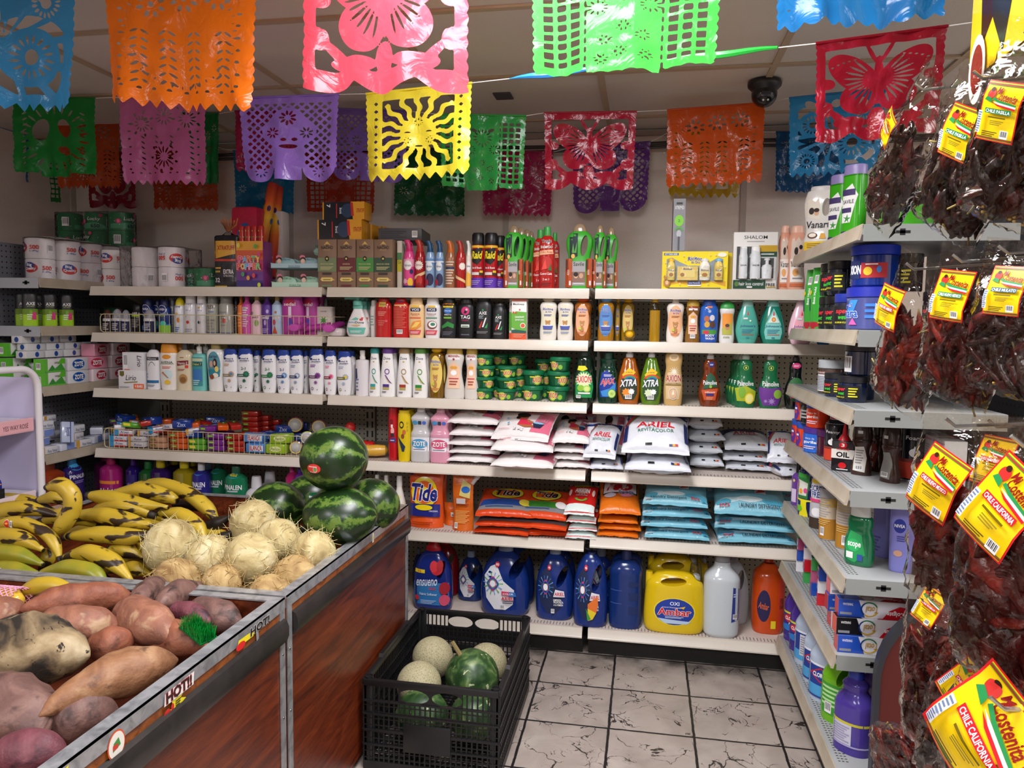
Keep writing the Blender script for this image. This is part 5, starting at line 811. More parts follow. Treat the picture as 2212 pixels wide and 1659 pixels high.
PUT(soap('6a9a1c',pX,'d8dcdc',xtra('30502c','d8e8c0'),'t'),S3,1383,1430,757,'lime green dish soap bottle with a rainbow label, front one',D=.055,Hmax=H3+.01,rows=2)
PUT(soap('c8a468',[(0,.78),(.02,.9),(.25,1),(.5,.93),(.68,.8),(.82,.9),(.93,.85),(.99,.5)],'d8b880',[('p',[(-.7,.12),(.6,.12),(.85,.35),(.75,.55),(.1,.62),(-.6,.6),(-.8,.4)],'dcc090'),('e',0,.88,.5,.07,'e0c8a0'),('l',-.3,.85,.6,.05,2,'a8804c'),('s',.05,.62,.6,14,'f0e8d0',.3),T('AXION',0,.5,1.5,.12,'a8241c',o='fff',b=.05),('r',-.8,.37,.8,.39,'8a7030'),('o',0,.22,.5,.11,.1,'f0e8dc'),('e',0,.22,.4,.09,'e0b890'),('p',[(-.15,.2),(.15,.2),(0,.3)],'f4ecd8'),T('CUIDADO DE MANOS',0,.41,1.5,.025,'6a5030')],'g',cap=[(.97,.4),(.98,.35),(1,.2)]),S3,1434,1476,757,'tan hand-care dish soap bottle, front one',D=.05,Hmax=H3,rows=4)
PUT(soap('8a3a14',pP,'c8c8c4',[('e',.1,.77,.25,.05,'1c2a80'),('l',-.05,.75,.3,.03,2,'dde'),('p',[(-.6,.32),(-.3,.55),(0,.62),(.4,.55),(.7,.35),(.3,.36)],'15553a'),T('Palmolive',0,.44,1.2,.075,'fff',b=.02),('p',[(-.75,.3),(.7,.34),(.5,.12),(-.5,.12)],'c8501c'),('e',.05,.37,.12,.03,'8ab83a'),T('antibacterial',0,.27,.9,.03,'fff'),('r',-.35,.2,.35,.24,'1c2a80'),('l',-.3,.13,.6,.05,2,'e8a080')],'t'),S3,1510,1559,760,'amber dish soap bottle with a dark green label',D=.055,Hmax=H3)
PUT(soap('1c6a40',pP,'b8c8c0',palm('',[('p',[(-.9,.35),(0,.4),(.9,.3),(.8,.12),(-.7,.12)],'a8b820'),('e',.35,.17,.4,.1,'e8d020'),('e',.35,.17,.32,.08,'f0ec90'),('e',-.3,.28,.3,.1,'7ab030')]),'g'),S3,1586,1637,759,'green dish soap bottle with a lemon and lime label, front one',D=.055,Hmax=H3,rows=1)
for i,(a,b_) in enumerate(((1579,1628),(1573,1622),(1568,1616))):
    PUT(soap('1c6a40',pP,'b8c8c0',palm('',[('p',[(-.9,.35),(0,.4),(.9,.3),(.8,.12),(-.7,.12)],'a8b820'),('e',-.3,.28,.3,.1,'7ab030')]),'g'),S3,a-i*0,b_,762,'green dish soap bottle with a lime label, %s behind the front one'%['first','second','third'][i],D=.05,dy=.075+.055*i,Hmax=H3)
PUT(soap('1c6a40',pP,'c8c8c4',palm('',[('p',[(-.95,.38),(0,.36),(.95,.38),(.9,.2),(.6,.05),(-.6,.05),(-.9,.2)],'6a3090'),('e',.6,.26,.35,.08,'8ab83a'),('s',.1,.13,.35,8,'a888c8',.4),('s',-.4,.13,.2,8,'a888c8',.4)]),'g'),S3,1640,1692,759,'green dish soap bottle with a purple lavender label',D=.055,Hmax=H3)
PUT(soap('101c18',pP,'2a2c2c',[('e',0,.78,.4,.05,'d83a7a'),('l',-.25,.76,.5,.035,2,'f8d0e0'),('p',ell(0,.35,.75,.22,22),'2a6a38'),T('Palmolive',0,.42,1.3,.08,'fff',b=.02),('r',-.5,.2,.5,.24,'d83a7a')],'t'),S3,1697,1745,764,'black dish soap bottle with a green label beside the right-hand unit',D=.055,Hmax=H3)
# ======== lying bags
def lay(p,px,yf,z,label,tilt=0,rz=0,group=None,roll=0):
    t=R(tilt); L=p.D; x=at(px,pj(at(px,1000,1,yf)[0],yf,z)[1],1,yf)[0]
    return p.put((x,yf+L/2*math.cos(t),z+L/2*math.sin(t)),label,group,rot=(t,R(roll),R(rz)))
def wpx(a,b_,y,yf): return at(b_,y,1,yf)[0]-at(a,y,1,yf)[0]
ORD=['bottom one','second up','third up','fourth up','fifth up']
def stack(pa,pb,yf,z,Ts,L,mk,label,tilts=None,group=None,jit=4,seed=0):
    """bags piled flat; mk(W,L,T,seed)->P"""
    n=len(Ts); W=wpx(pa,pb,1000,yf)
    for i,t in enumerate(Ts):
        tl=(tilts or [0]*n)[i]; p=mk(W*(1-.03*((i*5+seed)%3)),L,t,seed+i)
        lay(p,(pa+pb)/2+((i*7+seed)%3-1)*jit,yf+.004*((i*3)%4),z,label+', '+('top one' if i==n-1 else ORD[i]),tl,((i*11+seed)%5-2)*1.6,group); z+=t*.9+.0015+.5*L*math.sin(R(tl))*.3
    return z
girl=[('e',-.1,.62,.2,.12,'b4683c'),('e',-.1,.72,.24,.11,'15120f'),('e',-.26,.6,.08,.07,'15120f'),('p',[(-.15,.55),(.2,.5),(.35,.3),(-.2,.3)],'d83050'),('p',[(.1,.5),(.4,.42),(.42,.36),(.15,.4)],'b4683c'),('p',[(-.2,.3),(.3,.32),(.5,.24),(.1,.22)],'b4683c'),('p',[(.35,.38),(.75,.38),(.65,.22),(.42,.22)],'24304c'),('e',.55,.39,.2,.035,'8ac8e8')]
def blanca(big=1):
    return lambda W,L,T_,s: bag('detergent_bag',W,L,T_,'ece8e6',[('p',[(.3,.1),(.98,.1),(.98,.9),(.5,.9)],'e0708c'),('r',-.1,.8,.98,.97,'eeb0bc')]+girl+[T('blanca',-.45,.9,.7,.1,'16161a',b=.05),T('nieves',.25,.9,.75,.1,'d8304c',b=.05),T('2 kg' if big else '1 kg',-.1,.14,.35,.09,'fff',o='223',b=.03),T('Superior',-.6,.13,.4,.05,'d8304c',s=.2),('o',.72,.55,.14,.13,.1,'888'),('o',.64,.55,.14,.13,.1,'888'),('e',-.6,.5,.04,.03,'4aa8d0'),('e',.5,.75,.04,.03,'4aa8d0'),('e',-.5,.3,.04,.03,'4aa8d0')],seed=s)
z4=S4+.001
stack(966,1076,YS+.02,z4,[.042,.036,.044,.052,.06],.28,blanca(0),'white and pink detergent bag in the left pile',[0,0,1,2,6],'white and pink detergent bags',seed=1)
W=wpx(1061,1197,1030,YS-.11); b1=blanca()(W,.38,.065,3); lay(b1,1129,YS-.11,z4,'white and pink detergent bag overhanging the shelf edge at the bottom of the centre pile',0,-1)
b1=blanca()(W*1.0,.33,.075,5); lay(b1,1126,YS-.08,z4+.06,'large white and pink detergent bag with a washing girl, second in the centre pile',7,1)
b1=blanca()(W*.96,.19,.05,8); lay(b1,1130,YS-.03,z4+.12,'large white and pink detergent bag leaning back on top of the centre pile',28,-8)
stack(1192,1274,YS+.02,z4,[.034,.034,.036,.06],.24,blanca(0),'white and pink detergent bag in the right pile of the middle bay',[0,0,0,14],'white and pink detergent bags',seed=4)
for px,y_,z_,t_,w_,l in ((1222,.3,.0,62,.15,'pink-panelled detergent bag standing behind the right pile'),(1262,.33,.0,60,.13,'creased white detergent bag standing behind the right pile'),(1160,.36,.0,68,.16,'detergent bag standing in shadow behind the centre pile'),(1040,.36,.0,66,.15,'detergent bag standing in shadow behind the left pile')):
    lay(blanca(0)(w_*1.2,.24,.06,int(px)%7),px,YS+y_,z4+z_,l,t_,2)
ari=lambda W,L,T_,s: bag('detergent_bag',W,L,T_,'e2e6ee',[('p',[(-.98,.55),(-.98,.97),(.98,.97),(.98,.75),(.5,.86),(-.5,.84)],'1c2c66'),('p',[(-.98,.5),(-.5,.8),(-.6,.85),(-.98,.62)],'b83a3a'),('p',[(-.98,.46),(-.5,.77),(-.5,.8),(-.98,.5)],'3a8a4a'),('e',0,.93,.35,.05,'4a6ac8'),T('ARIEL',0,.47,1.15,.15,'d02030',o='fff',b=.06,s=.1),T('REVITACOLOR',0,.31,1.1,.08,'2a7a5a',b=.01),('r',-.3,.02,-.1,.045,'111'),('r',.4,.02,.5,.045,'203060'),('r',.5,.02,.58,.045,'d8a020'),('r',.58,.02,.66,.045,'c83030'),('r',-.99,.1,-.86,.5,'1c2c66'),('r',.86,.1,.99,.6,'1c2c66')],seed=s,wr=.18)
W=wpx(1348,1492,1020,YS-.1); lay(ari(W,.38,.085,2),1420,YS-.1,z4,'white and navy detergent bag overhanging the shelf at the bottom of the big pile',1,0)
lay(ari(W*1.03,.27,.1,4),1416,YS-.07,z4+.07,'large white and navy detergent bag lettered in red, middle of the big pile',24,-1)
lay(ari(W*.92,.22,.06,6),1412,YS+.1,z4+.165,'white and navy detergent bag pushed back on top of the big pile',10,2)
W=wpx(1270,1342,1010,YS+.0); lay(ari(W,.26,.04,7),1307,YS+.0,z4,'small white detergent bag lying flat at the left end of the right bay',0,3)
lay(ari(W*1.0,.2,.07,9),1303,YS+.01,z4+.045,'small white and blue detergent bag slumped on the flat one',33,-9)
lay(ari(W*.6,.15,.06,3),1276,YS+.08,z4+.05,'small round blue corner of a detergent bag beside the slumped one',50,10)
lay(blanca(0)(.15,.2,.06,3),1318,YS+.2,z4+.05,'white and pink detergent bag standing behind the slumped blue one',58,-3)
wh=lambda W,L,T_,s: bag('detergent_bag',W,L,T_,'d3d8de',[('p',[(-.98,.6),(.98,.6),(.98,.97),(-.98,.97)],'1c2c66'),T('ARIEL',0,.5,1.1,.16,'b83a44',b=.04),('r',-.3,.02,-.1,.05,'111'),('r',.4,.02,.5,.05,'203060'),('r',.5,.02,.58,.05,'d8a020'),('r',.58,.02,.7,.05,'c83030'),('l',-.6,.34,1.1,.06,1,'6a7088')],seed=s)
stack(1484,1563,YS+.13,z4,[.062,.062,.062,.068],.25,wh,'plain white detergent bag in the tall pile behind',None,'plain white detergent bags',3,2)
stack(1564,1668,YS+.13,z4,[.04,.042,.062],.26,wh,'plain white detergent bag in the low pile',[0,0,8],'plain white detergent bags',3,5)
W=wpx(1668,1732,1020,YS+.0); lay(ari(W,.2,.05,4),1702,YS+.02,z4,'white and navy detergent bag at the right end of the fourth shelf, lower one',0,14); lay(ari(W,.2,.06,5),1694,YS+.06,z4+.05,'white and navy detergent bag at the right end of the fourth shelf, upper one',28,-8)
# bottles on the fourth shelf
PUT(soap('be1c26',[(0,.76),(.03,.86),(.4,1),(.97,.96),(1,.85)],'a01820',[('e',-.1,.73,.3,.05,'7a141c'),('e',.1,.56,.35,.07,'f0b0a8'),('r',-.2,.62,.2,.68,'f4e8e0'),('p',[(-.3,.45),(.5,.45),(.4,.52),(-.2,.52)],'28202c'),('p',[(-.4,.36),(.7,.34),(.7,.43),(-.4,.42)],'2a3a90'),('l',-.3,.37,.8,.03,1,'f0d0d0')],'g',cap=[(.99,.8),(1,.78)],name='kids_shampoo_bottle'),S4,836,857,880,'red shampoo bottle beside the yellow one, fourth shelf',D=.05,rows=2,dy=.03)
PUT(soap('e3c71a',[(0,.8),(.03,.88),(.4,1),(.9,.95),(.92,.86),(1,.82)],'d8b818',[('e',-.2,.72,.35,.07,'1a1a1a'),('e',-.2,.72,.22,.04,'e3c71a'),('e',.2,.58,.28,.05,'c86a2a'),('e',.0,.5,.25,.05,'8a4a20'),('p',[(-.8,.5),(.4,.3),(.2,.2),(-.1,.2)],'16304c'),('r',.55,.6,.8,.64,'c8a814'),('r',.55,.67,.8,.71,'c8a814'),('r',.55,.74,.8,.78,'c8a814')],'g',cap=[(.99,.7),(1,.68)],name='kids_shampoo_bottle'),S4,856,884,887,'yellow shampoo bottle with a dark triangle',D=.05,dy=.015,rows=2)
def zote(c,lc,acc): return soap(c,[(0,.9),(.03,1),(.2,1),(.22,.96),(.42,1),(.5,1),(.55,.86),(.62,.8),(.72,.95),(.76,1),(.8,.9),(.88,.42),(.9,.36)],lc,[('r',-.97,.2,.97,.44,'eceaf0'),('e',0,.33,.85,.085,acc),T('ZOTE',0,.33,1.3,.08,'fff',o='222c4c' if acc!='e0507c' else 'a02050',b=.06),('e',-.45,.7,.3,.035,'4a9ad0'),('r',-.12,.67,.22,.73,'223c50'),('e',.5,.7,.2,.03,'4a6ad0'),('l',-.6,.22,1.2,.025,1,'889')],'g',cap=[(.86,.38),(.87,.42),(.99,.4),(1,.36)],name='liquid_soap_bottle',n=3.4)
PUT(zote('c6c6c6','dcd8d4','4aa0d0'),S4,885,926,872,'pearl white liquid soap bottle with a blue oval label',D=.06,dy=.02,rows=2,Hmax=S3-S4-.036)
PUT(zote('dc9ab0','d8a8b4','e0507c'),S4,927,969,872,'pink liquid soap bottle with a pink oval label',D=.06,dy=.02,rows=3,Hmax=S3-S4-.036)
# ======== fifth shelf, middle and right bays
z5=S5+.001
def pouch(px0,px1,top,label,ops,col,yf,D=.06,spout=None):
    def f(W,H,D):
        b=B(); rg=[]
        for k in range(13):
            t=k/12; d=D/2*(1-t)**.6*(1+.08*h2(t*9,0)); w=W/2*(1-.06*math.sin(PI*t)); rg.append([(w*x*(1+.01*h2(t*15,x*5)),d*y*(1-.0*abs(x))-.002*h2(t*12,x*6,1,2)+(.012*h2(t*2,1)),H*t) for x,y in [(math.cos(a),math.sin(a)*(1-abs(math.cos(a))**3)**.3) for a in [2*PI*j/26 for j in range(26)]]])
        b.loft(rg,M(col,'f')); l=B()
        def fm(x,y,o):
            t=min(1,max(0,y/H)); d=D/2*(1-t)**.6; q=min(abs(x)/(W/2),.95); return (x,-d*(1-q**3)**.5*1.03-.003+.012*h2(t*2,1)-o,y)
        art(l,ops,W/2,H,fm,(W/8,H/8),k='g',eps=.0006); pt=[('printed_label',l.out('l',0))]
        if spout: s=B(); s.lathe([(.009,0),(.009,.03),(.012,.03),(.012,.05),(.001,.05)],M('e4e2dc'),14,T=Matrix.Translation((W*.42,0,H*.86))@Matrix.Rotation(.6,4,'Y')); pt.append(('spout_cap',s.out('s')))
        return P('detergent_pouch','pouch',pt,W,H,D,root=b.out('p',60))
    return PUT(f,z5,px0,px1,top,label,D=D,yf=yf,dy=0)
tide=[('e',-.05,.62,.75,.27,'efd61c'),('e',-.05,.62,.58,.2,'e8621c'),('e',-.05,.62,.3,.1,'f0e04a'),('r',-.85,.2,.85,.42,'252c7c'),T('Tide',-.05,.62,1.5,.28,'252c7c',o='fff',b=.07,s=.15),T('ORIGINAL',.5,.3,.5,.03,'dde'),('e',-.05,.36,.5,.05,'efd61c'),('l',-.7,.06,1.2,.06,2,'a83a10'),('e',-.8,.93,.1,.025,'283a90')]
pouch(879,954,1018,'orange detergent pouch with a yellow bullseye print, standing front-on',tide,'e0561a',YS+.05,.08)
pouch(905,962,1022,'orange detergent pouch directly behind the bullseye pouch',[('r',-.8,.2,.8,.42,'252c7c')],'d8501a',YS+.14,.06)
pouch(975,1021,1030,'orange refill pouch with a white spout, back turned',[('p',[(-.3,.65),(.7,.6),(.75,.85),(0,.95)],'d8c878'),('e',.3,.76,.4,.06,'2a6ac0'),('l',-.6,.45,1.2,.14,5,'a0441c'),('r',-.55,.5,.3,.6,'d0c8c8'),('l',-.65,.14,1.3,.24,9,'f0b060'),('c',-.7,.05,.3,.1)],'d8681c',YS+.04,.05,spout=1)
pouch(957,990,1088,'low orange pouch between the two taller pouches',[('r',0,.4,.7,.6,'e8e0d0'),('r',.1,.44,.6,.5,'3a6ac0')],'d8601c',YS+.12,.05)
tb=lambda var: (lambda W,L,T_,s: bag('detergent_bag',W,L,T_,'dd4a1c',[('p',[(-.95,.08),(.95,.08),(.95,.3),(-.95,.3)],'8a8c90'),('p',[(-.95,.2),(.95,.2),(.9,.4),(-.9,.42)],var),('e',0,.66,.62,.24,'1c1c1c'),('e',0,.66,.6,.225,'e8d81c'),('e',0,.66,.45,.15,'e0601c'),T('Tide',0,.67,.95,.24,'1c1c1c',o='f4f4f4',b=.07,s=.15),('e',.72,.3,.22,.12,'e8d84a' if var[0]=='2' else 'f4f0f0'),('l',-.7,.12,1.,.05,1,'3a6ab0')],seed=s,fin=.015))
W=wpx(1022,1146,1100,YS-.0); 
for i,(px,dy,zz,tl,v,lb) in enumerate(((1086,.0,0,0,'2850a0','bottom left'),(1178,.02,0,0,'3a8a30','bottom right'),(1084,.0,.034,1,'2850a0','second left'),(1168,.0,.034,2,'3a8a30','second right'),(1084,.0,.075,13,'2850a0','top left'),(1170,.01,.072,13,'3a8a30','top right'))):
    lay(tb(v)(W*.98*(1 if i!=5 else .92),.26,.036 if i<4 else .05,i+2),px,YS+dy,z5+zz,'orange bullseye detergent bag with a %s stripe, %s of the pile'%('blue' if v[0]=='2' else 'green',lb),tl,(-4,3,2,-5,4,-3)[i],'orange bullseye detergent bags')
ax=lambda W,L,T_,s: bag('detergent_bag',W,L,T_,'c9201e',[('r',-.97,.0,.97,.2,'dfeeea'),('s',0,.68,.55,14,'e8b8a8',.6),T('AXION',0,.68,1.,.16,'fff',o='8a1010',b=.05),('p',[(-.6,.82),(.6,.9),(.6,.97),(-.6,.9)],'a8c020'),('o',0,.4,.45,.14,.35,'6ab03c',3.3,6.1),('l',-.4,.45,.8,.06,1,'aaa'),('e',-.8,.6,.1,.12,'e8d8d0'),('e',.8,.6,.1,.12,'e8d8d0')],col2='dfeeea',seed=s,fin=.012)
stack(1222,1289,YS+.0,z5,[.034,.036,.04,.045],.22,ax,'red and white detergent bag in the narrow pile',[0,0,1,20],'red and white detergent bags',3,3)
z5b=S5b+.001
fab=lambda W,L,T_,s: bag('detergent_bag',W,L,T_,'e4761a',[('p',[(-.9,.42),(.9,.46),(.95,.9),(.3,.97),(-.8,.92)],'26262c'),('p',[(-.85,.46),(.85,.5),(.88,.86),(.3,.93),(-.75,.88)],'e8e8ec'),T('Fab',0,.72,1.3,.32,'c8202c',b=.12,s=.2),T('PODER',.35,.46,.8,.1,'1c3a90',o='fff',b=.05),('e',-.5,.36,.3,.07,'d8d8ec'),('e',.3,.36,.3,.05,'e890b0')],seed=s,fin=.012)
stack(1289,1382,YS+.01,z5b,[.026,.03,.036,.06],.26,fab,'orange detergent bag with red lettering',[0,0,0,17],'orange detergent bags with red lettering',3,1)
lay(fab(.17,.2,.05,5),1334,YS+.2,z5b+.06,'orange detergent bag with red lettering standing behind the orange pile',48,4)
def foca(t2,up):
    return lambda W,L,T_,s: bag('detergent_bag',W,L,T_,'86c6d8',[('e',-.85,.05,.14,.12,'d0e8f0'),('e',-.6,.16,.3,.06,'c8e4ec'),('e',.6,.14,.3,.05,'52a8c4'),('e',-.05,.17,.35,.06,'e0eef2'),('e',.9,.06,.1,.1,'52a8c4'),('e',.7,.75,.3,.15,'c0e0ea'),('e',-.75,.12,.2,.06,'52a8c4'),('e',-.42,.6,.34,.2,'e4eef0'),('e',-.28,.66,.16,.14,'eef4f4'),('e',-.32,.68,.025,.02,'222'),('e',-.22,.68,.025,.02,'222'),('e',-.27,.64,.03,.02,'222'),T('FOCA',.28,.62,.5,.38,'c8202c',o='fff',b=.08,r=-90) if 0 else ('r',.12,.3,.42,.9,'f0f4f6')]+[T(ch,.27,.82-.15*i,.24,.12,'c8202c',r=-90,b=.1) for i,ch in enumerate('FOCA')]+[T(t2,-.2 if not up else .2,.032,1.1,.05,'1c2434',b=.02),T('FOCA',.62 if not up else -.72,.032,.26,.055,'c8202c',b=.05)],seed=s,fin=.018)
stack(1382,1533,YS+.0,z5b,[.05,.05,.052,.06],.26,foca('Laundry Detergent',0),'light blue detergent bag in the left blue pile',[0,0,0,11],'light blue detergent bags',4,2)
stack(1541,1718,YS+.0,z5b,[.055,.056,.09],.3,foca('LAUNDRY DETERGENT',1),'light blue detergent bag in the right blue pile',[0,0,11],'light blue detergent bags',4,4)
lay(foca('',0)(.28,.16,.06,3),1560,YS+.36,z5b+.1,'pale blue detergent bag in shadow behind the left blue pile',20,5); lay(foca('',0)(.28,.16,.06,4),1665,YS+.36,z5b+.1,'pale blue detergent bag in shadow behind the right blue pile',14,-4)
# small white bottles behind the watermelons
for px0,px1,t_,lb in ((800,820,1002,'leftmost'),(820,840,998,'second from the left'),(845,872,1000,'nearest the orange pouch')):
    PUT(soap('e6e2d8',[(0,.85),(.02,.95),(.4,1),(.6,.7),(.75,.45),(.82,.4)],'e8e6e0',[('p',[(-.8,.1),(.6,.1),(.9,.5),(.7,.5),(.3,.25)],'d8c83a'),('e',-.2,.3,.3,.06,'8a5a3a'),('s',.1,.6,.4,7,'e8d88a')],'g',cap=[(.8,.4),(.82,.45),(.98,.4),(1,.3)],name='softener_bottle'),z5-.001,px0,px1,t_,'white fabric softener bottle with a yellow swirl behind the watermelons, '+lb,D=.06,dy=.03,H=.24)
# ======== lowest shelf
z6=S6
pJug=[(0,.8),(.02,.9),(.1,.98),(.35,1),(.6,.9),(.78,.62),(.86,.32),(.88,.25)]
def jug(col,lab,capc='8a98b0',hole=(.42,.6,.2,.15,-22),pr=pJug,n=2.6,k='g',cap=None,capk='p',kind='detergent_jug'):
    return lambda W,H,D: bottle(kind,W,H,D,pr,col,n=n,k=k,cap=cap or [(.87,.26),(.875,.3),(.99,.28),(1,.24)],capc=capc,capk=capk,ops=lab,holes=[hole] if hole else [],cat='jug')
def arl(c2,t1,t2,n_,wh_=1):
    o=[('p',[(-.8,.55),(-.55,.68),(-.3,.72),(0,.5),(.45,.38),(.4,.18),(.1,.1),(-.35,.1),(-.7,.25)],'e8eaf0' if wh_ else '16244c')]
    for i in range(14): a=2*PI*i/14; o.append(('p',[(-.42+.1*math.cos(a),.46+.04*math.sin(a)),(-.42+.42*math.cos(a+.05),.46+.15*math.sin(a+.05)),(-.42+.42*math.cos(a-.05),.46+.15*math.sin(a-.05))],'6aa8e8' if i%2 else c2))
    o+= [('o',-.42,.46,.26,.05,.3,'2a8a4a'),('o',-.42,.46,.14,.1,.25,'c83a6a'),('o',-.42,.46,.22,.08,.2,'2a4ab0'),('e',-.42,.46,.12,.045,'f4f8ff'),('e',-.25,.72,.1,.035,'d82838'),T(n_,-.25,.72,.12,.03,'fff',b=.03)]
    o+= [('p',[(-.05,.32),(.55,.3),(.5,.36),(-.05,.37)],'d8406a'),('p',[(.25,.3),(.55,.3),(.5,.36),(.25,.365)],'2a70c0')] if wh_ else [('p',[(.0,.34),(.6,.34),(.55,.42),(.1,.44)],'e8eaf0')]
    o+= [T('ARIEL',.2 if wh_ else .32,.27 if wh_ else .38,.5,.045,'d02030',b=.05),T(t1,.22,.335 if wh_ else .3,.42,.025,'fff',b=.03)]+([('l',.0,.2,.45,.05,2,'445')] if wh_ else [T('PROFUNDA',.28,.27,.5,.03,'fff',b=.02),T('A LA PRIMERA',.28,.235,.5,.025,'fff')])+[('c',-.1,.12,.18,.06)]
    return o
ens=[('r',-.9,.1,.9,.42,'2a78b8'),('e',.3,.62,.3,.09,'c01c2c'),('e',.15,.65,.2,.08,'d8303a'),('e',.45,.66,.16,.08,'b01828'),('r',-.85,.55,-.3,.6,'f0d020'),T('35',-.6,.575,.2,.035,'c82020'),T('ensueno',-.2,.42,1.1,.09,'e8f0f8',s=.2,r=5,b=.02),T('max',.1,.34,.35,.04,'d83a4a',s=.2),T('Fabric Softener',-.1,.26,.9,.035,'e8f0f8'),('e',.7,.35,.25,.09,'a81c30'),('e',.7,.18,.25,.08,'d85070'),('e',-.7,.2,.12,.035,'d82838'),('l',-.5,.12,.8,.06,3,'b0c0e0')]
PUT(jug('1c2c78',ens,'c8202a',(.5,.6,.16,.13,-15),cap=[(.82,.3),(.84,.38),(.9,.36),(.93,.28),(1,.22)]),z6,888,972,1172,'dark blue fabric softener jug with red tulips and a red cap',D=.1,dy=.04)
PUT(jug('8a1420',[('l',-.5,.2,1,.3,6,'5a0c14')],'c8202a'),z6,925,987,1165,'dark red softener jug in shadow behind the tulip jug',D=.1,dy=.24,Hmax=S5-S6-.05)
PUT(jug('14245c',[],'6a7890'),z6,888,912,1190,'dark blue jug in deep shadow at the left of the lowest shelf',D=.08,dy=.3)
arl1=arl('48a848','COLOR','','80'); 
PUT(jug('14306e',arl1),z6,985,1040,1175,'smaller navy detergent jug standing back, white label',D=.1,dy=.2,H=.24)
PUT(jug('15327c',arl1,hole=(.5,.66,.22,.15,-28)),z6,1034,1140,1178,'largest navy detergent jug with a white round label',D=.13,dy=.05,rows=2,Hmax=S5-S6-.045)
PUT(jug('15327c',arl('3a6ab8','LIMPIEZA','','46',0)),z6,1155,1237,1183,'navy detergent jug with a dark label in front of the bay gap',D=.11,dy=.05,rows=2,Hmax=S5-S6-.045)
rb=[('p',[(-.1,.3),(.45,.4),(.5,.3),(.4,.2),(-.05,.1)],'e8782c'),('p',[(-.1,.25),(.4,.2),(.2,.12),(-.05,.1)],'e8d02c'),('p',[(-.2,.25),(.1,.12),(-.1,.1)],'3a9a3c')]
PUT(jug('15327c',arl('3a6ab8','REVITACOLOR','','46',0)+rb,capc='d8dce4',hole=(.38,.6,.24,.16,-12),cap=[(.84,.28),(.85,.32),(.89,.32),(.9,.2),(.92,.42),(.96,.46),(.99,.32),(1,.05)],capk='c'),z6,1237,1312,1178,'navy detergent jug with a clear dome cap and rainbow label',D=.1,dy=.005,Hmax=S5-S6+.01)
PUT(jug('15327c',arl1),z6,1262,1330,1190,'navy detergent jug in shadow behind the clear-capped one',D=.1,dy=.18,Hmax=S5-S6-.05)
PUT(jug('15306e',[('r',.2,.2,.75,.3,'12285c'),('r',.2,.38,.75,.48,'12285c'),('r',.2,.56,.75,.62,'12285c'),('r',-.9,.33,-.2,.34,'3a58a0'),('r',-.9,.5,-.2,.51,'3a58a0')],'1c2a5c',None,[(0,.86),(.02,.96),(.15,1),(.6,.98),(.75,1),(.85,.7),(.88,.4)]),z6,1315,1387,1195,'navy jug with its ribbed back turned',D=.1,dy=.02,rows=2,Hmax=S5b-S6-.05)
oxi=[('e',.0,.33,.68,.2,'f0d830'),('e',.0,.33,.64,.19,'1c3a9c'),('p',[(-.55,.23),(.55,.2),(.4,.16),(-.3,.16)],'b8d0e8'),T('OXI',.0,.45,.3,.05,'e8eef8',b=.04),T('Ambar',0,.33,1.05,.095,'d02028',o='fff',b=.06),('p',[(.15,.4),(.35,.42),(.3,.38)],'e8b83a'),T('Liquid Detergent',-.1,.395,.6,.018,'fff'),('l',-.3,.24,.6,.03,2,'c8d8f0')]
def oxij(W,H,D):
    pr=[(0,.8),(.02,.92),(.1,.99),(.3,1),(.6,.96),(.72,.9),(.8,.7),(.84,.6),(.87,.3)]; q=bottle('detergent_jug',W,H,D,pr,'e0bf16',n=3,k='g',ops=oxi,holes=[(-.05,.75,.42,.055,4)],cat='jug',cap=[(.6,.1),(.61,.1)])
    c=B(); T_=Matrix.Translation((W*.34,0,0)); c.lathe([(W*.075,H*.66),(W*.08,H*.8),(W*.07,H*.82),(W*.05,H*.84)],M('e8e6e0'),16,T=T_); g=B(); g.lathe([(W*.105,H*.73),(W*.1,H*.86),(W*.085,H*.985),(.001,H)],M('e8eaec','c'),18,T=T_); s=B(); s.lathe([(W*.06,H*.6),(W*.06,H*.82),(W*.055,H*.84),(.001,H*.84)],M('e0bf16','g'),14,T=Matrix.Translation((-W*.42,0,0)))
    q.p[1]=('spout',c.out('c')); q.p+= [('measuring_cup',g.out('g')),('handle_post',s.out('s'))]; return q
PUT(oxij,z6,1391,1525,1222,'big yellow detergent jug with a round blue label, front one',D=.12,dy=.01,rows=1)
PUT(oxij,z6,1396,1515,1185,'big yellow detergent jug standing behind the front yellow one',D=.11,dy=.17)
PUT(oxij,z6,1425,1535,1190,'yellow detergent jug furthest back in the shadow',D=.11,dy=.32,Hmax=S5b-S6-.04)
PUT(jug('c6ced2',[('p',[(.5,.2),(.9,.22),(.9,.6),(.55,.62)],'2a3a8c'),('l',.58,.5,.26,.05,2,'c8d0e8'),('c',.58,.24,.26,.06)],'8a8c8c',(-.3,.32,.14,.12,0) and None,[(0,.8),(.02,.9),(.1,.98),(.6,1),(.72,.92),(.82,.5),(.88,.42)],cap=[(.87,.36),(.88,.4),(.99,.38),(1,.3)]),z6,1521,1602,1200,'pale grey-white detergent jug with a blue side label, front one',D=.12,dy=.005,Hmax=S5b-S6-.04)
PUT(jug('b8bec4',[],'8a8c8c',(.42,.62,.2,.14,-10)),z6,1545,1622,1197,'pale grey-white detergent jug behind with an open handle',D=.12,dy=.17,Hmax=S5b-S6-.04)
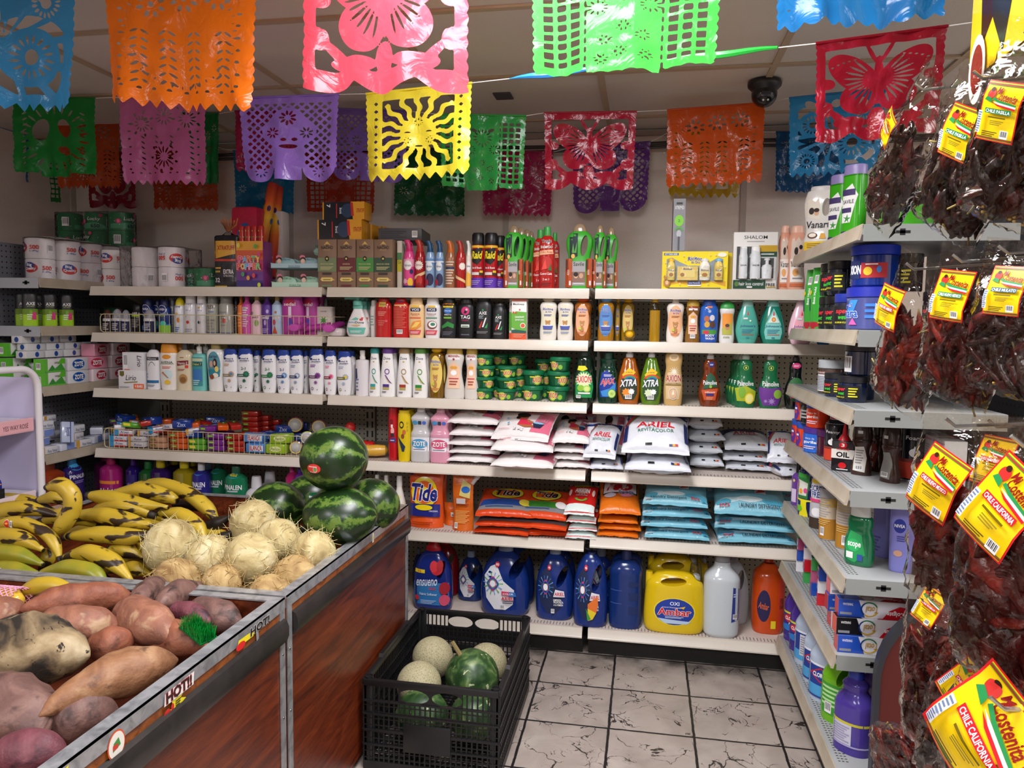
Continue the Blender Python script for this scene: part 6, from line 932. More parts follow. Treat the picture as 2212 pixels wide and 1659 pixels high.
PUT(jug('c84a14',[('e',-.35,.36,.4,.2,'241c4c'),T('Ambar',-.35,.36,.6,.08,'d8602c',r=-10,b=.04),('p',[(.1,.08),(.4,.08),(.4,.18),(.1,.18)],'e8d020'),('r',.5,.05,.95,.7,'d83a20'),T('loves my clothes',.72,.4,.7,.09,'222',r=-90)],'b83c10',None,[(0,.8),(.03,.92),(.3,1),(.7,.95),(.8,.6),(.86,.35)]),z6,1628,1700,1200,'orange detergent jug with a dark oval label beside the right-hand unit',D=.12,dy=.09)
# ======== left bay, fifth shelf, behind the plantains
def bb(px0,px1,t_,col,capc,ops,lb,dy=.03,pr=pR,k='t',cap=cN,name='cleaner_bottle',bot=None): PUT(soap(col,pr,capc,ops,k,cap=cap,name=name),S5,px0,px1,t_,lb,D=.08,dy=dy,Hmax=S4-S5-.05)
pin=[('e',0,.85,.7,.07,'3aa0d8'),T('PINALEN',0,.6,1.6,.09,'f4f4f8',b=.05),('l',-.5,.5,1,.05,1,'ccd'),('p',[(-.9,.1),(-.3,.3),(.4,.1)],'d8dce8'),('s',.3,.3,.3,7,'e8c040',.5)]
fabu=[('r',-.95,.5,.95,.56,'e8882c'),T('Fabuloso',.1,.36,1.5,.13,'fff',o='1a1a1a',b=.05,s=.2,r=8),('e',.3,.2,.5,.06,'d8507a'),('l',-.7,.05,1,.06,2,'f0a0d0')]
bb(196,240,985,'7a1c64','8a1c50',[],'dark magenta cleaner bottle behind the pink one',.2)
bb(207,251,990,'c02a86','a81c5c',fabu,'pink cleaner bottle with black and white script')
bb(266,291,992,'30187a','4a2080',[('r',-.9,.2,.9,.7,'281468'),('s',0,.5,.5,8,'8a6ac8',.5)],'indigo cleaner bottle right of the pink bottle')
bb(292,328,1000,'1c6a2c','1c7a3c',[('r',-.8,.3,.9,.62,'e8e040'),T('2X',.1,.52,.6,.1,'1a6a2a',b=.05),('r',-.6,.34,.5,.42,'f0f0d0')],'green cleaner bottle with a yellow label')
bb(316,358,997,'3a1a6a','e8d81c',[],'deep purple cleaner bottle with a yellow cap, no label visible')
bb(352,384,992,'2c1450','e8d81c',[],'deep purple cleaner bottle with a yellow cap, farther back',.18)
bb(366,411,998,'a89818','e8d81c',[],'yellow cleaner bottle with a yellow cap')
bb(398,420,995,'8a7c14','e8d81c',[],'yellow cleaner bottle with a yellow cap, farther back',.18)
bb(409,443,1003,'2c2a80','e8e8ec',pin,'blue pine cleaner bottle with a white cap',k='g')
bb(446,480,1000,'1c6a48','1c5a3c',pin,'green pine cleaner bottle, farther back left one',.1,k='g')
bb(479,524,1010,'1c7a52','2a6a4c',pin+[T('40oz',0,.84,.7,.05,'e8d040',b=.04)],'green pine cleaner bottle, front right one',k='g')
for a,b_,t_,dy,lb in ((523,566,1015,.03,'front one'),(552,596,1010,.16,'rear one')):
    PUT(jug('d0d0d4',[],'d8d8dc',None,[(0,.9),(.03,1),(.5,1),(.65,.8),(.72,.4)],cap=[(.7,.42),(.72,.5),(.8,.48),(.9,.46),(.99,.4),(1,.3)],k='p'),S5,a,b_,t_,'white detergent jug with a translucent measuring cap, '+lb,D=.09,dy=dy,H=.2)
bb(612,636,1006,'b82a6a','d04a8a',[('s',0,.5,.7,9,'e880b0',.5)],'pink softener bottle beside the watermelons',.05,k='g')
bb(630,652,1008,'6a2a98','5a2a90',[('s',0,.4,.7,9,'b070d0',.5),('s',.3,.2,.5,9,'c890e0',.5)],'purple softener bottle beside the watermelons',.03,k='g')
bb(430,452,1004,'2c2a80','8ac0e8',pin,'blue pine cleaner bottle half hidden behind the green ones',.2,k='g')
# ======== soap bars heaped on the fourth shelf, left bay
def bar(c,ops=(),W=.088,H=.026,D=.05,k='g',name='soap_bar'): return carton(name,W,H,D,c,ops,top=ops,k=k,bev=.006,cat='soap')
SB={'prot':bar('e4e4ea',[('r',-1,0,-.5,1,'3a9ad0'),('r',-.5,.0,1,.25,'d83a4a'),T('Protex',.2,.6,.9,.4,'2a50a0',s=.2)]),'whit':bar('e2e0e4',[T('Rosa',.2,.5,.9,.4,'34509a',s=.1),('r',-1,0,-.7,1,'e0a030')]),'oran':bar('d85a1c',[('p',[(-.8,.3),(-.1,.3),(-.2,.8),(-.9,.8)],'3a8a3a'),('l',-.7,.4,.5,.3,1,'e8e060')]),
 'gree':bar('5aa82a',[('p',[(-.8,.3),(-.1,.3),(-.2,.8),(-.9,.8)],'e8d83a')]),'purp':bar('7a2c8a',[('p',[(-.8,.3),(-.1,.3),(-.2,.8),(-.9,.8)],'3a8a3a'),('l',-.7,.4,.5,.3,1,'e8e060')]),'redd':bar('b02a20',[('p',[(-.8,.3),(-.1,.3),(-.2,.8),(-.9,.8)],'3a8a3a'),('l',-.7,.4,.5,.3,1,'e8e060')]),
 'peac':bar('cf9a78',[('p',[(-.8,.3),(-.1,.3),(-.2,.8),(-.9,.8)],'8a7a3a')]),'blan':bar('4a8ad0',[('r',-.6,.2,.9,.8,'dfe8f4'),T('BLANCA',.1,.5,1.3,.5,'c82a28',b=.05)],.095,.045,.06),'lime':bar('9ac02a',[('e',0,.5,.6,.3,'e8f0a0'),T('Perico',0,.5,.9,.3,'2a6a2a',s=.2)],.1,.045,.06),
 'navy':bar('1c3a8a',[T('Zixx',0,.5,.9,.5,'c8d8f0')],.09,.04,.06),'amber':bar('b8861c',[('r',-.3,.2,.5,.8,'d8b04a')])}
NM={'prot':'white, red and blue wrapped soap bar','whit':'white and amber wrapped soap bar','oran':'orange wrapped soap bar','gree':'lime green wrapped soap bar','purp':'purple wrapped soap bar','redd':'dark red wrapped soap bar','peac':'peach wrapped soap bar','blan':'blue and white soap bar pack with red lettering','lime':'lime green soap packet','navy':'navy blue soap packet','amber':'amber wrapped soap bar'}
rnd=random.Random(5)
def drop(k,px,dy,z,where,rz=0,tilt=(0,0)):
    p=SB[k]; x=at(px,960,1,YS+dy)[0]; p.put((x,YS+dy,S4+z),(NM[k]+' '+where).replace(' with red lettering',''),NM[k]+'s on the fourth shelf',rot=(tilt[0],tilt[1],rz))
cols=[(262,'prot'),(302,'whit'),(346,'peac'),(391,'oran'),(431,'gree'),(471,'purp'),(513,'redd'),(557,'blan'),(601,'lime')]
for px,k in cols:
    h=SB[k].H
    for j in range(2 if h<.04 else 1): drop(k,px,.055,.008+j*(h+.001),'neatly stacked inside the wire basket')
    for j in range(2 if h<.04 else 1): drop(k,px+3,.115,.008+j*(h+.001),'in the second row of the wire basket')
for px,k,dy,z,r_ in ((272,'prot',.06,.064,.2),(300,'prot',.13,.065,-.15),(322,'whit',.06,.064,.1),(345,'prot',.12,.066,.4),(365,'oran',.13,.066,-.2),(388,'oran',.055,.064,.15),(424,'oran',.13,.066,-.3),(418,'navy',.07,.064,.1),(446,'prot',.13,.066,.5),(466,'purp',.06,.064,.3),(486,'purp',.12,.066,-.3),(510,'redd',.055,.064,.05),(522,'redd',.115,.064,0),(552,'blan',.06,.055,.1),(610,'lime',.07,.055,.05),(585,'navy',.13,.058,-.3),(340,'whit',.2,.06,-.3),(300,'whit',.22,.06,.2),(262,'amber',.2,.05,.0),(372,'prot',.2,.06,.6),(400,'whit',.22,.06,-.4),(430,'oran',.2,.06,.2)):
    drop(k,px,dy,z,'tossed on top in the wire basket',r_,(rnd.uniform(-.04,.04),rnd.uniform(-.06,.06)))
for i in range(34): drop(('prot','whit','oran','prot','purp','redd','whit','gree','navy')[(i*4)%9],258+(i*137)%260,.07+.045*((i*5)%4),.086+.012*(i%3),'in the loose layer heaped above the wire basket',rnd.uniform(-1.2,1.2),(rnd.uniform(-.12,.12),rnd.uniform(-.15,.15)))
for i in range(18): drop(('redd','redd','prot','whit')[i%4],270+i*20,.2+.055*(i%3),.0,'lying behind the wire basket',rnd.uniform(-.3,.3))
for c_,px in enumerate((545,568,590)):
    for j in range(6-c_): drop('redd',px,.2+.05*c_,.028+j*.0268,'in the tall dark red stack behind the basket',.02*((j*3)%4))
for i,(px,dy,z) in enumerate(((612,.19,.0),(612,.19,.042),(618,.2,.084),(648,.22,.0),(652,.24,.042),(640,.3,.0),(646,.31,.042),(648,.3,.084),(700,.32,0))): drop('navy',px,dy,z,'piled up at the back of the shelf',.15*((i*2)%3-1))
for i,(px,dy,z,c) in enumerate(((400,.4,0,'8a94a0'),(430,.38,0,'6a7684'),(455,.4,.05,'74808c'),(412,.42,.05,'9aa4ae'),(470,.36,0,'5c6874'))):
    b=B(); b.loft([[(q[0]*(1+.1*h2(q[0]*60,zz*50,1,i)),q[1],zz) for q in ringp(0,.045*s,.03*s,3,18)] for zz,s in ((0,.8),(.01,1),(.035,1),(.05,.7))],M(c,'f')); ob('steel_wool_packet',b,loc=(at(px,940,1,YS+dy)[0],YS+dy,S4+z),rot=(0,0,i*.7),label='grey film-wrapped scouring pad packet at the back of the fourth shelf',cat='scouring pad',group='grey scouring pad packets')
def ball(px,py,r,dy,z,lb,band=('d83a2a','2a6ac0','f0d83a')):
    b=B(); n=14; b.loft([[(r*math.sin(t)*math.cos(a),r*math.sin(t)*math.sin(a),r-r*math.cos(t)) for a in [2*PI*j/18 for j in range(18)]] for t in [PI*(i+.15)/(n+.3) for i in range(n+1)]],M('c2c2c0','f')); l=B()
    for i,c in enumerate(band): l.tube([((r+.0008)*math.cos(a)*math.cos(.28+.12*i),-(r+.0008)*math.sin(.28+.12*i)-.0,r+(r+.0008)*math.sin(a)*math.cos(.28+.12*i)) for a in np.linspace(0,2*PI,25)],.0022,M(c,'g'),5)
    P('scouring_ball_packet','scouring pad',[('printed_band',l.out('l'))],root=b.out('b')).put((at(px,py,1,YS+dy)[0],YS+dy,S4+z),lb,rz=.3)
ball(639,900,.036,.2,.09,'silver scouring ball packet high up beside the watermelon'); ball(689,900,.034,.24,.08,'silver scouring ball packet above the watermelon, right one')
ball(640,960,.03,.06,.008,'silver scouring ball in the wire basket beside the watermelon'); ball(664,945,.03,.1,.05,'yellow and white banded ball packet half behind the watermelon',('f0d83a','3a9a4a','e8e8e0'))
for i,(px,dy,z,c,rt,lb) in enumerate(((760,.14,.07,'c8302c',1.2,'red mesh sponge tube leaning up behind the watermelon'),(775,.1,.02,'c01c1c',.2,'red packet lying right of the watermelon'),(800,.06,.01,'d8a83a',.35,'yellow and peach packet at the shelf front right of the watermelon'),(745,.2,.0,'d8d0d0',0,'white packet in shadow behind the watermelon'))):
    b=B(); L_=.16; b.loft([[(x-L_/2,.028*s*math.cos(a),.028+.028*s*math.sin(a)) for a in [2*PI*j/16 for j in range(16)]] for x,s in ((0,.3),(.012,.85),(.05,1),(.08,.93),(.11,1),(.148,.85),(.16,.3))],M(c,'f')); ob('sponge_packet',b,loc=(at(px,930,1,YS+dy)[0],YS+dy,S4+z),rot=(0,-rt if i==0 else 0,rt if i else .3),label=lb,cat='sponge')
for i,px in enumerate((700,718)): drop('whit',px,.2,.01+.03*i,'stacked right behind the watermelon')
# ======== left-hand unit
def PUTL(fn,z,px0,px1,top,label,x=-2.72,D=.05,Hmax=9,group=None,H=None,py=None):
    py=py or top; ya,yb=at(px0,py,0,x)[1],at(px1,py,0,x)[1]; W=(yb-ya); H=H or min(Hmax,at((px0+px1)/2,top,0,x)[2]-z); p=fn(W,H,D); p.put((x-D/2,(ya+yb)/2,z),label,group,rz=PI/2); return p
L1,L2,L3,L4,L5=HL
stick=lambda W,H,D: bottle('deodorant_stick',W,H,D,[(0,.95),(.02,1),(.48,1),(.5,1)],'9ccc1c',n=3,k='g',cap=[(.5,.99),(.5,1),(.93,.96),(1,.8)],capc='1a1a1c',ops=[('r',-1,.35,1,.5,'6a8a20'),T('AXE',.1,.68,1.1,.09,'e8e8e8',b=.04),T('EPIC FRESH',.1,.6,.9,.03,'b0c880'),('r',.25,.2,.75,.42,'d0287a'),('e',.1,.42,.2,.07,'7ab02a'),('l',-.4,.18,.7,.2,3,'dde8d0')])
for i,(a,b_,x) in enumerate(((40,60,-2.86),(54,76,-2.78),(78,96,-2.84),(92,122,-2.76),(130,156,-2.74))):
    ctr=at((a+b_)/2,675,0,x); stick(.062,.15,.035).put((x,ctr[1],L2),'black and lime deodorant stick on the left-hand unit, %s'%['leftmost and half hidden','second from the left','behind the second and fourth','large one fourth from the left','rightmost with a gap'][i],'lime deodorant sticks',rz=.75)
tpack([(-2.80,3.62)],1,'g','single green toilet roll in shadow on the second left-hand shelf',L2+.001)
zo=lambda c,c2,t='ZOTE': [('e',0,.5,.62,.38,c2),('e',0,.5,.56,.33,c),T(t,0,.5,.85,.34,'fff',o='16224c' if c[0]!='c' else '801828',b=.08)]
zb=carton('laundry_soap_bar',.13,.062,.07,'dadade',zo('1c4a9c','3a80d0'),side=[('e',0,.5,.4,.25,'1c4a9c')],k='g',bev=.004,cat='soap'); zr=carton('laundry_soap_bar',.13,.062,.07,'e6d4d8',zo('c82a48','e0607c'),side=[('e',0,.7,.3,.2,'d84a60')],k='g',bev=.004,cat='soap'); zp=carton('laundry_soap_bar',.13,.062,.07,'e09aae',zo('c82a48','e0607c'),k='g',bev=.004,cat='soap')
zs=carton('small_soap_bar',.105,.034,.055,'d6d8d8',[('e',.2,.5,.22,.36,'2a4a94')],side=[('e',0,.5,.4,.36,'2a4a94')],k='g',bev=.003,cat='soap')
gs=carton('herbal_soap_bar',.12,.062,.06,'dcdcd8',[('r',-1,0,-.75,1,'5cb82c'),('p',[(-.75,.1),(.1,.1),(-.3,.55)],'2c8a2c'),('p',[(-.3,.1),(1,.1),(.6,.65)],'3c9a34'),('p',[(.2,.6),(1,.6),(1,1),(.6,1)],'5cb82c'),T('GRISI',.1,.7,.4,.14,'555'),('r',-1,0,1,.1,'5cb82c')],side=[('r',-1,0,1,1,'5cb82c'),('c',-.6,.2,.8,.5)],k='g',bev=.003,cat='soap')
def lp(p,y,z,lb,x=-2.735,g=None,rz=0): p.put((x,y,z),lb,g,rz=PI/2+rz)
z3=L3+.0005
for j in range(2): lp(gs,3.07,z3+j*.0625,'white and green herbal soap carton, %s of the front pair'%['lower','upper'][j]); lp(zb,3.21,z3+j*.0625,'white laundry soap bar with a blue oval, %s of the front pair'%['lower','upper'][j])
lp(gs,3.02,z3+.135,'white and green herbal soap carton higher up near the panel',-2.88)
for j in range(2): lp(gs,3.03,z3+j*.066,'white and green herbal soap carton in the hidden back pair',-2.88,'back herbal soaps')
for j in range(4):
    for i in range(4): lp(zs,3.03+i*.115+(j%2)*.02,z3+(.127 if i<3 else .127)+j*.0345,'small white soap bar with a blue oval, in the pile on the third left-hand shelf',-2.80-.01*(j%3),'small white soap bars') if not(i==3 and j>1) else 0
for i in range(3):
    for j in range(3): lp(zs,3.14+.11*i,z3+.0345*j,'small white soap bar with a blue oval, back row, third left-hand shelf',-2.86,'small white soap bars in the back row')
for y,z,p,lb,r_ in ((3.36,0,zr,'white laundry soap bar with a red oval, bottom left one',.1),(3.51,0,zr,'white laundry soap bar with a red oval, bottom right one',-.1),(3.34,.063,zp,'pink laundry soap bar with a red oval beside the blue ones',-.1),(3.5,.063,zr,'white laundry soap bar with a red oval, middle right one',.05),(3.52,.126,zr,'white laundry soap bar with a red oval, topmost right one',0),(3.37,.126,zp,'pink laundry soap bar with a red oval, topmost left one',.15),(3.66,.0,zr,'white laundry soap bar with a red oval in the far corner, lower one',0),(3.66,.063,zr,'white laundry soap bar with a red oval in the far corner, upper one',0)): lp(p,y,z3+z,lb,rz=r_)
rv=carton('toilet_soap_bar',.1,.036,.06,'dedee2',[T('Rosa Venus',.3,.4,1.1,.4,'2a3a6a',s=.1),('r',-1,0,-.6,1,'d8a040')],k='g',bev=.006,cat='soap'); rv2=carton('toilet_soap_bar',.1,.036,.06,'d8dcea',[('r',-.2,.1,.9,.9,'7a90d0')],k='g',bev=.006,cat='soap')
z4l=L4+.0005
for i,(y,z,p,r_,x) in enumerate(((3.02,0,rv,0,-2.735),(3.13,0,rv2,.1,-2.735),(3.24,0,rv,-.05,-2.735),(3.2,.037,rv,.15,-2.74),(3.21,.074,rv,0,-2.745),(3.36,0,rv2,.3,-2.76),(3.47,0,rv2,-.2,-2.77),(3.42,.037,rv2,.6,-2.78),(3.02,.037,rv2,.2,-2.77),(3.05,.074,rv2,0,-2.78),(3.06,.111,rv,-.2,-2.79),(3.12,.13,rv,.2,-2.82),(3.0,.15,rv,0,-2.83),(3.0,.187,rv,.1,-2.83),(3.14,.037,rv,0,-2.85),(3.14,.074,rv,.1,-2.85),(3.04,.0,rv,0,-2.86),(3.56,0,rv2,.1,-2.8),(3.3,.0,rv,.1,-2.86),(3.3,.037,rv2,.1,-2.86))):
    lp(p,y,z4l+z,['white wrapped soap bar with an amber end','pale blue wrapped soap bar'][p is rv2]+' in the heap on the fourth left-hand shelf',x,['amber-ended soap bars','pale blue soap bars'][p is rv2],r_)
carton('toilet_soap_bar',.055,.1,.022,'b8c4dc',[('r',.3,0,.45,1,'1c2c80'),T('Protex',0,.45,.8,.6,'1c2c80',r=-90) if 0 else T('Protex',.0,.5,1.5,.2,'1c2c80',r=-80,b=.03)],k='g',bev=.004,cat='soap').put((-2.69,3.11,z4l+.04),'silver and navy soap bar leaning upright against the heap',rot=(-.25,.12,PI/2-.5))
lp(SB['amber'],3.75,z4l,'amber wrapped bar at the far end of the fourth left-hand shelf',-2.8)
PUTL(soap('b0441c',pR,'8a3a1c',[('e',0,.4,.9,.12,'e86a1c'),('e',0,.4,.6,.08,'e8a040'),('r',-1,.05,1,.25,'d8b8a0')],'t',cap=cN,name='cleaner_bottle'),L5,97,152,975,'orange-red cleaner bottle on the lowest visible left-hand shelf',D=.1,H=.27,py=1020)
PUTL(soap('30246c',[(0,.9),(.02,1),(.6,1),(.8,.85),(.88,.45)],'3a90c8',[('e',0,.85,.6,.06,'3aa0d8'),T('PINALEN',0,.68,1.6,.07,'e8e8f0',b=.05),('p',[(-1,.2),(-.2,.35),(.5,.02),(-1,.02)],'c8cce0'),('l',-.5,.55,1,.06,2,'8a80c0')],'g',cap=cN,name='cleaner_bottle'),L5,152,190,990,'purple and white pine cleaner bottle on the lowest visible left-hand shelf',D=.08,H=.26,py=1020)
PUTL(soap('1c3a8a',pR,'e8e8e8',[('e',0,.4,.8,.2,'d8e0f0'),('o',0,.4,.7,.15,.4,'e8a040')],'g',cap=cN,name='cleaner_bottle'),L5,84,106,1060,'dark blue cleaner bottle edge beside the lilac rack',D=.06,H=.2,py=1060,x=-2.7)
# ======== right-hand unit (faces the aisle on its left)
def PUTR(fn,z,px0,px1,top,label,x=None,D=.06,group=None,H=None,Hmax=9,dx=.02,rz=0,Wf=None):
    x=RX+dx; py=pj(x,at((px0+px1)/2,1000,0,x)[1],z+.05)[1]; ya,yb=at(px1,py,0,x)[1],at(px0,py,0,x)[1]; cyl=D if D!='c' else 0
    W=Wf or abs(yb-ya)
    if D=='c':      # round: the silhouette is seen obliquely
        yc=(ya+yb)/2; dist=math.hypot(x,yc); W=(px1-px0)/CF*dist; D=W
    H=H or min(Hmax,at((px0+px1)/2,top,0,x)[2]-z); p=fn(W,H,D); p.put((x+D/2,(ya+yb)/2,z),label,group,rz=-PI/2+rz); return p
R1,R2,R3,R4,R5,R6,R7=HR
vw=[('p',[(-.9,.55),(-.95,.75),(-.6,.82),(-.3,.76),(-.1,.82),(0,.7),(0,.5)],'e6dccc'),('e',-.5,.63,.16,.05,'2a1a14'),('e',-.2,.6,.14,.04,'d8a888'),('e',-.2,.64,.16,.03,'2a1814'),T('Vanart',-.1,.43,1.4,.1,'1a1a2a',s=.1,b=.02),('e',-.4,.27,.3,.045,'6a3a20'),('e',-.4,.275,.22,.03,'f0e8d8'),('p',[(0,.22),(.4,.22),(.3,.3),(.1,.3)],'e8a83a'),('r',-.9,.05,.6,.18,'e8c020'),('l',-.7,.08,1.1,.08,3,'8a6a10')]
def vanh(hole=True): return lambda W,H,D: bottle('handled_shampoo_bottle',W,H,D,[(0,.84),(.02,.92),(.2,.95),(.35,.84),(.5,.92),(.75,1),(.9,.86),(.93,.8)],'dedad4',k='g',ops=vw,holes=[(.35,.68,.24,.13,-4)] if hole else [],cap=[(.91,.62),(.92,.66),(.98,.66),(1,.6)],capc='d0ccc8')
vanh()(.125,.262,.06).put((RX+.08,3.16,R1),'white handled family shampoo bottle on the top right-hand shelf, front one',rz=-.35)
vanh(0)(.11,.25,.055).put((RX+.17,3.12,R1),'white family shampoo bottle half hidden behind the green bottles',rz=-.6)
gm=[('p',[(-.8,.25),(.2,.25),(.8,.6),(.3,.75),(-.7,.65)],'e4e4e0'),('r',-.8,.6,.6,.68,'3a2c60'),T('SAVILE',-.05,.52,1.1,.05,'2a2a40',b=.02),('r',-.8,.38,.3,.44,'3a2c60'),('s',-.1,.3,.4,5,'3a8a3a',.3),('r',-.8,.04,-.1,.14,'3a2c60')]
for i,(y,x,lb) in enumerate(((2.9,.03,'farther one'),(2.73,.035,'nearer one'))):
    bottle('shampoo_bottle',.075,.255,.06,[(0,.85),(.02,.95),(.4,1),(.84,1),(.85,1)],'3aa01c',k='g',cap=[(.84,.98),(.85,1),(.98,.98),(1,.9)],capc='8a7cb0',ops=gm).put((RX+.06+x,y,R1),'bright green shampoo bottle with a lilac cap, '+lb,rz=-.9)
b=B(); b.lathe([(.075,0),(.08,.01),(.08,.1),(.075,.12),(.001,.12)],M('3c9a14','g'),26); P('green_tub','tub',[],root=b.out('t')).put((RX+.17,2.42,R1),'wide bright green tub behind the hanging chile bags')
jar=lambda body,lid,ops,k='t',zc=.76,nm='hair_gel_jar': (lambda W,H,D: can(body,lid,ops,name=nm,cz=zc,cr=1.03,k=k,step=5)(W,H,D))
def gjar(body,lid,ops,k='t'):
    def f(W,H,D):
        b=B(); r=W/2; b.lathe([(r*.93,0),(r,.004),(r,H*.74),(r*.9,H*.78)],M(body,k),24); c=B(); c.lathe([(r*1.0,H*.76),(r*1.02,H*.77),(r*1.02,H*.98),(r*.97,H),(.001,H)],M(lid),24); fm=lambda x,y,o:((r+o+.0005)*math.sin(x/r),-(r+o+.0005)*math.cos(x/r),y); l=B(); art(l,ops,r,H,fm,(r/5,0)); return P('hair_gel_jar','jar',[('jar_body',b.out('b')),('lid',c.out('c')),('printed_label',l.out('l',0))],W,H,W)
    return f
for i,(y,r_) in enumerate(((3.08,0),(2.97,.2))):
    PUTt=bottle('hair_gel_tube',.07,.225,.045,[(0,.9),(.02,.95),(.1,.9),(.5,1),(.97,1,.2),(1,1,.06)],'3aa83a',k='g',cap=[(-.0,.96),(.1,.96),(.12,.9)],capc='b02030',ops=[T('Best Hold',.1,.55,1.1*1.6,.05,'fff',r=90,b=.04),('c',-.3,.75,.6,.14),('p',[(-.9,.3),(-.5,.3),(-.5,.5),(-.9,.5)],'5a2a8a'),('e',-.6,.6,.25,.04,'e8d020')]); PUTt.put((RX+.045,y,R2),'green hair gel tube standing on its red cap, %s'%['farther one','nearer one'][i],rz=-1.1)
sw=[('r',-1.3,.12,1.3,.66,'101014'),T('super',-.2,.48,.9,.13,'e8303c',s=.2,b=.05),T('wet',-.1,.34,.6,.1,'3ac83a',s=.2,b=.05),('l',.5,.2,.6,.4,4,'e8e020'),T('MAXIMUM HOLD',-.2,.2,.9,.05,'e8e020')]
k=0
for y,z,c,l,x in ((2.87,0,'14241c','141416',.07),(2.775,0,'14161c','141416',.07),(2.87,.118,'14241c','141416',.07),(2.76,.118,'1c2430','141416',.07),(2.685,0,'1c2c60','2438a0',.09),(2.6,0,'2c3050','2438a0',.06),(2.5,.118,'101218','101014',.2),(2.4,0,'141a28','101014',.26)):
    gjar(c,l,sw)(.085,.115,0).put((RX+x,y,R2+z),'dark hair gel jar with neon lettering, second right-hand shelf, %s'%['far bottom','second bottom','far top','second top','third bottom with blue lid','nearest small bottom','top one behind the blue tub','bottom one in deep shadow'][k],'neon-lettered hair gel jars',rz=-1.2+.3*(k%3)); k+=1
gjar('5a64ac','2430a8',[('p',[(-.9,.3),(-.4,.3),(-.1,.7),(-.5,.7)],'3a90e0'),T('nara',-.5,.36,.8,.14,'1c5ac0',o='fff',b=.05),T('gel',-.6,.56,.45,.12,'1c3ac0',o='fff'),('p',[(-.5,.12),(-.1,.12),(-.3,.28)],'e060b0'),('l',.2,.25,.6,.4,3,'3a80e0')])(.15,.13,0).put((RX+.1,2.48,R2),'big clear blue hair gel tub with a blue lid, lower one',rz=-.75)
gjar('123a9c','1c3ac0',[('r',-.9,.18,-.15,.62,'1c2a5c'),T('XION',-.45,.4,.7,.2,'fff',b=.08),('r',-.1,.2,1,.56,'b02028'),('e',.2,.36,.18,.1,'e8c020'),('e',.65,.4,.1,.08,'3a80d0'),('l',.1,.5,.5,.05,1,'fff')])(.135,.125,0).put((RX+.1,2.48,R2+.1315),'big royal blue hair gel tub with a red and navy label, upper one',rz=-.75)
PUTR(gjar('5a4a44','aab0b4',[('r',-1.2,.08,1.2,.66,'d4d4d4'),('r',-1.2,.58,1.2,.68,'6a3428'),T('ENRICHED WITH PURE COCONUT',0,.63,1.6,.05,'eee'),('l',-.9,.12,1.8,.42,9,'8a90a0')]),R3,1740,1800,777,'jar with a silver lid and white text label on the third right-hand shelf',D='c',rz=.5)
PUTR(lambda W,H,D:carton('small_carton',.05,.05,.05,'c04a20',[('l',-.7,.2,1.4,.5,3,'e89060')],k='g'),R3,1812,1842,764,'small orange carton standing on a blue jar',H=.05,D=.05,dx=.1)
for y,z,x,lb in ((2.69,0,.06,'left one'),(2.61,0,.11,'middle one'),(2.51,0,.06,'right one'),(2.55,.083,.1,'upper one with the barcode')):
    gjar('14264c','1c1c20',sw if z==0 else [('c',-.6,.1,.7,.5)])(.085 if z==0 else .11,.08 if z==0 else .1,0).put((RX+x,y,R3+z),'navy hair gel jar with black lid, third right-hand shelf, '+lb,rz=-1)
hf=lambda c,l: gjar(c,l,[('p',[(-1,.05),(-.3,.05),(-.1,.3),(-.3,.6),(-.8,.7),(-1,.5)],'5a2c98'),('e',-.5,.35,.14,.07,'e83a2a'),('e',-.6,.5,.08,.05,'fff'),('e',-.4,.5,.08,.05,'fff'),('r',.1,.1,.9,.6,'2a6ad0'),('l',.2,.15,.6,.4,4,'b0d0f0')],'g')
mg_=lambda c,l: gjar(c,l,[T('moco de',0,.58,.8,.08,'eee'),T('gorila',0,.42,1.1,.14,'fff',b=.05),('l',-.5,.15,1,.15,2,'e0d0e0')],'g')
k=0
for f,y,z,lb in ((hf('e0441c','2450b0'),3.17,0,'farthest bottom'),(hf('e0441c','2450b0'),3.07,0,'second bottom'),(hf('e0441c','2450b0'),3.12,.098,'top of the far pair'),(gjar('1c2024','1a1a1c',[('l',-.5,.2,1,.4,3,'aaa')]),3.02,.098,'black one on top'),(mg_('e0401c','2450b0'),2.93,.095,'small upper one'),(mg_('2a6ad0','4a2c88'),2.94,0,'blue bottom one'),(gjar('5a1c34','4a1c50',[]),2.86,.0,'maroon one half hidden')):
    f(.095 if k not in (4,) else .085,.094,0).put((RX+.055+(.03 if k==6 else 0),y,R4+z),'hair gel jar on the fourth right-hand shelf, '+['orange ','orange ','orange ','black ','red-orange ','','maroon '][k].strip()+' '+lb,rz=-.8); k+=1
foam=[('p',[(-1.5,.05),(1.5,.05),(1.5,.28),(-1.5,.28)],'cc3c22'),('r',-1.5,.28,1.5,.33,'7a2c24'),T('Foamy',-.1,.62,1.2,.07,'eee',b=.03,s=.1),('e',-.1,.42,.35,.06,'f0f0ee'),('p',[(-.25,.44),(.05,.44),(-.1,.52)],'f0f0ee')]
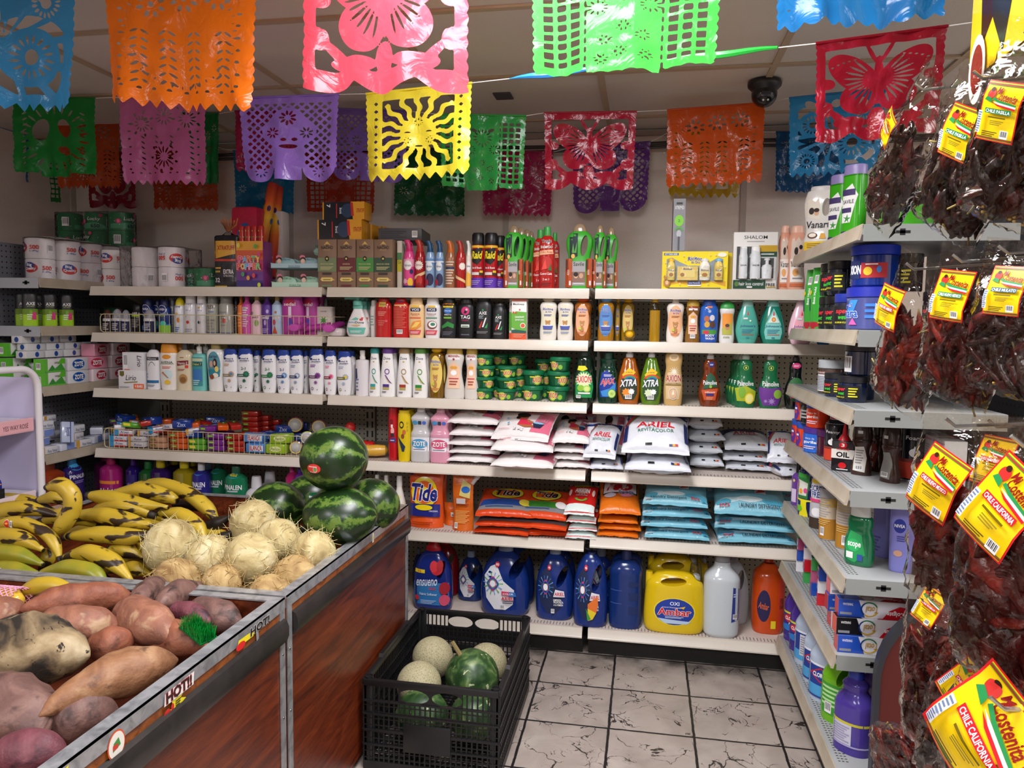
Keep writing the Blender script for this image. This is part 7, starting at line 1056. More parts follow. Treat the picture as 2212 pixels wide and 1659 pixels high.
def foamc(W,H,D):
    b=B(); r=W/2; b.lathe([(r*.94,0),(r,.003),(r,H*.74),(r*.9,H*.8),(r*.6,H*.87)],M('1a1c22','g'),26); b.lathe([(r*.93,H*.79),(r*.62,H*.86),(r*.5,H*.88)],M('d8dce0'),24); b.lathe([(r*.99,0),(r*1.02,.001),(r*1.02,.006),(r*.99,.007)],M('c8ccd0','m'),24); c=B(); c.lathe([(r*.5,H*.87),(r*.52,H*.93),(r*.45,H*.94),(r*.43,H),(.001,H)],M('b82028'),20); fm=lambda x,y,o:((r+o+.0005)*math.sin(x/r),-(r+o+.0005)*math.cos(x/r),y); l=B(); art(l,foam if H<.22 else foam[:2]+[('l',.3,.1,1,.6,13,'b0a8a8')],r,H,fm,(r/5,0)); return P('shaving_foam_can','can',[('can_body',b.out('b')),('cap',c.out('c')),('printed_label',l.out('l',0))],W,H,W)
foamc(.075,.17,0).put((RX+.075,2.74,R4),'black and red shaving foam can beside the hair gel jars',rz=-.5)
foamc(.085,.215,0).put((RX+.235,2.46,R4),'black and red shaving foam can near the shelf end, back turned',rz=-.2)
b=carton('oil_can',.07,.1,.035,'1c1c20',[('r',-1,.42,1,.72,'dcd8d0'),T('OIL',0,.55,1.1,.16,'1c1c20',b=.08),('e',0,.86,.35,.1,'c82028'),T('3',0,.86,.25,.1,'fff',b=.05),T('3-IN-ONE',0,.73,1.1,.06,'c82028',b=.03),('e',0,.2,.35,.1,'c82028'),('l',-.5,.05,1,.06,1,'ddd')],k='g',bev=.004); q=B(); q.lathe([(.02,.1),(.012,.115),(.008,.12),(.004,.15),(.001,.155)],M('c8202c'),14); b.p.append(('red_nozzle',q.out('n'))); b.put((RX+.06,2.57,R4),'black and white oil can with a red nozzle',rz=-.45)
carton('dark_carton',.06,.04,.05,'1a1a1e',[('e',-.6,.5,.2,.2,'c82028'),('e',.4,.5,.4,.4,'c82028')],k='g').put((RX+.075,2.64,R4),'low black carton with red spots left of the oil can',rz=-.5)
for i,(y,x,r_) in enumerate(((2.516,.1,-.5),(2.596,.17,-1.2),(2.414,.155,-1.0))):
    bottle('shoe_polish_bottle',.06,.185,.042,[(0,.95),(.02,1),(.15,1),(.35,.72),(.45,.72),(.55,.95),(.58,.98)],'3a241e',k='g',cap=[(.57,.97),(.6,1),(.62,.93),(.64,1),(.75,.96),(.88,.78),(.96,.45),(1,.1)],capc='2c1c18',capk='g',ops=[('p',[(-.7,.08),(.5,.06),(.6,.3),(.3,.5),(-.6,.48)],['d8d4cc','8a2418','8a8a84'][i]),('c',-.5,.09,.8,.08),('l',-.5,.2,.8,.25,6,'888') if i!=1 else T('Cobra',0,.3,.9,.08,'eee',r=70),('r',-.3,.72,.2,.77,'ccc')]).put((RX+x,y,R4),'dark brown shoe polish bottle, %s of three'%['left','middle','right'][i],rz=r_)
for i in range(4): carton('hair_colour_carton',.085,.15,.06,'b4b4b4',[('r',-1,.92,1,.95,'b06a90'),('l',-.8,.1,1.5,.75,15,'8c8c90'),('r',-1,.6,1,.62,'b06a90')]).put((RX+.28,2.6-.095*i,R4),'grey hair colour carton in the back row of the fourth right-hand shelf','grey hair colour cartons',rz=-PI/2 if i else -1.4)
# fifth shelf
for y,c,x,lb in ((3.17,'7a4ab0',.04,'purple'),(3.1,'d04880',.05,'pink')):
    bottle('hair_serum_bottle',.05,.17,.04,[(0,.95),(.02,1),(.6,1),(.72,.8),(.78,.4)],c,k='t',cap=[(.77,.36),(.78,.4),(.98,.36),(1,.3)],capc='141414',ops=[('r',-.5,.08,.5,.4,'d8c8e0'),('s',0,.6,.3,6,'e8d070')]).put((RX+x,y,R5),'%s bottle with a black cap at the far end of the fifth right-hand shelf'%lb,rz=-1)
bottle('cleaner_bottle',.085,.2,.065,[(0,.9),(.02,.95),(.28,1),(.3,.95),(.5,1),(.6,.9),(.7,1),(.85,.95),(.9,.5)],'1c2c6c',k='t',cap=[(0,.96),(.02,.98),(.3,1.02),(.32,.96)],capc='e8dc1c',ops=[('p',[(-.8,.34),(.4,.34),(.6,.8),(-.8,.84)],'2a7a3a'),('r',-.7,.74,.3,.82,'3a9a3a'),('p',[(-.6,.4),(.3,.4),(.4,.65),(-.6,.7)],'d8dcd0'),('e',.2,.5,.2,.05,'d84a8a'),('e',-.3,.48,.2,.05,'e8a030'),('e',-.4,.15,.3,.06,'6ac030')]).put((RX+.05,3.0,R5),'dark blue bottle standing on its yellow cap',rz=-.9)
scr=[('r',-1.5,.82,1.5,.88,'d8c020'),('p',[(-1.1,.55),(1.1,.58),(1.1,.8),(-1.1,.78)],'e8ecf0'),T('SCRUB',0,.73,1.6,.1,'1c3a8c',o='fff',b=.06,r=3),T('FREE!',0,.62,1.3,.1,'1c3a8c',o='fff',b=.06,r=3),('r',-1.3,.48,1.3,.54,'d8407a'),('r',-1.5,.2,1.5,.46,'b8b8bc'),('e',0,.3,.6,.08,'e8e8ea'),('r',-1.5,0,1.5,.2,'3a2c20')]
gld=[('r',-1.5,.02,1.5,.4,'b07a20'),('r',-1.5,.4,1.5,.62,'c8b8a0'),('l',-.9,.42,1.7,.4,9,'9a9a9a'),('c',-.3,.08,.5,.16),('l',-.9,.28,1.7,.1,3,'d8b060'),('r',-1.5,.78,1.5,.95,'8a8a8c')]
for y,x,r,h,o,lb,rz in ((2.83,.055,.066,.2,scr,'bathroom cleaner spray can with blue lettering on the fifth right-hand shelf',-.6),(2.68,.05,.062,.185,gld,'gold and grey spray can with its back turned, left one',-.9),(2.58,.09,.08,.2,gld,'gold and grey spray can with its back turned, wider right one',-.5),(2.5,.24,.08,.19,gld,'gold spray can in shadow behind the green mouthwash',-1),(2.36,.24,.08,.2,scr,'gold spray can in shadow behind the lilac bottles',-.6)):
    can('c8a860' if o is gld else 'e0e0dc','5a5a5c',o,name='cleaner_can',cz=.9,cr=.8)(r,h,r).put((RX+x,y,R5),lb,rz=rz)
bottle('mouthwash_bottle',.085,.195,.055,[(0,.8),(.02,.92),(.1,1),(.4,.98),(.55,.8),(.65,.85),(.75,.8),(.78,.6)],'148050',k='t',cap=[(.77,.62),(.78,.68),(.97,.66),(1,.6)],capc='d8dcd8',ops=[('p',[(-.7,.1),(-.1,.06),(.6,.2),(.3,.5),(-.5,.55),(-.8,.3)],'1c9a50'),('e',-.2,.33,.45,.1,'2ab060'),T('scope',-.15,.33,.9,.09,'fff',b=.05),('r',-.7,.12,-.2,.22,'e8ece8'),('r',.1,.1,.45,.2,'2a4a9c')]).put((RX+.075,2.4,R5),'green mouthwash bottle with a white cap',rz=-.6)
for i,(y,x,rz) in enumerate(((2.509,.165,-.9),(2.356,.185,-.25))):
    bottle('body_lotion_bottle',.078,.235,.042,[(0,.85),(.02,.92),(.1,.95),(.6,1),(.82,.98),(.9,.9)],'7f80c8',k='p',cap=[(.88,.92),(.9,.95),(.985,.92),(1,.85)],capc='1c2460',ops=[('e',-.35,.6,.42,.09,'1c2a8c'),T('NIVEA',-.35,.6,.7,.04,'fff',b=.02),('l',-.5,.4,.7,.08,3,'3a3a90'),('e',-.4,.25,.3,.04,'c89a80'),('r',.1,.8,.7,.86,'c82c3c')] if i else [('r',-.9,.35,-.3,.65,'d8d8cc'),('l',-.85,.4,.5,.2,6,'999'),('l',-.8,.08,1.2,.22,5,'5a5aa8')]).put((RX+x,y,R5),'lilac body lotion bottle with a navy cap, %s'%['left one with a white back label','right one with a blue round logo'][i],rz=rz)
# sixth shelf: toothpaste cartons
def tp(c1,c2,ttl,end='c8202c',flip=1):
    o=[('r',-1,0,1,1,c2),('p',[(-1,0),(-.2,0),(-.4,1),(-1,1)],c1),T('WHITENING',-.72,.72,.3,.14,'fff'),('r',-.95,.1,-.6,.25,'8a8c94'),('o',-.08,.5,.26,.44,.16,'2a7a4a',.4,2.2),('o',-.08,.5,.26,.44,.16,'1c3a7c',2.2,4.),('o',-.08,.5,.26,.44,.16,'c8a020',4.,5.9),T('Total',0,.5,.36,.36,'b8902c',r=180,s=.1,b=.03),('p',[(.3,0),(1,0),(1,.75),(.8,.8),(.5,.5)],'c8202c'),T('Colgate',.68,.36,.5,.34,'fff',r=180,b=.05)]
    return lambda L_: carton('toothpaste_carton',L_,.052,.045,c2,o,side=[('r',-1,0,1,1,end)],top=[('p',[(-1,0),(-.2,0),(-.4,1),(-1,1)],c1),('o',-.1,.5,.2,.35,.2,'c8a020'),('p',[(.2,0),(1,0),(1,1),(.5,.6)],'c8202c'),T('Colgate',.65,.5,.5,.4,'fff',r=180,b=.05)],k='g',bev=.0008,cat='toothpaste')
A,Bk,Wt=tp('2450b8','e4e4ea',''),tp('18181c','e4e4ea','','d83020'),tp('d8dade','e4e4ea','')
# stacked at the near end, long side parallel to the aisle front turned to the camera
for i,(f,L_,dx,y,rz) in enumerate(((A,.19,.085,2.36,.0),(Bk,.19,.08,2.37,.03),(A,.19,.088,2.38,-.02),(Wt,.2,.075,2.42,.02))):
    f(L_).put((RX+.02+dx,y,R6+.0005+i*.0525),['blue and white toothpaste carton, bottom one nearest the shelf end','black and white charcoal toothpaste carton, second in the near stack','blue and white toothpaste carton, third in the near stack','white mint toothpaste carton on top of the near stack'][i],rz=rz)
for i,(f,L_,dx,y,rz) in enumerate(((Wt,.19,.11,2.56,.04),(A,.2,.105,2.56,0),(A,.2,.11,2.57,.05),(Wt,.2,.12,2.57,.0))):
    f(L_).put((RX+.02+dx,y,R6+.0005+i*.0525),'blue and white toothpaste carton in the second stack, %s'%['bottom','second up','third up','top one'][i],'second toothpaste stack',rz=rz)
tc2=[carton('toothpaste_carton',.16,.045,.04,c,[('r',-1,0,-.3,1,c3),('r',-.3,.3,.8,.7,c4)],side=[('r',-.8,.2,.8,.8,c3)],top=[('r',-1,0,-.3,1,c3)],k='g',bev=.0008,cat='toothpaste') for c,c3,c4 in (('c0202c','e0e0e4','e8e8ec'),('d8d8dc','3a9a4a','c8202c'),('c8242c','2450b0','e8e8ec'),('2a6ac8','c8202c','e8e8f0'),('d8d4dc','b05078','2a2c80'))]
k=0
for col,y in enumerate((3.1,2.97,2.84,2.73)):
    for j in range((4,4,3,3)[col]):
        tc2[(j*2+col)%5].put((RX+.115,y,R6+.0005+j*.0455),'small %s toothpaste carton in the far stacks of the sixth right-hand shelf'%['red and white','white and green','red and blue','blue and red','pale pink and navy'][(j*2+col)%5],'far toothpaste cartons %d'%((j*2+col)%5),rz=.08*((j+col)%3-1)-.15)
for i in range(2): carton('boxed_toothbrush_carton',.03,.13,.06,'d8d8d8',[('r',-1,.1,1,.8,'c8202c')]).put((RX+.3+.04*i,2.42,R6),'upright white and red carton behind the toothpaste, %s'%['left','right'][i],rz=0)
# lowest shelf: bleach jugs
pC=[(0,.92),(.02,1),(.5,1),(.6,.95),(.75,.62),(.86,.4),(.88,.34)]
clx=[('r',-1,.08,1,.5,'1c3a90'),('r',-1,.47,1,.5,'e8ecf4'),('r',-1,.08,1,.22,'4aa0d8'),('p',[(-.7,.36),(0,.46),(.7,.36),(0,.26)],'c8202c'),('p',[(-.58,.36),(0,.44),(.58,.36),(0,.28)],'1c3a90'),T('CLOROX',0,.36,.9,.055,'fff',b=.06),('r',-1,.06,1,.08,'1c3a90')]
clp=[('r',-1,.08,1,.44,'3a2a88'),('r',-1,.43,1,.46,'d8d020'),('e',-.1,.36,.6,.06,'c8202c'),T('CLORO',-.1,.36,.9,.05,'fff',b=.06),T('Ropa',.1,.28,.6,.05,'fff',s=.2),('e',-.3,.22,.6,.05,'2a7ac8'),T('4en1',.2,.14,.7,.06,'e8d020',b=.05)]
bkl=[('r',-.9,.12,.3,.38,'c8c8d8'),('r',-1,.36,1,.39,'c8c030'),('l',-.8,.14,1,.2,7,'9a98b8'),('r',-1,.1,1,.12,'b0a8d8')]
k=0
for y,x,c,o,w,h,kk,hl,lb in ((3.2,.07,'4a3090',clp,.11,.27,'g',None,'purple bleach jug at the far end of the lowest right-hand shelf'),(3.1,.075,'4a3090',clp,.11,.26,'g',None,'purple bleach jug, second from the far end'),(2.98,.08,'b4c4d8',clx[:3]+[('r',-.3,.15,.6,.45,'d0d0d8'),('l',-.25,.17,.8,.26,8,'8a8a98')],.125,.27,'g',None,'pale blue-white bleach jug with its back label turned out'),(2.83,.08,'b4c4d8',clx,.12,.26,'g',None,'pale blue-white bleach jug, middle one'),(2.7,.08,'b4c4d8',clx,.13,.27,'g',None,'pale blue-white bleach jug with a red diamond logo, nearest of three'),(2.56,.09,'70b81c',[('r',-.9,.1,.9,.5,'3a9a2c'),('l',-.7,.2,1,.28,5,'b8e0a0'),('c',-.5,.12,.4,.14)],.13,.26,'g',(.3,.62,.18,.12,-15),'bright green cleaner jug on the lowest right-hand shelf'),(2.52,.19,'4a3090',clp,.11,.26,'g',None,'purple bleach bottle half hidden behind the near one'),(2.38,.08,'4a3a94',bkl,.115,.262,'g',None,'purple bleach bottle with a blue cap at the near end of the lowest shelf')):
    bottle('bleach_jug' if k!=7 else 'bleach_bottle',w,h,w*.85,pC if k<6 else [(0,.92),(.02,1),(.5,1),(.62,.9),(.72,.62),(.8,.66),(.86,.4),(.88,.34)],c,n=2.3,k=kk,cap=[(.87,.34),(.88,.4),(.99,.38),(1,.3)],capc='2438a0' if k!=5 else '2a8a2a',ops=o,holes=[hl] if hl else [],cat='jug').put((RX+x,y,R7),lb,rz=-.75); k+=1
# ======== produce bins
def wood(name,c1,c2,c3,sc_=(1.2,1.2,9)):
    m,t,b=nt(name); L=t.links.new; tc=nd(t,'ShaderNodeTexCoord'); mp=nd(t,'ShaderNodeMapping'); mp.inputs['Scale'].default_value=sc_; L(tc.outputs['Object'],mp.inputs[0])
    n=nd(t,'ShaderNodeTexNoise',i_Scale=3.,i_Detail=7.,i_Distortion=1.4,i_Roughness=.62); L(mp.outputs[0],n.inputs['Vector']); n2=nd(t,'ShaderNodeTexNoise',i_Scale=40.,i_Detail=2.); L(mp.outputs[0],n2.inputs['Vector'])
    c=ramp(t,n.outputs[0],[(.3,c1),(.5,c2),(.72,c3)]); L(mixc(t,ramp(t,n2.outputs[0],[(.35,'000'),(.7,'444')]),c,c1),b.inputs['Base Color']); b.inputs['Roughness'].default_value=.34
    bp=nd(t,'ShaderNodeBump',i_Strength=.25,i_Distance=.002); L(n2.outputs[0],bp.inputs['Height']); L(bp.outputs[0],b.inputs['Normal']); return m
WD=wood('mat_bin_plywood','3a1408','63260f','7e3816'); WL=wood('mat_bin_trim_wood','5c2a10','8a4a1c','a8622a',(1.5,7,7)); WI=wood('mat_bin_inside','3c1a0e','6a2e16','8a4420',(7,1.5,7))
ALU=worn('mat_aluminium','b4b6b8','85878a',30.); ALU.node_tree.nodes['Principled BSDF'].inputs['Metallic'].default_value=.55
RUB=worn('mat_rubber','2a2624','1b1918',20.)
BX,BZ,BL=-.905,.765,-2.15
def bin_(y0,y1,label,stk):
    root=ob('produce_bin',None,loc=(BX,(y0+y1)/2,0),label=label,cat='produce bin'); yc=(y0+y1)/2; q=lambda a,b_:((a[0]-BX,a[1]-yc,a[2]),(b_[0]-BX,b_[1]-yc,b_[2]))
    def pt(n,boxes,m,bev=0,par=root):
        b=B(); [b.box(*q(u,v),m,bev) for u,v in boxes]; return ob(n,b,par)
    pt('side_panel',[((BX-.016,y0,.03),(BX,y1,BZ-.12))],WD); pt('trim_board',[((BX-.016,y0,BZ-.12),(BX+.001,y1,BZ-.002))],WL)
    pt('end_panel',[((BL,y0,.03),(BX-.016,y0+.016,BZ-.002))],WI); pt('end_panel',[((BL,y1-.016,.03),(BX-.016,y1,BZ-.002))],WI); pt('side_panel',[((BL,y0,.03),(BL+.016,y1,BZ-.002))],WI)
    pt('display_deck',[((BL+.016,y0+.016,.5),(BX-.016,y1-.016,.52))],WI)
    for n,u,v in (('rim',(BX-.03,y0,BZ-.002),(BX+.004,y1,BZ+.002)),('rim',(BX+.001,y0,BZ-.03),(BX+.004,y1,BZ+.002)),('rim',(BL,y0,BZ-.002),(BX-.03,y0+.028,BZ+.002)),('rim',(BL,y1-.028,BZ-.002),(BX-.03,y1,BZ+.002)),('rim',(BL,y0,BZ-.002),(BL+.03,y1,BZ+.002)),('rim',(BL,y0-.002,BZ-.03),(BX,y0,BZ+.002))): pt(n,[(u,v)],ALU)
    for yy in (y0,y1-.026): pt('corner_post',[((BX+.001,yy,.03),(BX+.004,yy+.026,BZ-.03))],ALU)
    b=B(); g=[(BX+.001,BZ-.115),(BX+.012,BZ-.11),(BX+.018,BZ-.095),(BX+.018,BZ-.07),(BX+.012,BZ-.055),(BX+.001,BZ-.05)]; b.loft([[(x-BX,y-yc,z) for x,z in g] for y in (y0+.03,y1-.006)],RUB,sm=False); ob('bumper_strip',b,root)
    b=B()
    for yy in (y0+.013,y1-.013):
        for z in (.62,.45,.28,.12): b.lathe([(.0035,0),(.003,.0012),(.001,.0014)],M('6a6a6a','m'),10,T=Matrix.Translation((.004,yy-yc,z))@Matrix.Rotation(PI/2,4,'Y'))
    ob('screws',b,root,kind='stuff')
    pt('plinth',[((BL+.02,y0+.02,0),(BX-.03,y1-.02,.03))],M('1a1614','d'))
    for ops,yy,w_,h_,nm in stk:
        b=B(); art(b,ops,w_/2,h_,lambda x,y,o:(.0046+o,yy-yc+x,BZ-.004-h_+y),k='g'); ob(nm,b,root)
    return root
hot=lambda s=0:[('p',[(-.5,-1.1),(.15,-1.25),(.05,-.8),(.4,-.6),(.1,-.3),(.3,0),(-.4,0),(-.3,-.5),(-.6,-.7)],'e8d81c'),('e',-.62,-.9,.2,.5,'c82020'),('e',-.35,-.5,.08,.25,'c82020'),('l',-.2,-.7,.3,.5,3,'222'),('p',[(-.8,-.05),(.8,-.05),(.85,.9),(-.75,.8)],'e8e4e0'),T('HOT!!',0,.42,1.35,.75,'1a1414',o='d82020',b=.08)] if not s else [('p',[(-.9,-.1),(.0,-.1),(.1,.4),(-.8,.5)],'e8d81c'),('e',-.7,-.1,.25,.35,'d82020'),T('HOT!',.4,.4,1.1,.7,'1a1414',o='e8e4e0',b=.08)]
bin_(-.5,1.762,'near produce bin of dark red plywood with aluminium edging, holding sweet potatoes',[(hot(),1.31,.12,.028,'sticker'),(hot(1),1.6,.16,.026,'sticker'),([('e',0,0,.9,.9,'d8501c'),('e',0,0,.8,.8,'e8e4d8'),('p',[(-.4,-.3),(.4,-.1),(.2,.4),(-.3,.2)],'3a8a3a'),('r',-.4,-.2,.1,.1,'c83020')],1.13,.05,.03,'sticker'),([('p',star(0,0,.028,.037,12),'c82020') if 0 else ('p',[(-1,-.5),(-.7,.2),(-.9,.9),(0,.7),(.9,1),(.7,.2),(1,-.5),(.2,-.3)],'e8dc1c'),T('OLO',-.4,.5,.8,.7,'1a1414',o='d82020',b=.08),('l',.1,0,.6,.5,2,'222')],.97,.11,.035,'sticker'),([('p',[(-.3,0),(.4,.1),(.2,1),(-.5,.8)],'8a8c8c')],1.62,.03,.05,'worn_patch')])
bin_(1.775,2.79,'far produce bin of dark red plywood with aluminium edging, holding plantains and melons',[([('r',-.5,-.1,.5,1,'e4e0d0'),('e',0,.45,.3,.3,'d8c040')],2.4,.03,.03,'sticker')])
# ---- organic solids
def organ(name,pts,rad,mat,cat,label,group=None,n=16,nz=.12,nsc=9.,lobe=0,seed=0,tip=None,sub=4,flat=1.,parts=()):
    p=np.array(pts,float); r=np.array(rad,float); k=len(p); d=np.r_[0,np.cumsum(np.linalg.norm(np.diff(p,axis=0),axis=1))]; q=np.linspace(0,d[-1],max(10,k*sub))
    P_=np.stack([np.interp(q,d,p[:,i]) for i in range(3)],1)
    for _ in range(2): P_[1:-1]=(P_[:-2]+2*P_[1:-1]+P_[2:])/4
    rr=np.interp(q,d,r)
    for _ in range(2): rr[1:-1]=(rr[:-2]+2*rr[1:-1]+rr[2:])/4
    c=P_.mean(0); P_=P_-c; b=B(); pts_=[Vector(x) for x in P_]; m=len(pts_); a=None; rings=[]
    for i in range(m):
        t=(pts_[min(i+1,m-1)]-pts_[max(i-1,0)]).normalized()
        a=(Vector((0,0,1))-t*t.z).normalized() if a is None and abs(t.z)<.95 else (a if a is not None else t.orthogonal()); a=(a-t*a.dot(t)).normalized(); s=t.cross(a); ring=[]
        for j in range(n):
            th=2*PI*j/n; v=a*math.cos(th)*flat+s*math.sin(th); R_=rr[i]*(1+lobe*math.cos(5*th)); w_=pts_[i]+v*R_; R_*=1+nz*(noise.noise(Vector(w_)*nsc+Vector((seed,0,0)))+.5*noise.noise(Vector(w_)*nsc*2.7+Vector((0,seed,0)))); ring.append(pts_[i]+v*R_)
        rings.append(ring)
    b.loft(rings,mat); 
    if tip:
        for i0,i1,mm in tip:
            i0=int(i0*m);i1=max(i0+2,int(i1*m)); rg=[[Vector(x)+(Vector(x)-pts_[i]).normalized()*.0006 for x in rings[i]] for i in range(i0,min(i1,m))]; b.loft(rg,mm)
    o=ob(name,b.out(name,0),loc=tuple(c),label=label,cat=cat,group=group)
    for nme,f in parts: ob(nme,f(rr,P_),o)
    return o
def speck(name,stops,sc_,det=5.,dist=.8,scale=(1,1,1),rough=.5,bump=.3,bs=60.,spots=None):
    m,t,b=nt(name); L=t.links.new; tc=nd(t,'ShaderNodeTexCoord'); mp=nd(t,'ShaderNodeMapping'); mp.inputs['Scale'].default_value=scale; L(tc.outputs['Object'],mp.inputs[0]); n=nd(t,'ShaderNodeTexNoise',i_Scale=sc_,i_Detail=det,i_Distortion=dist); L(mp.outputs[0],n.inputs['Vector']); c=ramp(t,n.outputs[0],stops)
    if spots: n3=nd(t,'ShaderNodeTexNoise',i_Scale=spots[0],i_Detail=3.,i_Distortion=.5); L(mp.outputs[0],n3.inputs['Vector']); c=mixc(t,ramp(t,n3.outputs[0],[(spots[1],'000'),(spots[1]+spots[3] if len(spots)>3 else spots[1]+.04,'fff')]),c,spots[2])
    L(c,b.inputs['Base Color']); b.inputs['Roughness'].default_value=rough; n2=nd(t,'ShaderNodeTexNoise',i_Scale=bs,i_Detail=3.); L(tc.outputs['Object'],n2.inputs['Vector']); bp=nd(t,'ShaderNodeBump',i_Strength=bump,i_Distance=.003); L(n2.outputs[0],bp.inputs['Height']); L(bp.outputs[0],b.inputs['Normal']); return m
MB=[speck('mat_plantain_%d'%i,[(.3,'94811f'),(.5,'b89a28'),(.72,'cbb03a')],6.,4.,.6,(.4,1,1),.4,.12,30.,(sp_,th,'33251a')) for i,(sp_,th) in enumerate(((26.,.56),(20.,.53),(28.,.575)))]
MG=speck('mat_plantain_green',[(.3,'6f7f22'),(.5,'998e26'),(.75,'b89a30')],5.,3.,.5,(1,1,1),.36,.1,30.,(10.,.7,'4a3a1a')); MK=speck('mat_plantain_black',[(.4,'17120e'),(.6,'2c2218'),(.8,'5a4a28')],8.,4.,.8,(1,1,1),.5); TIP=M('2c2318','d'); STM=M('8f8230','s')
def banana(pl,y,lb,mat=None,r=.026,tipend=True,sticker=0,y2=None,group=None,blunt=False):
    k=len(pl); pts=[]
    for i,(px,py) in enumerate(pl): pts.append(at(px,py,1,y+(0 if y2 is None else (y2-y)*i/(k-1))))
    pts=np.array(pts); rad=[r*.45]+[r*.98]*(k-2)+[r*.3 if not blunt else r*.8]
    dd=(pts[-1]-pts[-2]); e=pts[-1]+dd/np.linalg.norm(dd)*.016; s=(pts[0]-pts[1]); s=pts[0]+s/np.linalg.norm(s)*.012
    pts=np.vstack([s,pts,e]); rad=[r*.28]+rad+[r*.22 if not blunt else r*.4]
    pp=[]
    if sticker:
        def f(rr,P_):
            i=int(len(P_)*sticker); c=P_[i]; R_=rr[i]*1.06; b=B(); T_=lambda x,y_,o:(c[0]+x,c[1]-math.sqrt(max(1e-6,R_**2-y_**2))-.0008-o-.35*abs(x)**1.5*0,c[2]+y_); art(b,[('e',-.35,0,.6,.45,'d8d0c8'),('e',-.35,0,.55,.4,'c82a20'),('e',-.35,.05,.35,.1,'e8a020'),('c',.35,-.35,.55,.7)],.016,.03,T_,(.004,.004),k='g'); return b.out('sticker',0)
        pp=[('fruit_sticker',f)]
    return organ('plantain',pts,rad,mat or MB[len(pl)%3],'plantain',lb,group,12,.05,12.,.055,len(lb)+pl[0][0]*.01,[(.0,.05,TIP),(.955,1,TIP)],3,1,pp)
Bn=[([(105,1052),(134,1045),(158,1068),(158,1100),(138,1132),(112,1158)],2.02,'plantain curled upright with its tip pointing left over the left pile',MB[0],0,None),
 ([(-60,1118),(0,1104),(60,1096),(118,1112)],2.12,'long yellow plantain at the top of the left pile',MB[0],0,None),([(85,1080),(125,1072),(160,1090)],2.3,'plantain lying behind the upright curled one',MB[0],0,None),
 ([(-60,1150),(0,1132),(50,1126),(98,1148),(122,1178),(128,1205)],2.02,'plantain bending down with a dark tip beside the upright one',MB[1],.45,1.96),
 ([(-60,1165),(0,1158),(50,1162),(86,1184)],1.98,'plantain third from the top at the left edge',MB[0],0,1.94),([(-50,1200),(0,1192),(45,1197),(86,1216)],1.95,'plantain with a red sticker, fourth from the top at the left edge',MG,.4,1.92),
 ([(-50,1238),(0,1228),(40,1232),(82,1240)],1.92,'greenish plantain with a red sticker, lowest at the left edge',MG,.55,1.9),([(95,1190),(105,1205),(90,1228)],2.0,'short plantain tucked between the left and centre piles',MB[1],0,None),
 ([(286,1050),(350,1046),(412,1066),(452,1100),(468,1128)],2.42,'large arching plantain on the very top of the pile',MB[0],0,2.3),([(240,1068),(300,1058),(345,1066),(375,1078)],2.3,'blunt-ended plantain on top of the centre pile',MB[1],0,None),
 ([(192,1070),(225,1074),(290,1088),(355,1095)],2.2,'dark-streaked plantain lying across the top of the centre pile',MB[1],0,2.2),([(163,1112),(220,1112),(285,1126),(332,1136)],2.12,'plantain second from the top of the centre pile',MB[1],0,2.1),
 ([(152,1158),(215,1154),(290,1160),(326,1154)],2.05,'plantain third from the top of the centre pile',MB[0],0,2.05),([(140,1204),(195,1192),(245,1212),(278,1248)],1.96,'black-streaked plantain curving down near the bin divider',MB[1],0,1.9),
 ([(88,1240),(150,1226),(205,1236),(228,1264)],1.9,'plantain resting against the bin divider, pale green underside',MG,0,1.86),([(345,1108),(395,1112),(430,1140),(440,1162)],2.22,'plantain curving down behind the coconuts',MB[2],0,2.15),([(320,1118),(365,1120),(400,1112)],2.3,'plantain with its stem pointing right behind the pale coconut',MB[2],0,None),
 ([(240,1186),(275,1188),(305,1202)],2.05,'plantain end showing right of the centre pile',MB[1],0,None),([(262,1228),(292,1228),(318,1238)],2.0,'plantain end near the divider beside the coconuts',MB[2],0,None),([(300,1170),(318,1190),(328,1212)],2.1,'plantain tip between the pile and the pale coconut',MB[1],0,None),
 ([(-40,1085),(10,1080),(70,1085),(110,1100)],2.32,'plantain at the back of the left pile',MB[2],0,None),([(380,1090),(420,1088),(450,1102)],2.45,'black overripe plantain behind the coconuts, upper one',MK,0,None),([(440,1140),(470,1132),(492,1118)],2.3,'black overripe plantain behind the coconuts, lower one',MK,0,None),([(455,1170),(485,1160),(500,1150)],2.2,'black plantain tip beside the coconuts',MK,0,None)]
for pl,y,lb,mt,stk,y2 in Bn: banana(pl,y,lb,mt,.0275 if 'tip' not in lb[-30:] else .02,True,stk,y2,blunt='blunt' in lb)
for i,(x,y,z) in enumerate(((-1.75,1.9,.6),(-1.6,1.95,.62),(-1.45,1.92,.6),(-1.8,2.1,.66),(-1.6,2.12,.68),(-1.42,2.1,.66),(-1.9,2.3,.72),(-1.65,2.3,.76),(-1.45,2.3,.74),(-1.85,2.15,.82),(-1.7,2.2,.85))):
    organ('plantain',[(x-.12,y,z-.02),(x-.05,y-.01,z+.01),(x+.05,y-.01,z+.01),(x+.12,y,z-.02)],[.01,.027,.027,.01],MB[i%3],'plantain','plantain buried in the heap, only glimpsed between the others','buried plantains',10,.04,12.,.05,i,[(0,.08,TIP),(.9,1,TIP)],3)
banana([(34,1288),(78,1266),(122,1264),(172,1282)],1.69,'single plantain lying in the near bin against the divider',MB[2],.024)
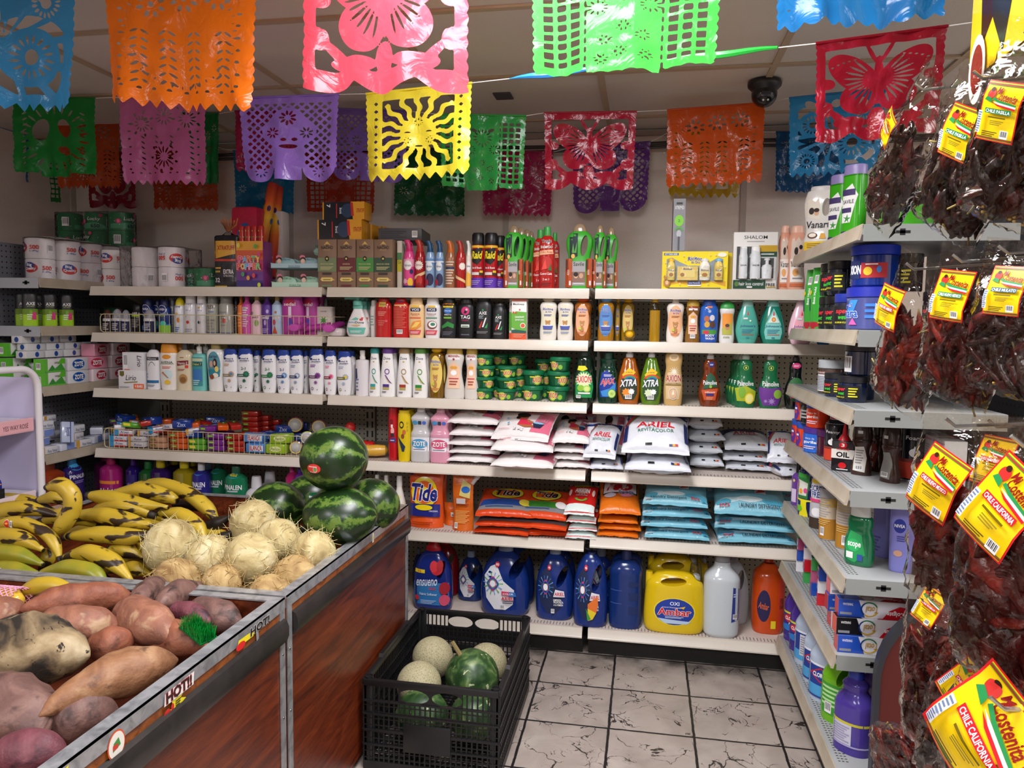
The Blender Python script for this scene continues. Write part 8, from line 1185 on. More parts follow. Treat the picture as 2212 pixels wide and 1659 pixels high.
# ---- coconuts
MC=speck('mat_coconut',[(.32,'8f7a4c'),(.5,'b9a876'),(.7,'d2c8a4')],9.,6.,1.5,(1,1,1),.75,.9,70.); MC2=speck('mat_coconut_brown',[(.32,'7c5c34'),(.5,'a68a58'),(.7,'c0a878')],9.,6.,1.5,(1,1,1),.8,1.,70.); FB=M('d8c890','d'); FB2=M('b8965c','d')
def coconut(px,py,rp,y,lb,mat=MC,fib=46,seed=0,el=1.05):
    c=at(px,py,1,y); r=rp/CF*np.linalg.norm(c-np.array([0,0,HC]))*.99; rn=random.Random(seed); n=16; b=B(); rg=[]
    for i in range(n+1):
        t=PI*(i+.1)/(n+.2); rg.append([])
        for j in range(24):
            a=2*PI*j/24; v=Vector((math.sin(t)*math.cos(a),math.sin(t)*math.sin(a),math.cos(t)*el)); rg[-1].append(v*r*(1+.035*noise.noise(v*4+Vector((seed,0,0)))))
    b.loft(rg,mat); o=ob('coconut',b.out('c',0),loc=tuple(c),rot=(rn.uniform(-.5,.5),rn.uniform(-.6,.6),seed),label=lb,cat='coconut')
    f=B()
    for i in range(int(fib*1.8)):
        v=Vector((rn.gauss(0,1),rn.gauss(0,1),rn.gauss(0,1))).normalized(); t=v.cross(Vector((rn.gauss(0,1),rn.gauss(0,1),rn.gauss(0,1)))).normalized(); L_=rn.uniform(.02,.055)
        f.tube([v*r*.99,v*r*1.03+t*L_*.4,v*r*(1.03+rn.uniform(0,.16))+t*L_+Vector((0,0,rn.uniform(-.01,.015)))],[.0011,.001,.0006],FB if mat is MC else FB2,3,False)
    ob('husk_fibres',f.out('f',0),o,kind='stuff'); return o
for i,(px,py,rp,y,lb,mm,f) in enumerate(((369,1180,51,2.045,'palest coconut standing beside the plantains',MC,60),(452,1207,46,2.014,'coconut between the palest one and the creased one',MC,50),(541,1208,52,1.99,'creased white coconut in the middle of the front row',MC,50),(547,1130,46,2.253,'coconut at the back top of the coconut heap',MC,60),(600,1172,48,2.179,'coconut behind and right of the creased one',MC,60),(675,1198,48,2.133,'coconut at the right end touching the bin rim',MC,50),(380,1258,45,1.883,'brown coconut lowest on the left against the divider',MC2,60),(478,1262,38,1.87,'brown coconut low in the middle against the divider',MC2,60),(582,1290,44,1.856,'brown coconut low on the right in the bin corner',MC2,70),(636,1248,44,1.992,'brown husky coconut right of the corner one',MC2,70))): coconut(px,py,rp,y,lb,mm,f,i+1)
for i,(x,y,z) in enumerate(((-1.4,2.1,.62),(-1.22,2.13,.62),(-1.06,2.05,.61),(-1.36,2.26,.64),(-1.15,2.3,.62),(-1.0,2.24,.62),(-1.2,1.93,.6))):
    p_=pj(x,y,z); coconut(p_[0],p_[1],.066*CF/math.sqrt(x*x+y*y+(z-HC)**2),y,'coconut at the bottom of the heap, barely seen between the others',MC2,20,20+i).__setitem__('group','hidden coconuts')
# ---- watermelons
def wm_mat():
    m,t,b=nt('mat_watermelon'); L=t.links.new; tc=nd(t,'ShaderNodeTexCoord'); n=nd(t,'ShaderNodeTexNoise',i_Scale=14.,i_Detail=7.,i_Roughness=.75); L(tc.outputs['Object'],n.inputs['Vector'])
    sp=nd(t,'ShaderNodeSeparateXYZ'); L(tc.outputs['Object'],sp.inputs[0]); at2=nd(t,'ShaderNodeMath',operation='ARCTAN2'); L(sp.outputs[2],at2.inputs[0]); L(sp.outputs[1],at2.inputs[1])
    ma=nd(t,'ShaderNodeMath',operation='MULTIPLY_ADD'); L(n.outputs[0],ma.inputs[0]); ma.inputs[1].default_value=1.7; L(at2.outputs[0],ma.inputs[2]); mu=nd(t,'ShaderNodeMath',operation='MULTIPLY'); L(ma.outputs[0],mu.inputs[0]); mu.inputs[1].default_value=7.; si=nd(t,'ShaderNodeMath',operation='COSINE'); L(mu.outputs[0],si.inputs[0])
    n2=nd(t,'ShaderNodeTexNoise',i_Scale=26.,i_Detail=5.,i_Roughness=.75,i_Distortion=1.); L(tc.outputs['Object'],n2.inputs['Vector']); s2=nd(t,'ShaderNodeMath',operation='MULTIPLY_ADD'); L(n2.outputs[0],s2.inputs[0]); s2.inputs[1].default_value=3.6; 
    k=nd(t,'ShaderNodeMath',operation='SUBTRACT'); L(si.outputs[0],k.inputs[0]); k.inputs[1].default_value=1.8; L(k.outputs[0],s2.inputs[2]); c=ramp(t,s2.outputs[0],[(.0,'14290e'),(.3,'1c3e13'),(.62,'33551b'),(.98,'5c742e')]); n3=nd(t,'ShaderNodeTexNoise',i_Scale=7.,i_Detail=2.); L(tc.outputs['Object'],n3.inputs['Vector'])
    c=mixc(t,ramp(t,n3.outputs[0],[(.68,'000'),(.69,'fff')]),c,'b79a72'); L(c,b.inputs['Base Color']); b.inputs['Roughness'].default_value=.3; return m
WM=wm_mat()
def melon(name,c,rad,mat,lb,cat,rot=(0,0,0),rib=0,nrib=10,parts=(),nz=.015):
    b=B(); rg=[]; n=22
    for i in range(n+1):
        t=PI*(i+.05)/(n+.1); rg.append([])
        for j in range(40):
            a=2*PI*j/40; q=1+nz*noise.noise(Vector((math.cos(a)*2,math.sin(a)*2,t*2))+Vector(c))-rib*(1-abs(math.sin(a*nrib/2)))*math.sin(t); rg[-1].append((rad[0]*math.cos(t)*(1 if not rib else (1-.18*math.exp(-(t/.35)**2))),rad[1]*math.sin(t)*math.cos(a)*q,rad[2]*math.sin(t)*math.sin(a)*q))
    b.loft(rg,mat); o=ob(name,b.out('m',0),loc=tuple(c),rot=rot,label=lb,cat=cat)
    for nm,f in parts: ob(nm,f,o)
    return o
def stk(r,pos,rz,ops,w=.045,h=.03):
    b=B(); q=Matrix.Rotation(rz,3,'Z'); 
    def fm(x,y,o): v=Vector((x*1.1+pos[0],-1,y+pos[1])); v=Vector((v.x,-math.sqrt(max(1e-5,1-(v.x/r[0])**2-(v.z/r[2])**2))*r[1],v.z)); return v*(1+.006)+Vector((0,-o,0))
    art(b,ops,w/2,h,fm,(.006,.006),k='g'); return b.out('s',0)
def W_(px,py,y): return at(px,py,1,y)
wl=[('p',ell(0,.5,1,.5,20,.2,2*PI-.4),'d8403c'),('e',.2,.4,.2,.2,'4ab060'),('o',.2,.4,.3,.3,.15,'f0e0d8'),('l',-.7,.6,1.2,.2,1,'f4c8c0'),T('Premium',-.1,.12,.9,.14,'f4e4e0')]
melon('watermelon',W_(722,990,2.33),(.112,.113,.108),WM,'watermelon on top of the pile with a red leaf-shaped sticker','watermelon',(0,PI/2*.0+.0,0),parts=[('fruit_sticker',stk((.112,.113,.108),(-.022,-.03),0,wl))])
bpy.context.view_layer.update()
melon('watermelon',W_(735,1112,2.3),(.124,.1,.088),WM,'watermelon in front below the top one, broad yellow-green stripes','watermelon',(.5,0,.1)); melon('watermelon',W_(598,1098,2.42),(.1,.095,.088),WM,'watermelon on the left with tan scars, above the coconuts','watermelon',(.9,.1,.2))
melon('watermelon',W_(806,1088,2.52),(.085,.1,.09),WM,'watermelon behind on the right next to the bin rim','watermelon',(.3,0,1.4)); melon('watermelon',W_(672,1075,2.62),(.1,.095,.09),WM,'watermelon at the back, mostly hidden under the top one','watermelon',(.3,0,.3),parts=[('fruit_sticker',stk((.1,.095,.09),(.03,.03),0,[('r',-1,0,1,1,'12603c'),('l',-.7,.2,1.4,.6,2,'e0e8e0')]))])
for i,(x,y,z) in enumerate(((-1.35,2.52,.61),(-1.12,2.44,.61),(-1.03,2.66,.61),(-1.25,2.67,.61))): melon('watermelon',(x,y,z),(.1,.095,.09),WM,'watermelon at the bottom of the pile, hardly visible','watermelon',(.2,0,i*.7)).__setitem__('group','buried watermelons')
# ---- sweet potatoes (near bin)
MS=[speck('mat_sweet_potato_%d'%i,[(.3,a),(.5,c),(.72,d)],14.,10.,1.2,(1,1,1),.62,1.,60.,(22.,.58,e,.1)) for i,(a,c,d,e) in enumerate((('6e3c28','8a5038','a06a4c','4c2c20'),('704636','8c5a44','a07058','a88868'),('503832','694a42','846458','382622'),('52262e','6a363e','824e54','381c24'),('70482c','8a6040','a07c58','5a3e2a')))]
MY=speck('mat_yam',[(.4,'20180f'),(.5,'6a583e'),(.6,'96825f'),(.74,'b8a888')],12.,9.,.5,(1,1,1),.85,1.,50.,(60.,.64,'241c12'))
def tuber(p0,p1,w,z,lb,m=0,bend=0,nz=.22,fat=.5,cat='sweet potato',name='sweet_potato',dz=0,seed=0):
    a=at(*p0,2,z+dz); c=at(*p1,2,z-dz); d=c-a; L_=np.linalg.norm(d); pr=np.array([-d[1],d[0],0])/L_; dist=np.linalg.norm((a+c)/2-np.array([0,0,HC])); r=w/2/CF*dist
    ts=[0,.04,.12,.25,.4,.55,.7,.85,.95,1]; rs=[.06,.3,.6,.88,1,1,.9,.66,.34,.06] if fat==.5 else ([.05,.2,.42,.72,.92,1,1,.88,.5,.08] if fat>.5 else [.08,.5,.88,1,1,.92,.72,.42,.2,.05])
    return organ(name,[a+d*t+pr*bend*math.sin(PI*t)+np.array([0,0,.012*math.sin(PI*t)]) for t in ts],[r*q for q in rs],(MS+[MY])[m],cat,lb,None,18,nz,11.,0,seed+p0[0]*.03,None,3)
TU=[((42,1318),(292,1292),64,.76,'long rusty sweet potato across the back of the near bin',0,.01,.5,.01),((58,1372),(262,1352),76,.745,'plump rusty sweet potato below the long one',1,0,.5,0),((250,1318),(380,1382),76,.74,'brownish sweet potato in the middle with a dark upper end',1,0,.5,0),((180,1412),(292,1388),64,.72,'small rusty sweet potato between the yam and the middle one',0,0,.5,0),((84,1548),(384,1425),84,.73,'long tapering tan sweet potato pointing to the lower left',4,.02,.7,0),((312,1372),(450,1400),64,.72,'rusty sweet potato with a pale scar beside the green turf',0,0,.5,0),
 ((290,1312),(354,1262),46,.75,'greyish sweet potato leaning on the divider, left one',2,0,.5,.02),((338,1312),(448,1272),50,.75,'greyish sweet potato leaning on the divider, right one',2,.01,.5,.02),((352,1318),(455,1345),44,.735,'purple-red sweet potato above the green turf',3,0,.5,0),((402,1322),(522,1350),62,.72,'mauve sweet potato in the far corner behind the turf',2,0,.5,0),((-60,1345),(60,1330),70,.74,'sweet potato cut by the left edge of the frame, upper one',1,0,.5,0),((-30,1500),(92,1590),118,.7,'large brown-mauve sweet potato at the left edge',2,0,.5,0),((92,1580),(258,1540),92,.68,'dark brown sweet potato below the tapering one',2,0,.5,0),((-20,1640),(146,1640),74,.7,'pink-red sweet potato at the bottom left corner',3,0,.5,0),((-50,1395),(40,1400),60,.7,'sweet potato hidden under the yam',0,0,.5,0)]
for i,(a,c,w_,z,lb,m,bd_,ft,dz) in enumerate(TU): tuber(a,c,w_,z,lb,m,bd_,.22,ft,dz=dz,seed=i)
tuber((-60,1395),(192,1418),122,.76,'big mottled tan yam with dark pits, the largest tuber',5,0,.3,.5,'yam','yam',seed=9)
for i in range(16):
    x=-1.95+.16*(i%7); y=1.1+.2*(i//7)+.05*(i%2); 
    if x<-1.0: organ('sweet_potato',[(x-.08,y,.62),(x-.04,y+.01,.62),(x+.04,y,.62),(x+.08,y-.01,.62)],[.01,.042,.042,.01],MS[i%3],'sweet potato','sweet potato in the lower layer of the near bin, glimpsed between the others','lower layer sweet potatoes',12,.2,9.,0,i)
b=B(); rn=random.Random(3); c=at(428,1366,2,.765); c2=at(478,1362,2,.765)
for i in range(520):
    u,v=rn.uniform(-.052,.052),rn.uniform(-.02,.02); t=(rn.uniform(-.008,.008),rn.uniform(-.008,.008)); w_=.0013; g=('0f9c3c','18b048','0c7c30')[i%3]; z=rn.uniform(.018,.028); b.add([(u-w_,v,0),(u+w_,v+.0005,0),(u+t[0]+w_*.6,v+t[1],z),(u+t[0]-w_*.6,v+t[1],z)],[(0,1,2,3)],M(g,'p'),False)
b.box((-.053,-.021,-.002),(.053,.021,.001),M('0a5c28'))
ob('grass_mat_scrap',b.out('g',0),loc=tuple(c),rot=(.15,.1,-.55),label='scrap of bright green artificial grass among the sweet potatoes',cat='artificial grass')
b=B(); c=at(10,1295,2,.75); m_=M('e8a0c0')
for i in range(16):
    for s in (1,-1): b.tube([(.1*(t-.5),.035*math.cos(2*PI*(i/16)+s*t*2.4),.035*math.sin(2*PI*(i/16)+s*t*2.4)) for t in np.linspace(0,1,9)],.0016,m_,4,False)
o=organ('wrapped_fruit',[c+np.array([-.05,0,0]),c+np.array([-.02,0,0]),c+np.array([.02,0,0]),c+np.array([.05,0,0])],[.012,.033,.033,.012],M('d8b03a','g'),'fruit','yellow fruit in a pink foam net at the left edge of the near bin'); ob('foam_net',b.out('n',0),o)
# ======== black crate on the floor
CX0,CX1,CY0,CY1,CH_=-.885,-.43,2.27,2.9,.31
BK=M('141517','p'); root=ob('plastic_crate',None,loc=((CX0+CX1)/2,(CY0+CY1)/2,0),label='black open-mesh plastic crate on the floor holding melons and squash',cat='crate')
def cwall(L_,short):
    b=B(); h=CH_; b.box((-L_/2,-.006,h-.022),(L_/2,.01,h),BK,.003); b.box((-L_/2,-.003,0),(L_/2,.004,.03),BK)
    for z in (.085,.135,.19,.235): b.box((-L_/2,-.006,z),(L_/2,.004,z+.006),BK)
    n=int(L_/.017); hz=(.235,h-.022)
    for i in range(n+1):
        x=-L_/2+L_*i/n
        if short:
            if abs(x)<.105: b.box((x-.0025,-.002,.03),(x+.0025,.002,.238),BK)
            else: b.box((x-.0025,-.002,.03),(x+.0025,.002,h-.02),BK)
        else: b.box((x-.0025,-.002,.03),(x+.0025,.002,h-.02),BK)
    for i in range(9): z=.04+.0225*i; b.box((-L_/2,-.0015,z),(L_/2,.0015,z+.0028),BK)
    if short:   # oval hand holes at the top, solid name plate
        b.box((-.004,-.003,.235),(.004,.003,h-.02),BK)
        for s in (-1,1):
            e=ell(0,0,.052,.024,20); o_=[(s*.056+x,.263+z) for x,z in e]; rc=[(s*.056+max(-.052,min(.052,1.7*x)),.263+max(-.026,min(.026,1.9*z))) for x,z in e]
            b.loft([[(x,-.003,z) for x,z in rc],[(x,-.003,z) for x,z in o_],[(x,.003,z) for x,z in o_],[(x,.003,z) for x,z in rc]],BK,(0,0),sm=False)
        b.box((-.09,-.008,.075),(.07,.002,.17),BK,.002)
    else:
        b.loft([[(x,y,z) for x,z in ((-.17,h-.022),(-.15,h+.012),(.15,h+.012),(.17,h-.022))] for y in (-.006,.008)],BK,sm=False)
    return b.out('crate_wall')
cxm,cym=(CX0+CX1)/2,(CY0+CY1)/2; ws,wl_=cwall(CX1-CX0,1),cwall(CY1-CY0,0)
for m_,x,y,rz in ((ws,0,CY0-cym,0),(ws,0,CY1-cym,PI),(wl_,CX0-cxm,0,-PI/2),(wl_,CX1-cxm,0,PI/2)): ob('crate_wall',m_,root,(x,y,0),(0,0,rz))
b=B()
for i in range(28): y=CY0-cym+.0225*i; b.box((CX0-cxm,y,.004),(CX1-cxm,y+.005,.01),BK)
for i in range(21): x=CX0-cxm+.0225*i; b.box((x,CY0-cym,.005),(x+.004,CY1-cym,.009),BK)
ob('crate_floor',b,root)
for sx in (-1,1):
    for sy in (-1,1): b=B(); x,y=sx*(CX1-CX0)/2,sy*(CY1-CY0)/2; b.box((min(x,x-sx*.03),y-.006*(1+sy)/1,0),(max(x,x-sx*.03),y+.006*(1-sy),CH_),BK,.003); b.box((x-.006*(1+sx),min(y,y-sy*.035),0),(x+.006*(1-sx),max(y,y-sy*.035),CH_),BK,.003); b.lathe([(.014,CH_-.002),(.014,CH_+.004),(.011,CH_+.004),(.011,CH_+.001),(.001,CH_+.001)],BK,12,T=Matrix.Translation((x-sx*.014,y-sy*.014,0))); ob('corner_post',b,root)
def netm():
    m,t,b=nt('mat_netted_rind'); L=t.links.new; tc=nd(t,'ShaderNodeTexCoord'); v=nd(t,'ShaderNodeTexVoronoi',feature='DISTANCE_TO_EDGE',i_Scale=130.); L(tc.outputs['Object'],v.inputs['Vector']); L(ramp(t,v.outputs[0],[(.06,'b5ab8a'),(.22,'98936a')]),b.inputs['Base Color']); bp=nd(t,'ShaderNodeBump',i_Strength=.6,i_Distance=.002,invert=True); L(v.outputs[0],bp.inputs['Height']); L(bp.outputs[0],b.inputs['Normal']); b.inputs['Roughness'].default_value=.7; return m
NM_=netm()
SQ=speck('mat_squash',[(.35,'1c3a1a'),(.48,'2e4c26'),(.6,'4e6c38'),(.74,'889a64')],22.,6.,1.,(1,1,1),.4,.2,40.,(38.,.66,'b8c098'))
def stem(L_=.05): b=B(); b.tube([(-.075,0,.0),(-.1,.005,.01),(-.1-L_,.02,.012)],[.014,.009,.008],M('8a7a4c','d'),7); return b.out('stem')
melon('cantaloupe',W_(935,1420,2.72),(.08,.078,.078),NM_,'netted beige melon at the back left of the crate','melon',(0,.5,0)); melon('cantaloupe',W_(905,1478,2.5),(.08,.08,.078),NM_,'netted beige melon in the middle left of the crate','melon',(.5,.2,0)); melon('cantaloupe',W_(1052,1432,2.76),(.078,.075,.075),NM_,'netted beige melon behind the big squash','melon',(0,.2,.4))
melon('squash',W_(1020,1462,2.58),(.1,.102,.098),SQ,'mottled green squash with a woody stem in the crate','squash',(.0,1.0,.5),.03,10,[('stem',stem())]); melon('squash',W_(912,1545,2.4),(.09,.095,.09),SQ,'mottled green squash seen through the near side of the crate, left one','squash',(0,1.2,1.),.03,10); melon('squash',W_(1022,1548,2.4),(.08,.085,.08),SQ,'mottled green squash seen through the near side of the crate, right one','squash',(0,1.3,.2),.03,10)
# ======== papel picado banners on strings (cut plastic sheets)
def smax(*a): return np.maximum.reduce(a)
def el(X,Y,cx,cy,rx,ry,ro=0):
    x,y=X-cx,Y-cy; c,s=math.cos(ro),math.sin(ro); x,y=x*c+y*s,-x*s+y*c; return (1-np.sqrt((x/rx)**2+(y/ry)**2+1e-9))*min(rx,ry)
def pet(X,Y,cx,cy,r0,r1,n,w,ph=0):
    r=np.hypot(X-cx,Y-cy); th=np.mod(np.arctan2(Y-cy,X-cx)+ph,2*PI/n)-PI/n; return (1-np.sqrt(((r-(r0+r1)/2)/((r1-r0)/2))**2+(r*np.sin(th)/w)**2))*w
def box2(X,Y,x0,y0,x1,y1): return np.minimum(np.minimum(X-x0,x1-X),np.minimum(Y-y0,y1-Y))
def rowt(X,Y,x,n,y0,y1,s=.018): return smax(*[el(X,Y,x,y0+(y1-y0)*i/(n-1),s,s*.6) for i in range(n)])
def zig(X,n,a): return a*np.abs(np.mod(X*n,1)-.5)*2
def design(k,X,Y):
    A=.5; scal=.012*np.abs(np.sin(Y*PI*14)); side=A-.014-np.abs(X)+scal; top=Y; bot=.95+.05-zig(X+.5,11,.06)-Y; H=[]
    if k in('leaf','pink'):
        H+=[pet(X,Y,-.2,.25,.05,.1,8,.014),pet(X,Y,.02,.2,.05,.1,8,.014),pet(X,Y,.25,.18,.05,.1,8,.014)] if k=='leaf' else [pet(X,Y,-.25,.3,.035,.1,12,.008),pet(X,Y,.02,.22,.04,.11,12,.008),pet(X,Y,.28,.25,.04,.11,12,.008),pet(X,Y,.02,.68,.04,.13,14,.009),pet(X,Y,-.25,.3,.11,.15,7,.014),pet(X,Y,.28,.25,.13,.17,7,.014),pet(X,Y,.02,.68,.14,.18,9,.014)]
        H+=[el(X,Y,x,y,.02,.02) for x,y in ((-.2,.25),(.02,.2),(.25,.18))]+[rowt(X,Y,s*.4,7,.3,.82) for s in (-1,1)]+[pet(X,Y,0,.45,.36,.4,44,.006)*(1 if k=='leaf' else 0)-(0 if k=='leaf' else 1)]
        for x0,d in ((-.28,-.12),(-.1,.12),(.08,-.1),(.3,.12)):
            for i in range(7): H.append(el(X,Y,x0+.03,.45+.06*i,.03,.009,.6)); H.append(el(X,Y,x0-.03,.45+.06*i,.03,.009,-.6)) if k=='leaf' else 0
        H+=[el(X,Y,-.38+.095*i,.86,.018,.01) for i in range(9)]
    elif k=='blue':
        H+=[el(X,Y,-.25,.14,.1,.05,.7),el(X,Y,.27,.16,.06,.09,-.4),el(X,Y,.0,.12,.05,.05)]
        for cx,cy,r in ((.18,.62,.2),(-.24,.36,.15),(-.3,.8,.12),(.3,.25,.13)): H+=[el(X,Y,cx,cy,r*.28,r*.28),pet(X,Y,cx,cy,r*.45,r*.8,16,.009)]
        ann=[np.minimum(-el(X,Y,cx,cy,r,r)-.01,el(X,Y,cx,cy,r+.09,r+.09)) for cx,cy,r in ((.18,.62,.2),(-.24,.36,.15),(-.3,.8,.12))]; g=np.abs(np.sin(np.arctan2(Y-.5,X)*7))-.45
        H.append(np.minimum(np.minimum(np.minimum(np.minimum(smax(*ann),g*.05),-el(X,Y,.18,.62,.2,.2)),-el(X,Y,-.24,.36,.15,.15)),box2(X,Y,-.4,.08,.42,.88)))
    elif k=='bfly':
        wing=smax(*[smax(el(X,Y,s*.2,.33,.24,.13,s*-.75),el(X,Y,s*.15,.58,.14,.15,s*.5),el(X,Y,s*.06,.16,.1,.015,s*-1.1)) for s in (-1,1)]+[el(X,Y,0,.42,.035,.22)])
        scr=smax(*[smax(el(X,Y,s*.4,.42,.06,.05),el(X,Y,s*.4,.66,.05,.07),el(X,Y,s*.2,.8,.14,.05),el(X,Y,s*.3,.75,.03,.12,s*.8)) for s in (-1,1)]+[el(X,Y,0,.78,.06,.1)])
        H.append(np.minimum(box2(X,Y,-.42,.09,.42,.85),-smax(wing,scr)-.002))
        for s in (-1,1): H+=[np.minimum(pet(X,Y,s*.02,.4,.09,.26,26,.009),smax(el(X,Y,s*.2,.33,.22,.11,s*-.75),el(X,Y,s*.15,.58,.12,.13,s*.5)))]+[el(X,Y,s*(.14+.045*i),.2+.005*i*i*.5,.014,.009) for i in range(6)]+[el(X,Y,s*.38,.55,.035,.05)]
        bot=.9+.09*np.abs(np.cos(X*PI*2.5))-Y
    elif k in('grid','sombrero'):
        u=np.abs(X); s=.075; gx=np.abs(np.mod(X/s,1)-.5)*s; gy=np.abs(np.mod(Y/s,1)-.5)*s; cell=.026-np.maximum(gx,gy); reg=np.minimum(np.minimum(u-.2,.44-u),np.minimum(Y-.1,.88-Y)); H.append(np.minimum(cell,reg))
        H+=[pet(X,Y,cx,cy,.015,.05,8,.006) for cx,cy in ((-.1,.72),(.1,.7),(-.02,.82),(.12,.86),(-.12,.88),(0,.62))]+[pet(X,Y,0,.3,.06,.12,14,.008),pet(X,Y,.14,.45,.03,.07,10,.007),pet(X,Y,-.14,.45,.03,.07,10,.007),el(X,Y,-.1,.2,.04,.02,.4),el(X,Y,.1,.2,.04,.02,-.4)]
        bot=np.where(np.abs(X)<.2,.99,.95)-.01*np.abs(np.sin(X*40))-Y; bot=np.minimum(bot,np.maximum(np.abs(np.abs(X)-.21)-.008,.9-Y))
        if k=='sombrero': H=[pet(X,Y,0,.5,.3,.42,22,.012),el(X,Y,-.17,.4,.09,.14,.3),el(X,Y,.12,.38,.08,.12,-.4),el(X,Y,.12,.66,.1,.05,.4)]+[el(X,Y,-.36,.2+.07*i,.035,.01,-.5) for i in range(10)]+[el(X,Y,.34,.2+.07*i,.035,.01,.5) for i in range(10)]
    elif k=='latt':
        a,b_=(X+Y)/.09,(X-Y)/.09; cell=.028-np.maximum(np.abs(np.mod(a,1)-.5),np.abs(np.mod(b_,1)-.5))*.09; c=smax(el(X,Y,0,.3,.17,.17),el(X,Y,-.17,.4,.1,.12),el(X,Y,.17,.4,.1,.12),box2(X,Y,-.16,.45,.16,1)); H.append(np.minimum(np.minimum(cell,box2(X,Y,-.43,.08,.43,.83)),-c))
        H+=[pet(X,Y,0,.25,.03,.09,9,.013),pet(X,Y,-.16,.42,.02,.07,8,.01),pet(X,Y,.17,.42,.02,.07,8,.01),el(X,Y,-.05,.5,.03,.02),el(X,Y,.06,.5,.03,.02),el(X,Y,0,.58,.09,.025)]+[pet(X,Y,s*.3,.87,.03,.07,8,.007,.3) for s in (-1,1)]
        bot=smax(np.minimum(.84-Y,1),el(X,Y,-.31,.84,.17,.15),el(X,Y,.31,.84,.17,.15),box2(X,Y,-.13,.5,.13,.97)); side=np.minimum(side,1)
    elif k=='sun':
        r=np.hypot(X,Y-.48); th=np.arctan2(Y-.48,X); ray=.25+.2*np.clip(np.cos(16*(th+.05*np.sin(r*40)))*1.6,-.4,1); H.append(np.minimum(box2(X,Y,-.34,.1,.34,.86),(r-ray)*.6)); H+=[pet(X,Y,0,.36,.02,.05,10,.005),pet(X,Y,-.1,.56,.015,.045,8,.005),pet(X,Y,.1,.56,.015,.045,8,.005),el(X,Y,-.1,.47,.04,.008),el(X,Y,.1,.47,.04,.008),el(X,Y,0,.62,.04,.01)]+[np.minimum(.022-(np.abs(X-s*.4)+np.abs(np.mod(Y,.085)-.0425)),box2(X,Y,-1,.08,1,.88)) for s in (-1,1)]
        bot=1-zig(X+.5,9,.08)-Y
    else:
        for i in range(9): H.append(pet(X,Y,-.36+.18*(i%5),.2+.3*(i//5)+.1*(i%2),.02,.07,8,.008))
        H+=[rowt(X,Y,s*.42,9,.12,.85,.012) for s in (-1,1)]; bot=1-.05+.04*np.abs(np.sin(X*PI*9))-Y
    return np.minimum.reduce([side,top,bot,-smax(*H)])
_D={}
def sheet2d(k,nx=88,ny=80):
    if k in _D: return _D[k]
    if k=='latt': nx,ny=124,112
    xs=np.linspace(-.505,.505,nx+1); ys=np.linspace(-.002,1.002,ny+1); X,Y=np.meshgrid(xs,ys); F=design(k,X,Y); V=[];I={};Fc=[]
    def vid(x,y):
        q=(round(x,4),round(y,4))
        if q not in I: I[q]=len(V); V.append(q)
        return I[q]
    for j in range(ny):
        for i in range(nx):
            c=[(xs[i],ys[j],F[j,i]),(xs[i+1],ys[j],F[j,i+1]),(xs[i+1],ys[j+1],F[j+1,i+1]),(xs[i],ys[j+1],F[j+1,i])]
            if max(q[2] for q in c)<=0: continue
            out=[]
            for a in range(4):
                p,q=c[a],c[(a+1)%4]
                if p[2]>0: out.append(vid(p[0],p[1]))
                if (p[2]>0)!=(q[2]>0): t=p[2]/(p[2]-q[2]); out.append(vid(p[0]+t*(q[0]-p[0]),p[1]+t*(q[1]-p[1])))
            out=[o for n_,o in enumerate(out) if o!=out[n_-1]]
            if len(out)>=3: Fc.append(tuple(out))
    _D[k]=(V,Fc); return _D[k]
def plast(c):
    m,t,b=nt('mat_banner_'+c); L=t.links.new; b.inputs['Base Color'].default_value=lin(c); b.inputs['Roughness'].default_value=.2
    tc=nd(t,'ShaderNodeTexCoord'); n=nd(t,'ShaderNodeTexNoise',i_Scale=16.,i_Detail=3.,i_Distortion=1.5); bp=nd(t,'ShaderNodeBump',i_Strength=.6,i_Distance=.008); L(tc.outputs['Object'],n.inputs['Vector']); L(n.outputs[0],bp.inputs['Height']); L(bp.outputs[0],b.inputs['Normal'])
    tr=nd(t,'ShaderNodeBsdfTranslucent'); tr.inputs[0].default_value=lin(c); mx=nd(t,'ShaderNodeMixShader'); mx.inputs[0].default_value=.45; tp_=nd(t,'ShaderNodeBsdfTransparent'); tp_.inputs[0].default_value=lin(c); m2=nd(t,'ShaderNodeMixShader'); m2.inputs[0].default_value=.1
    o=t.nodes['Material Output']; L(b.outputs[0],mx.inputs[1]); L(tr.outputs[0],mx.inputs[2]); L(mx.outputs[0],m2.inputs[1]); L(tp_.outputs[0],m2.inputs[2]); L(m2.outputs[0],o.inputs[0]); return m
_PL={}
def banner(k,c,xl,xr,tl,tr_,bt,y,lb,fl=.018,flip=0,seed=0):
    if c not in _PL: _PL[c]=plast(c)
    a=np.array(at(xl,tl,1,y)); d=np.array(at(xr,tr_,1,y)); hgt=(a+d)[2]/2-at((xl+xr)/2,bt,1,y)[2]; V,Fc=sheet2d(k); W=np.linalg.norm(d-a); ax=(d-a)/W; vs=[]
    for u,v in V:
        u_=-u if flip else u; q=v*hgt; wv=fl*v*math.sin(u_*9+seed*1.7)+.6*fl*v*v*math.sin(u_*23+seed)+.008*noise.noise(Vector((u_*7,v*6,seed))); x=(u_*W)*(1-.06*v*abs(math.sin(seed+1))); vs.append(tuple(ax*x+np.array([0,wv,-q])))
    b=B(); b.add(vs,Fc,_PL[c]); hem=B(); hem.tube([tuple(-ax*W*.5),tuple(ax*W*.5)],.004,_PL[c],6)
    mid=(a+d)/2; o=ob('papel_picado_banner',b.out('b',0),loc=tuple(mid),label=lb,cat='banner'); ob('hem',hem.out('h'),o); return a,d
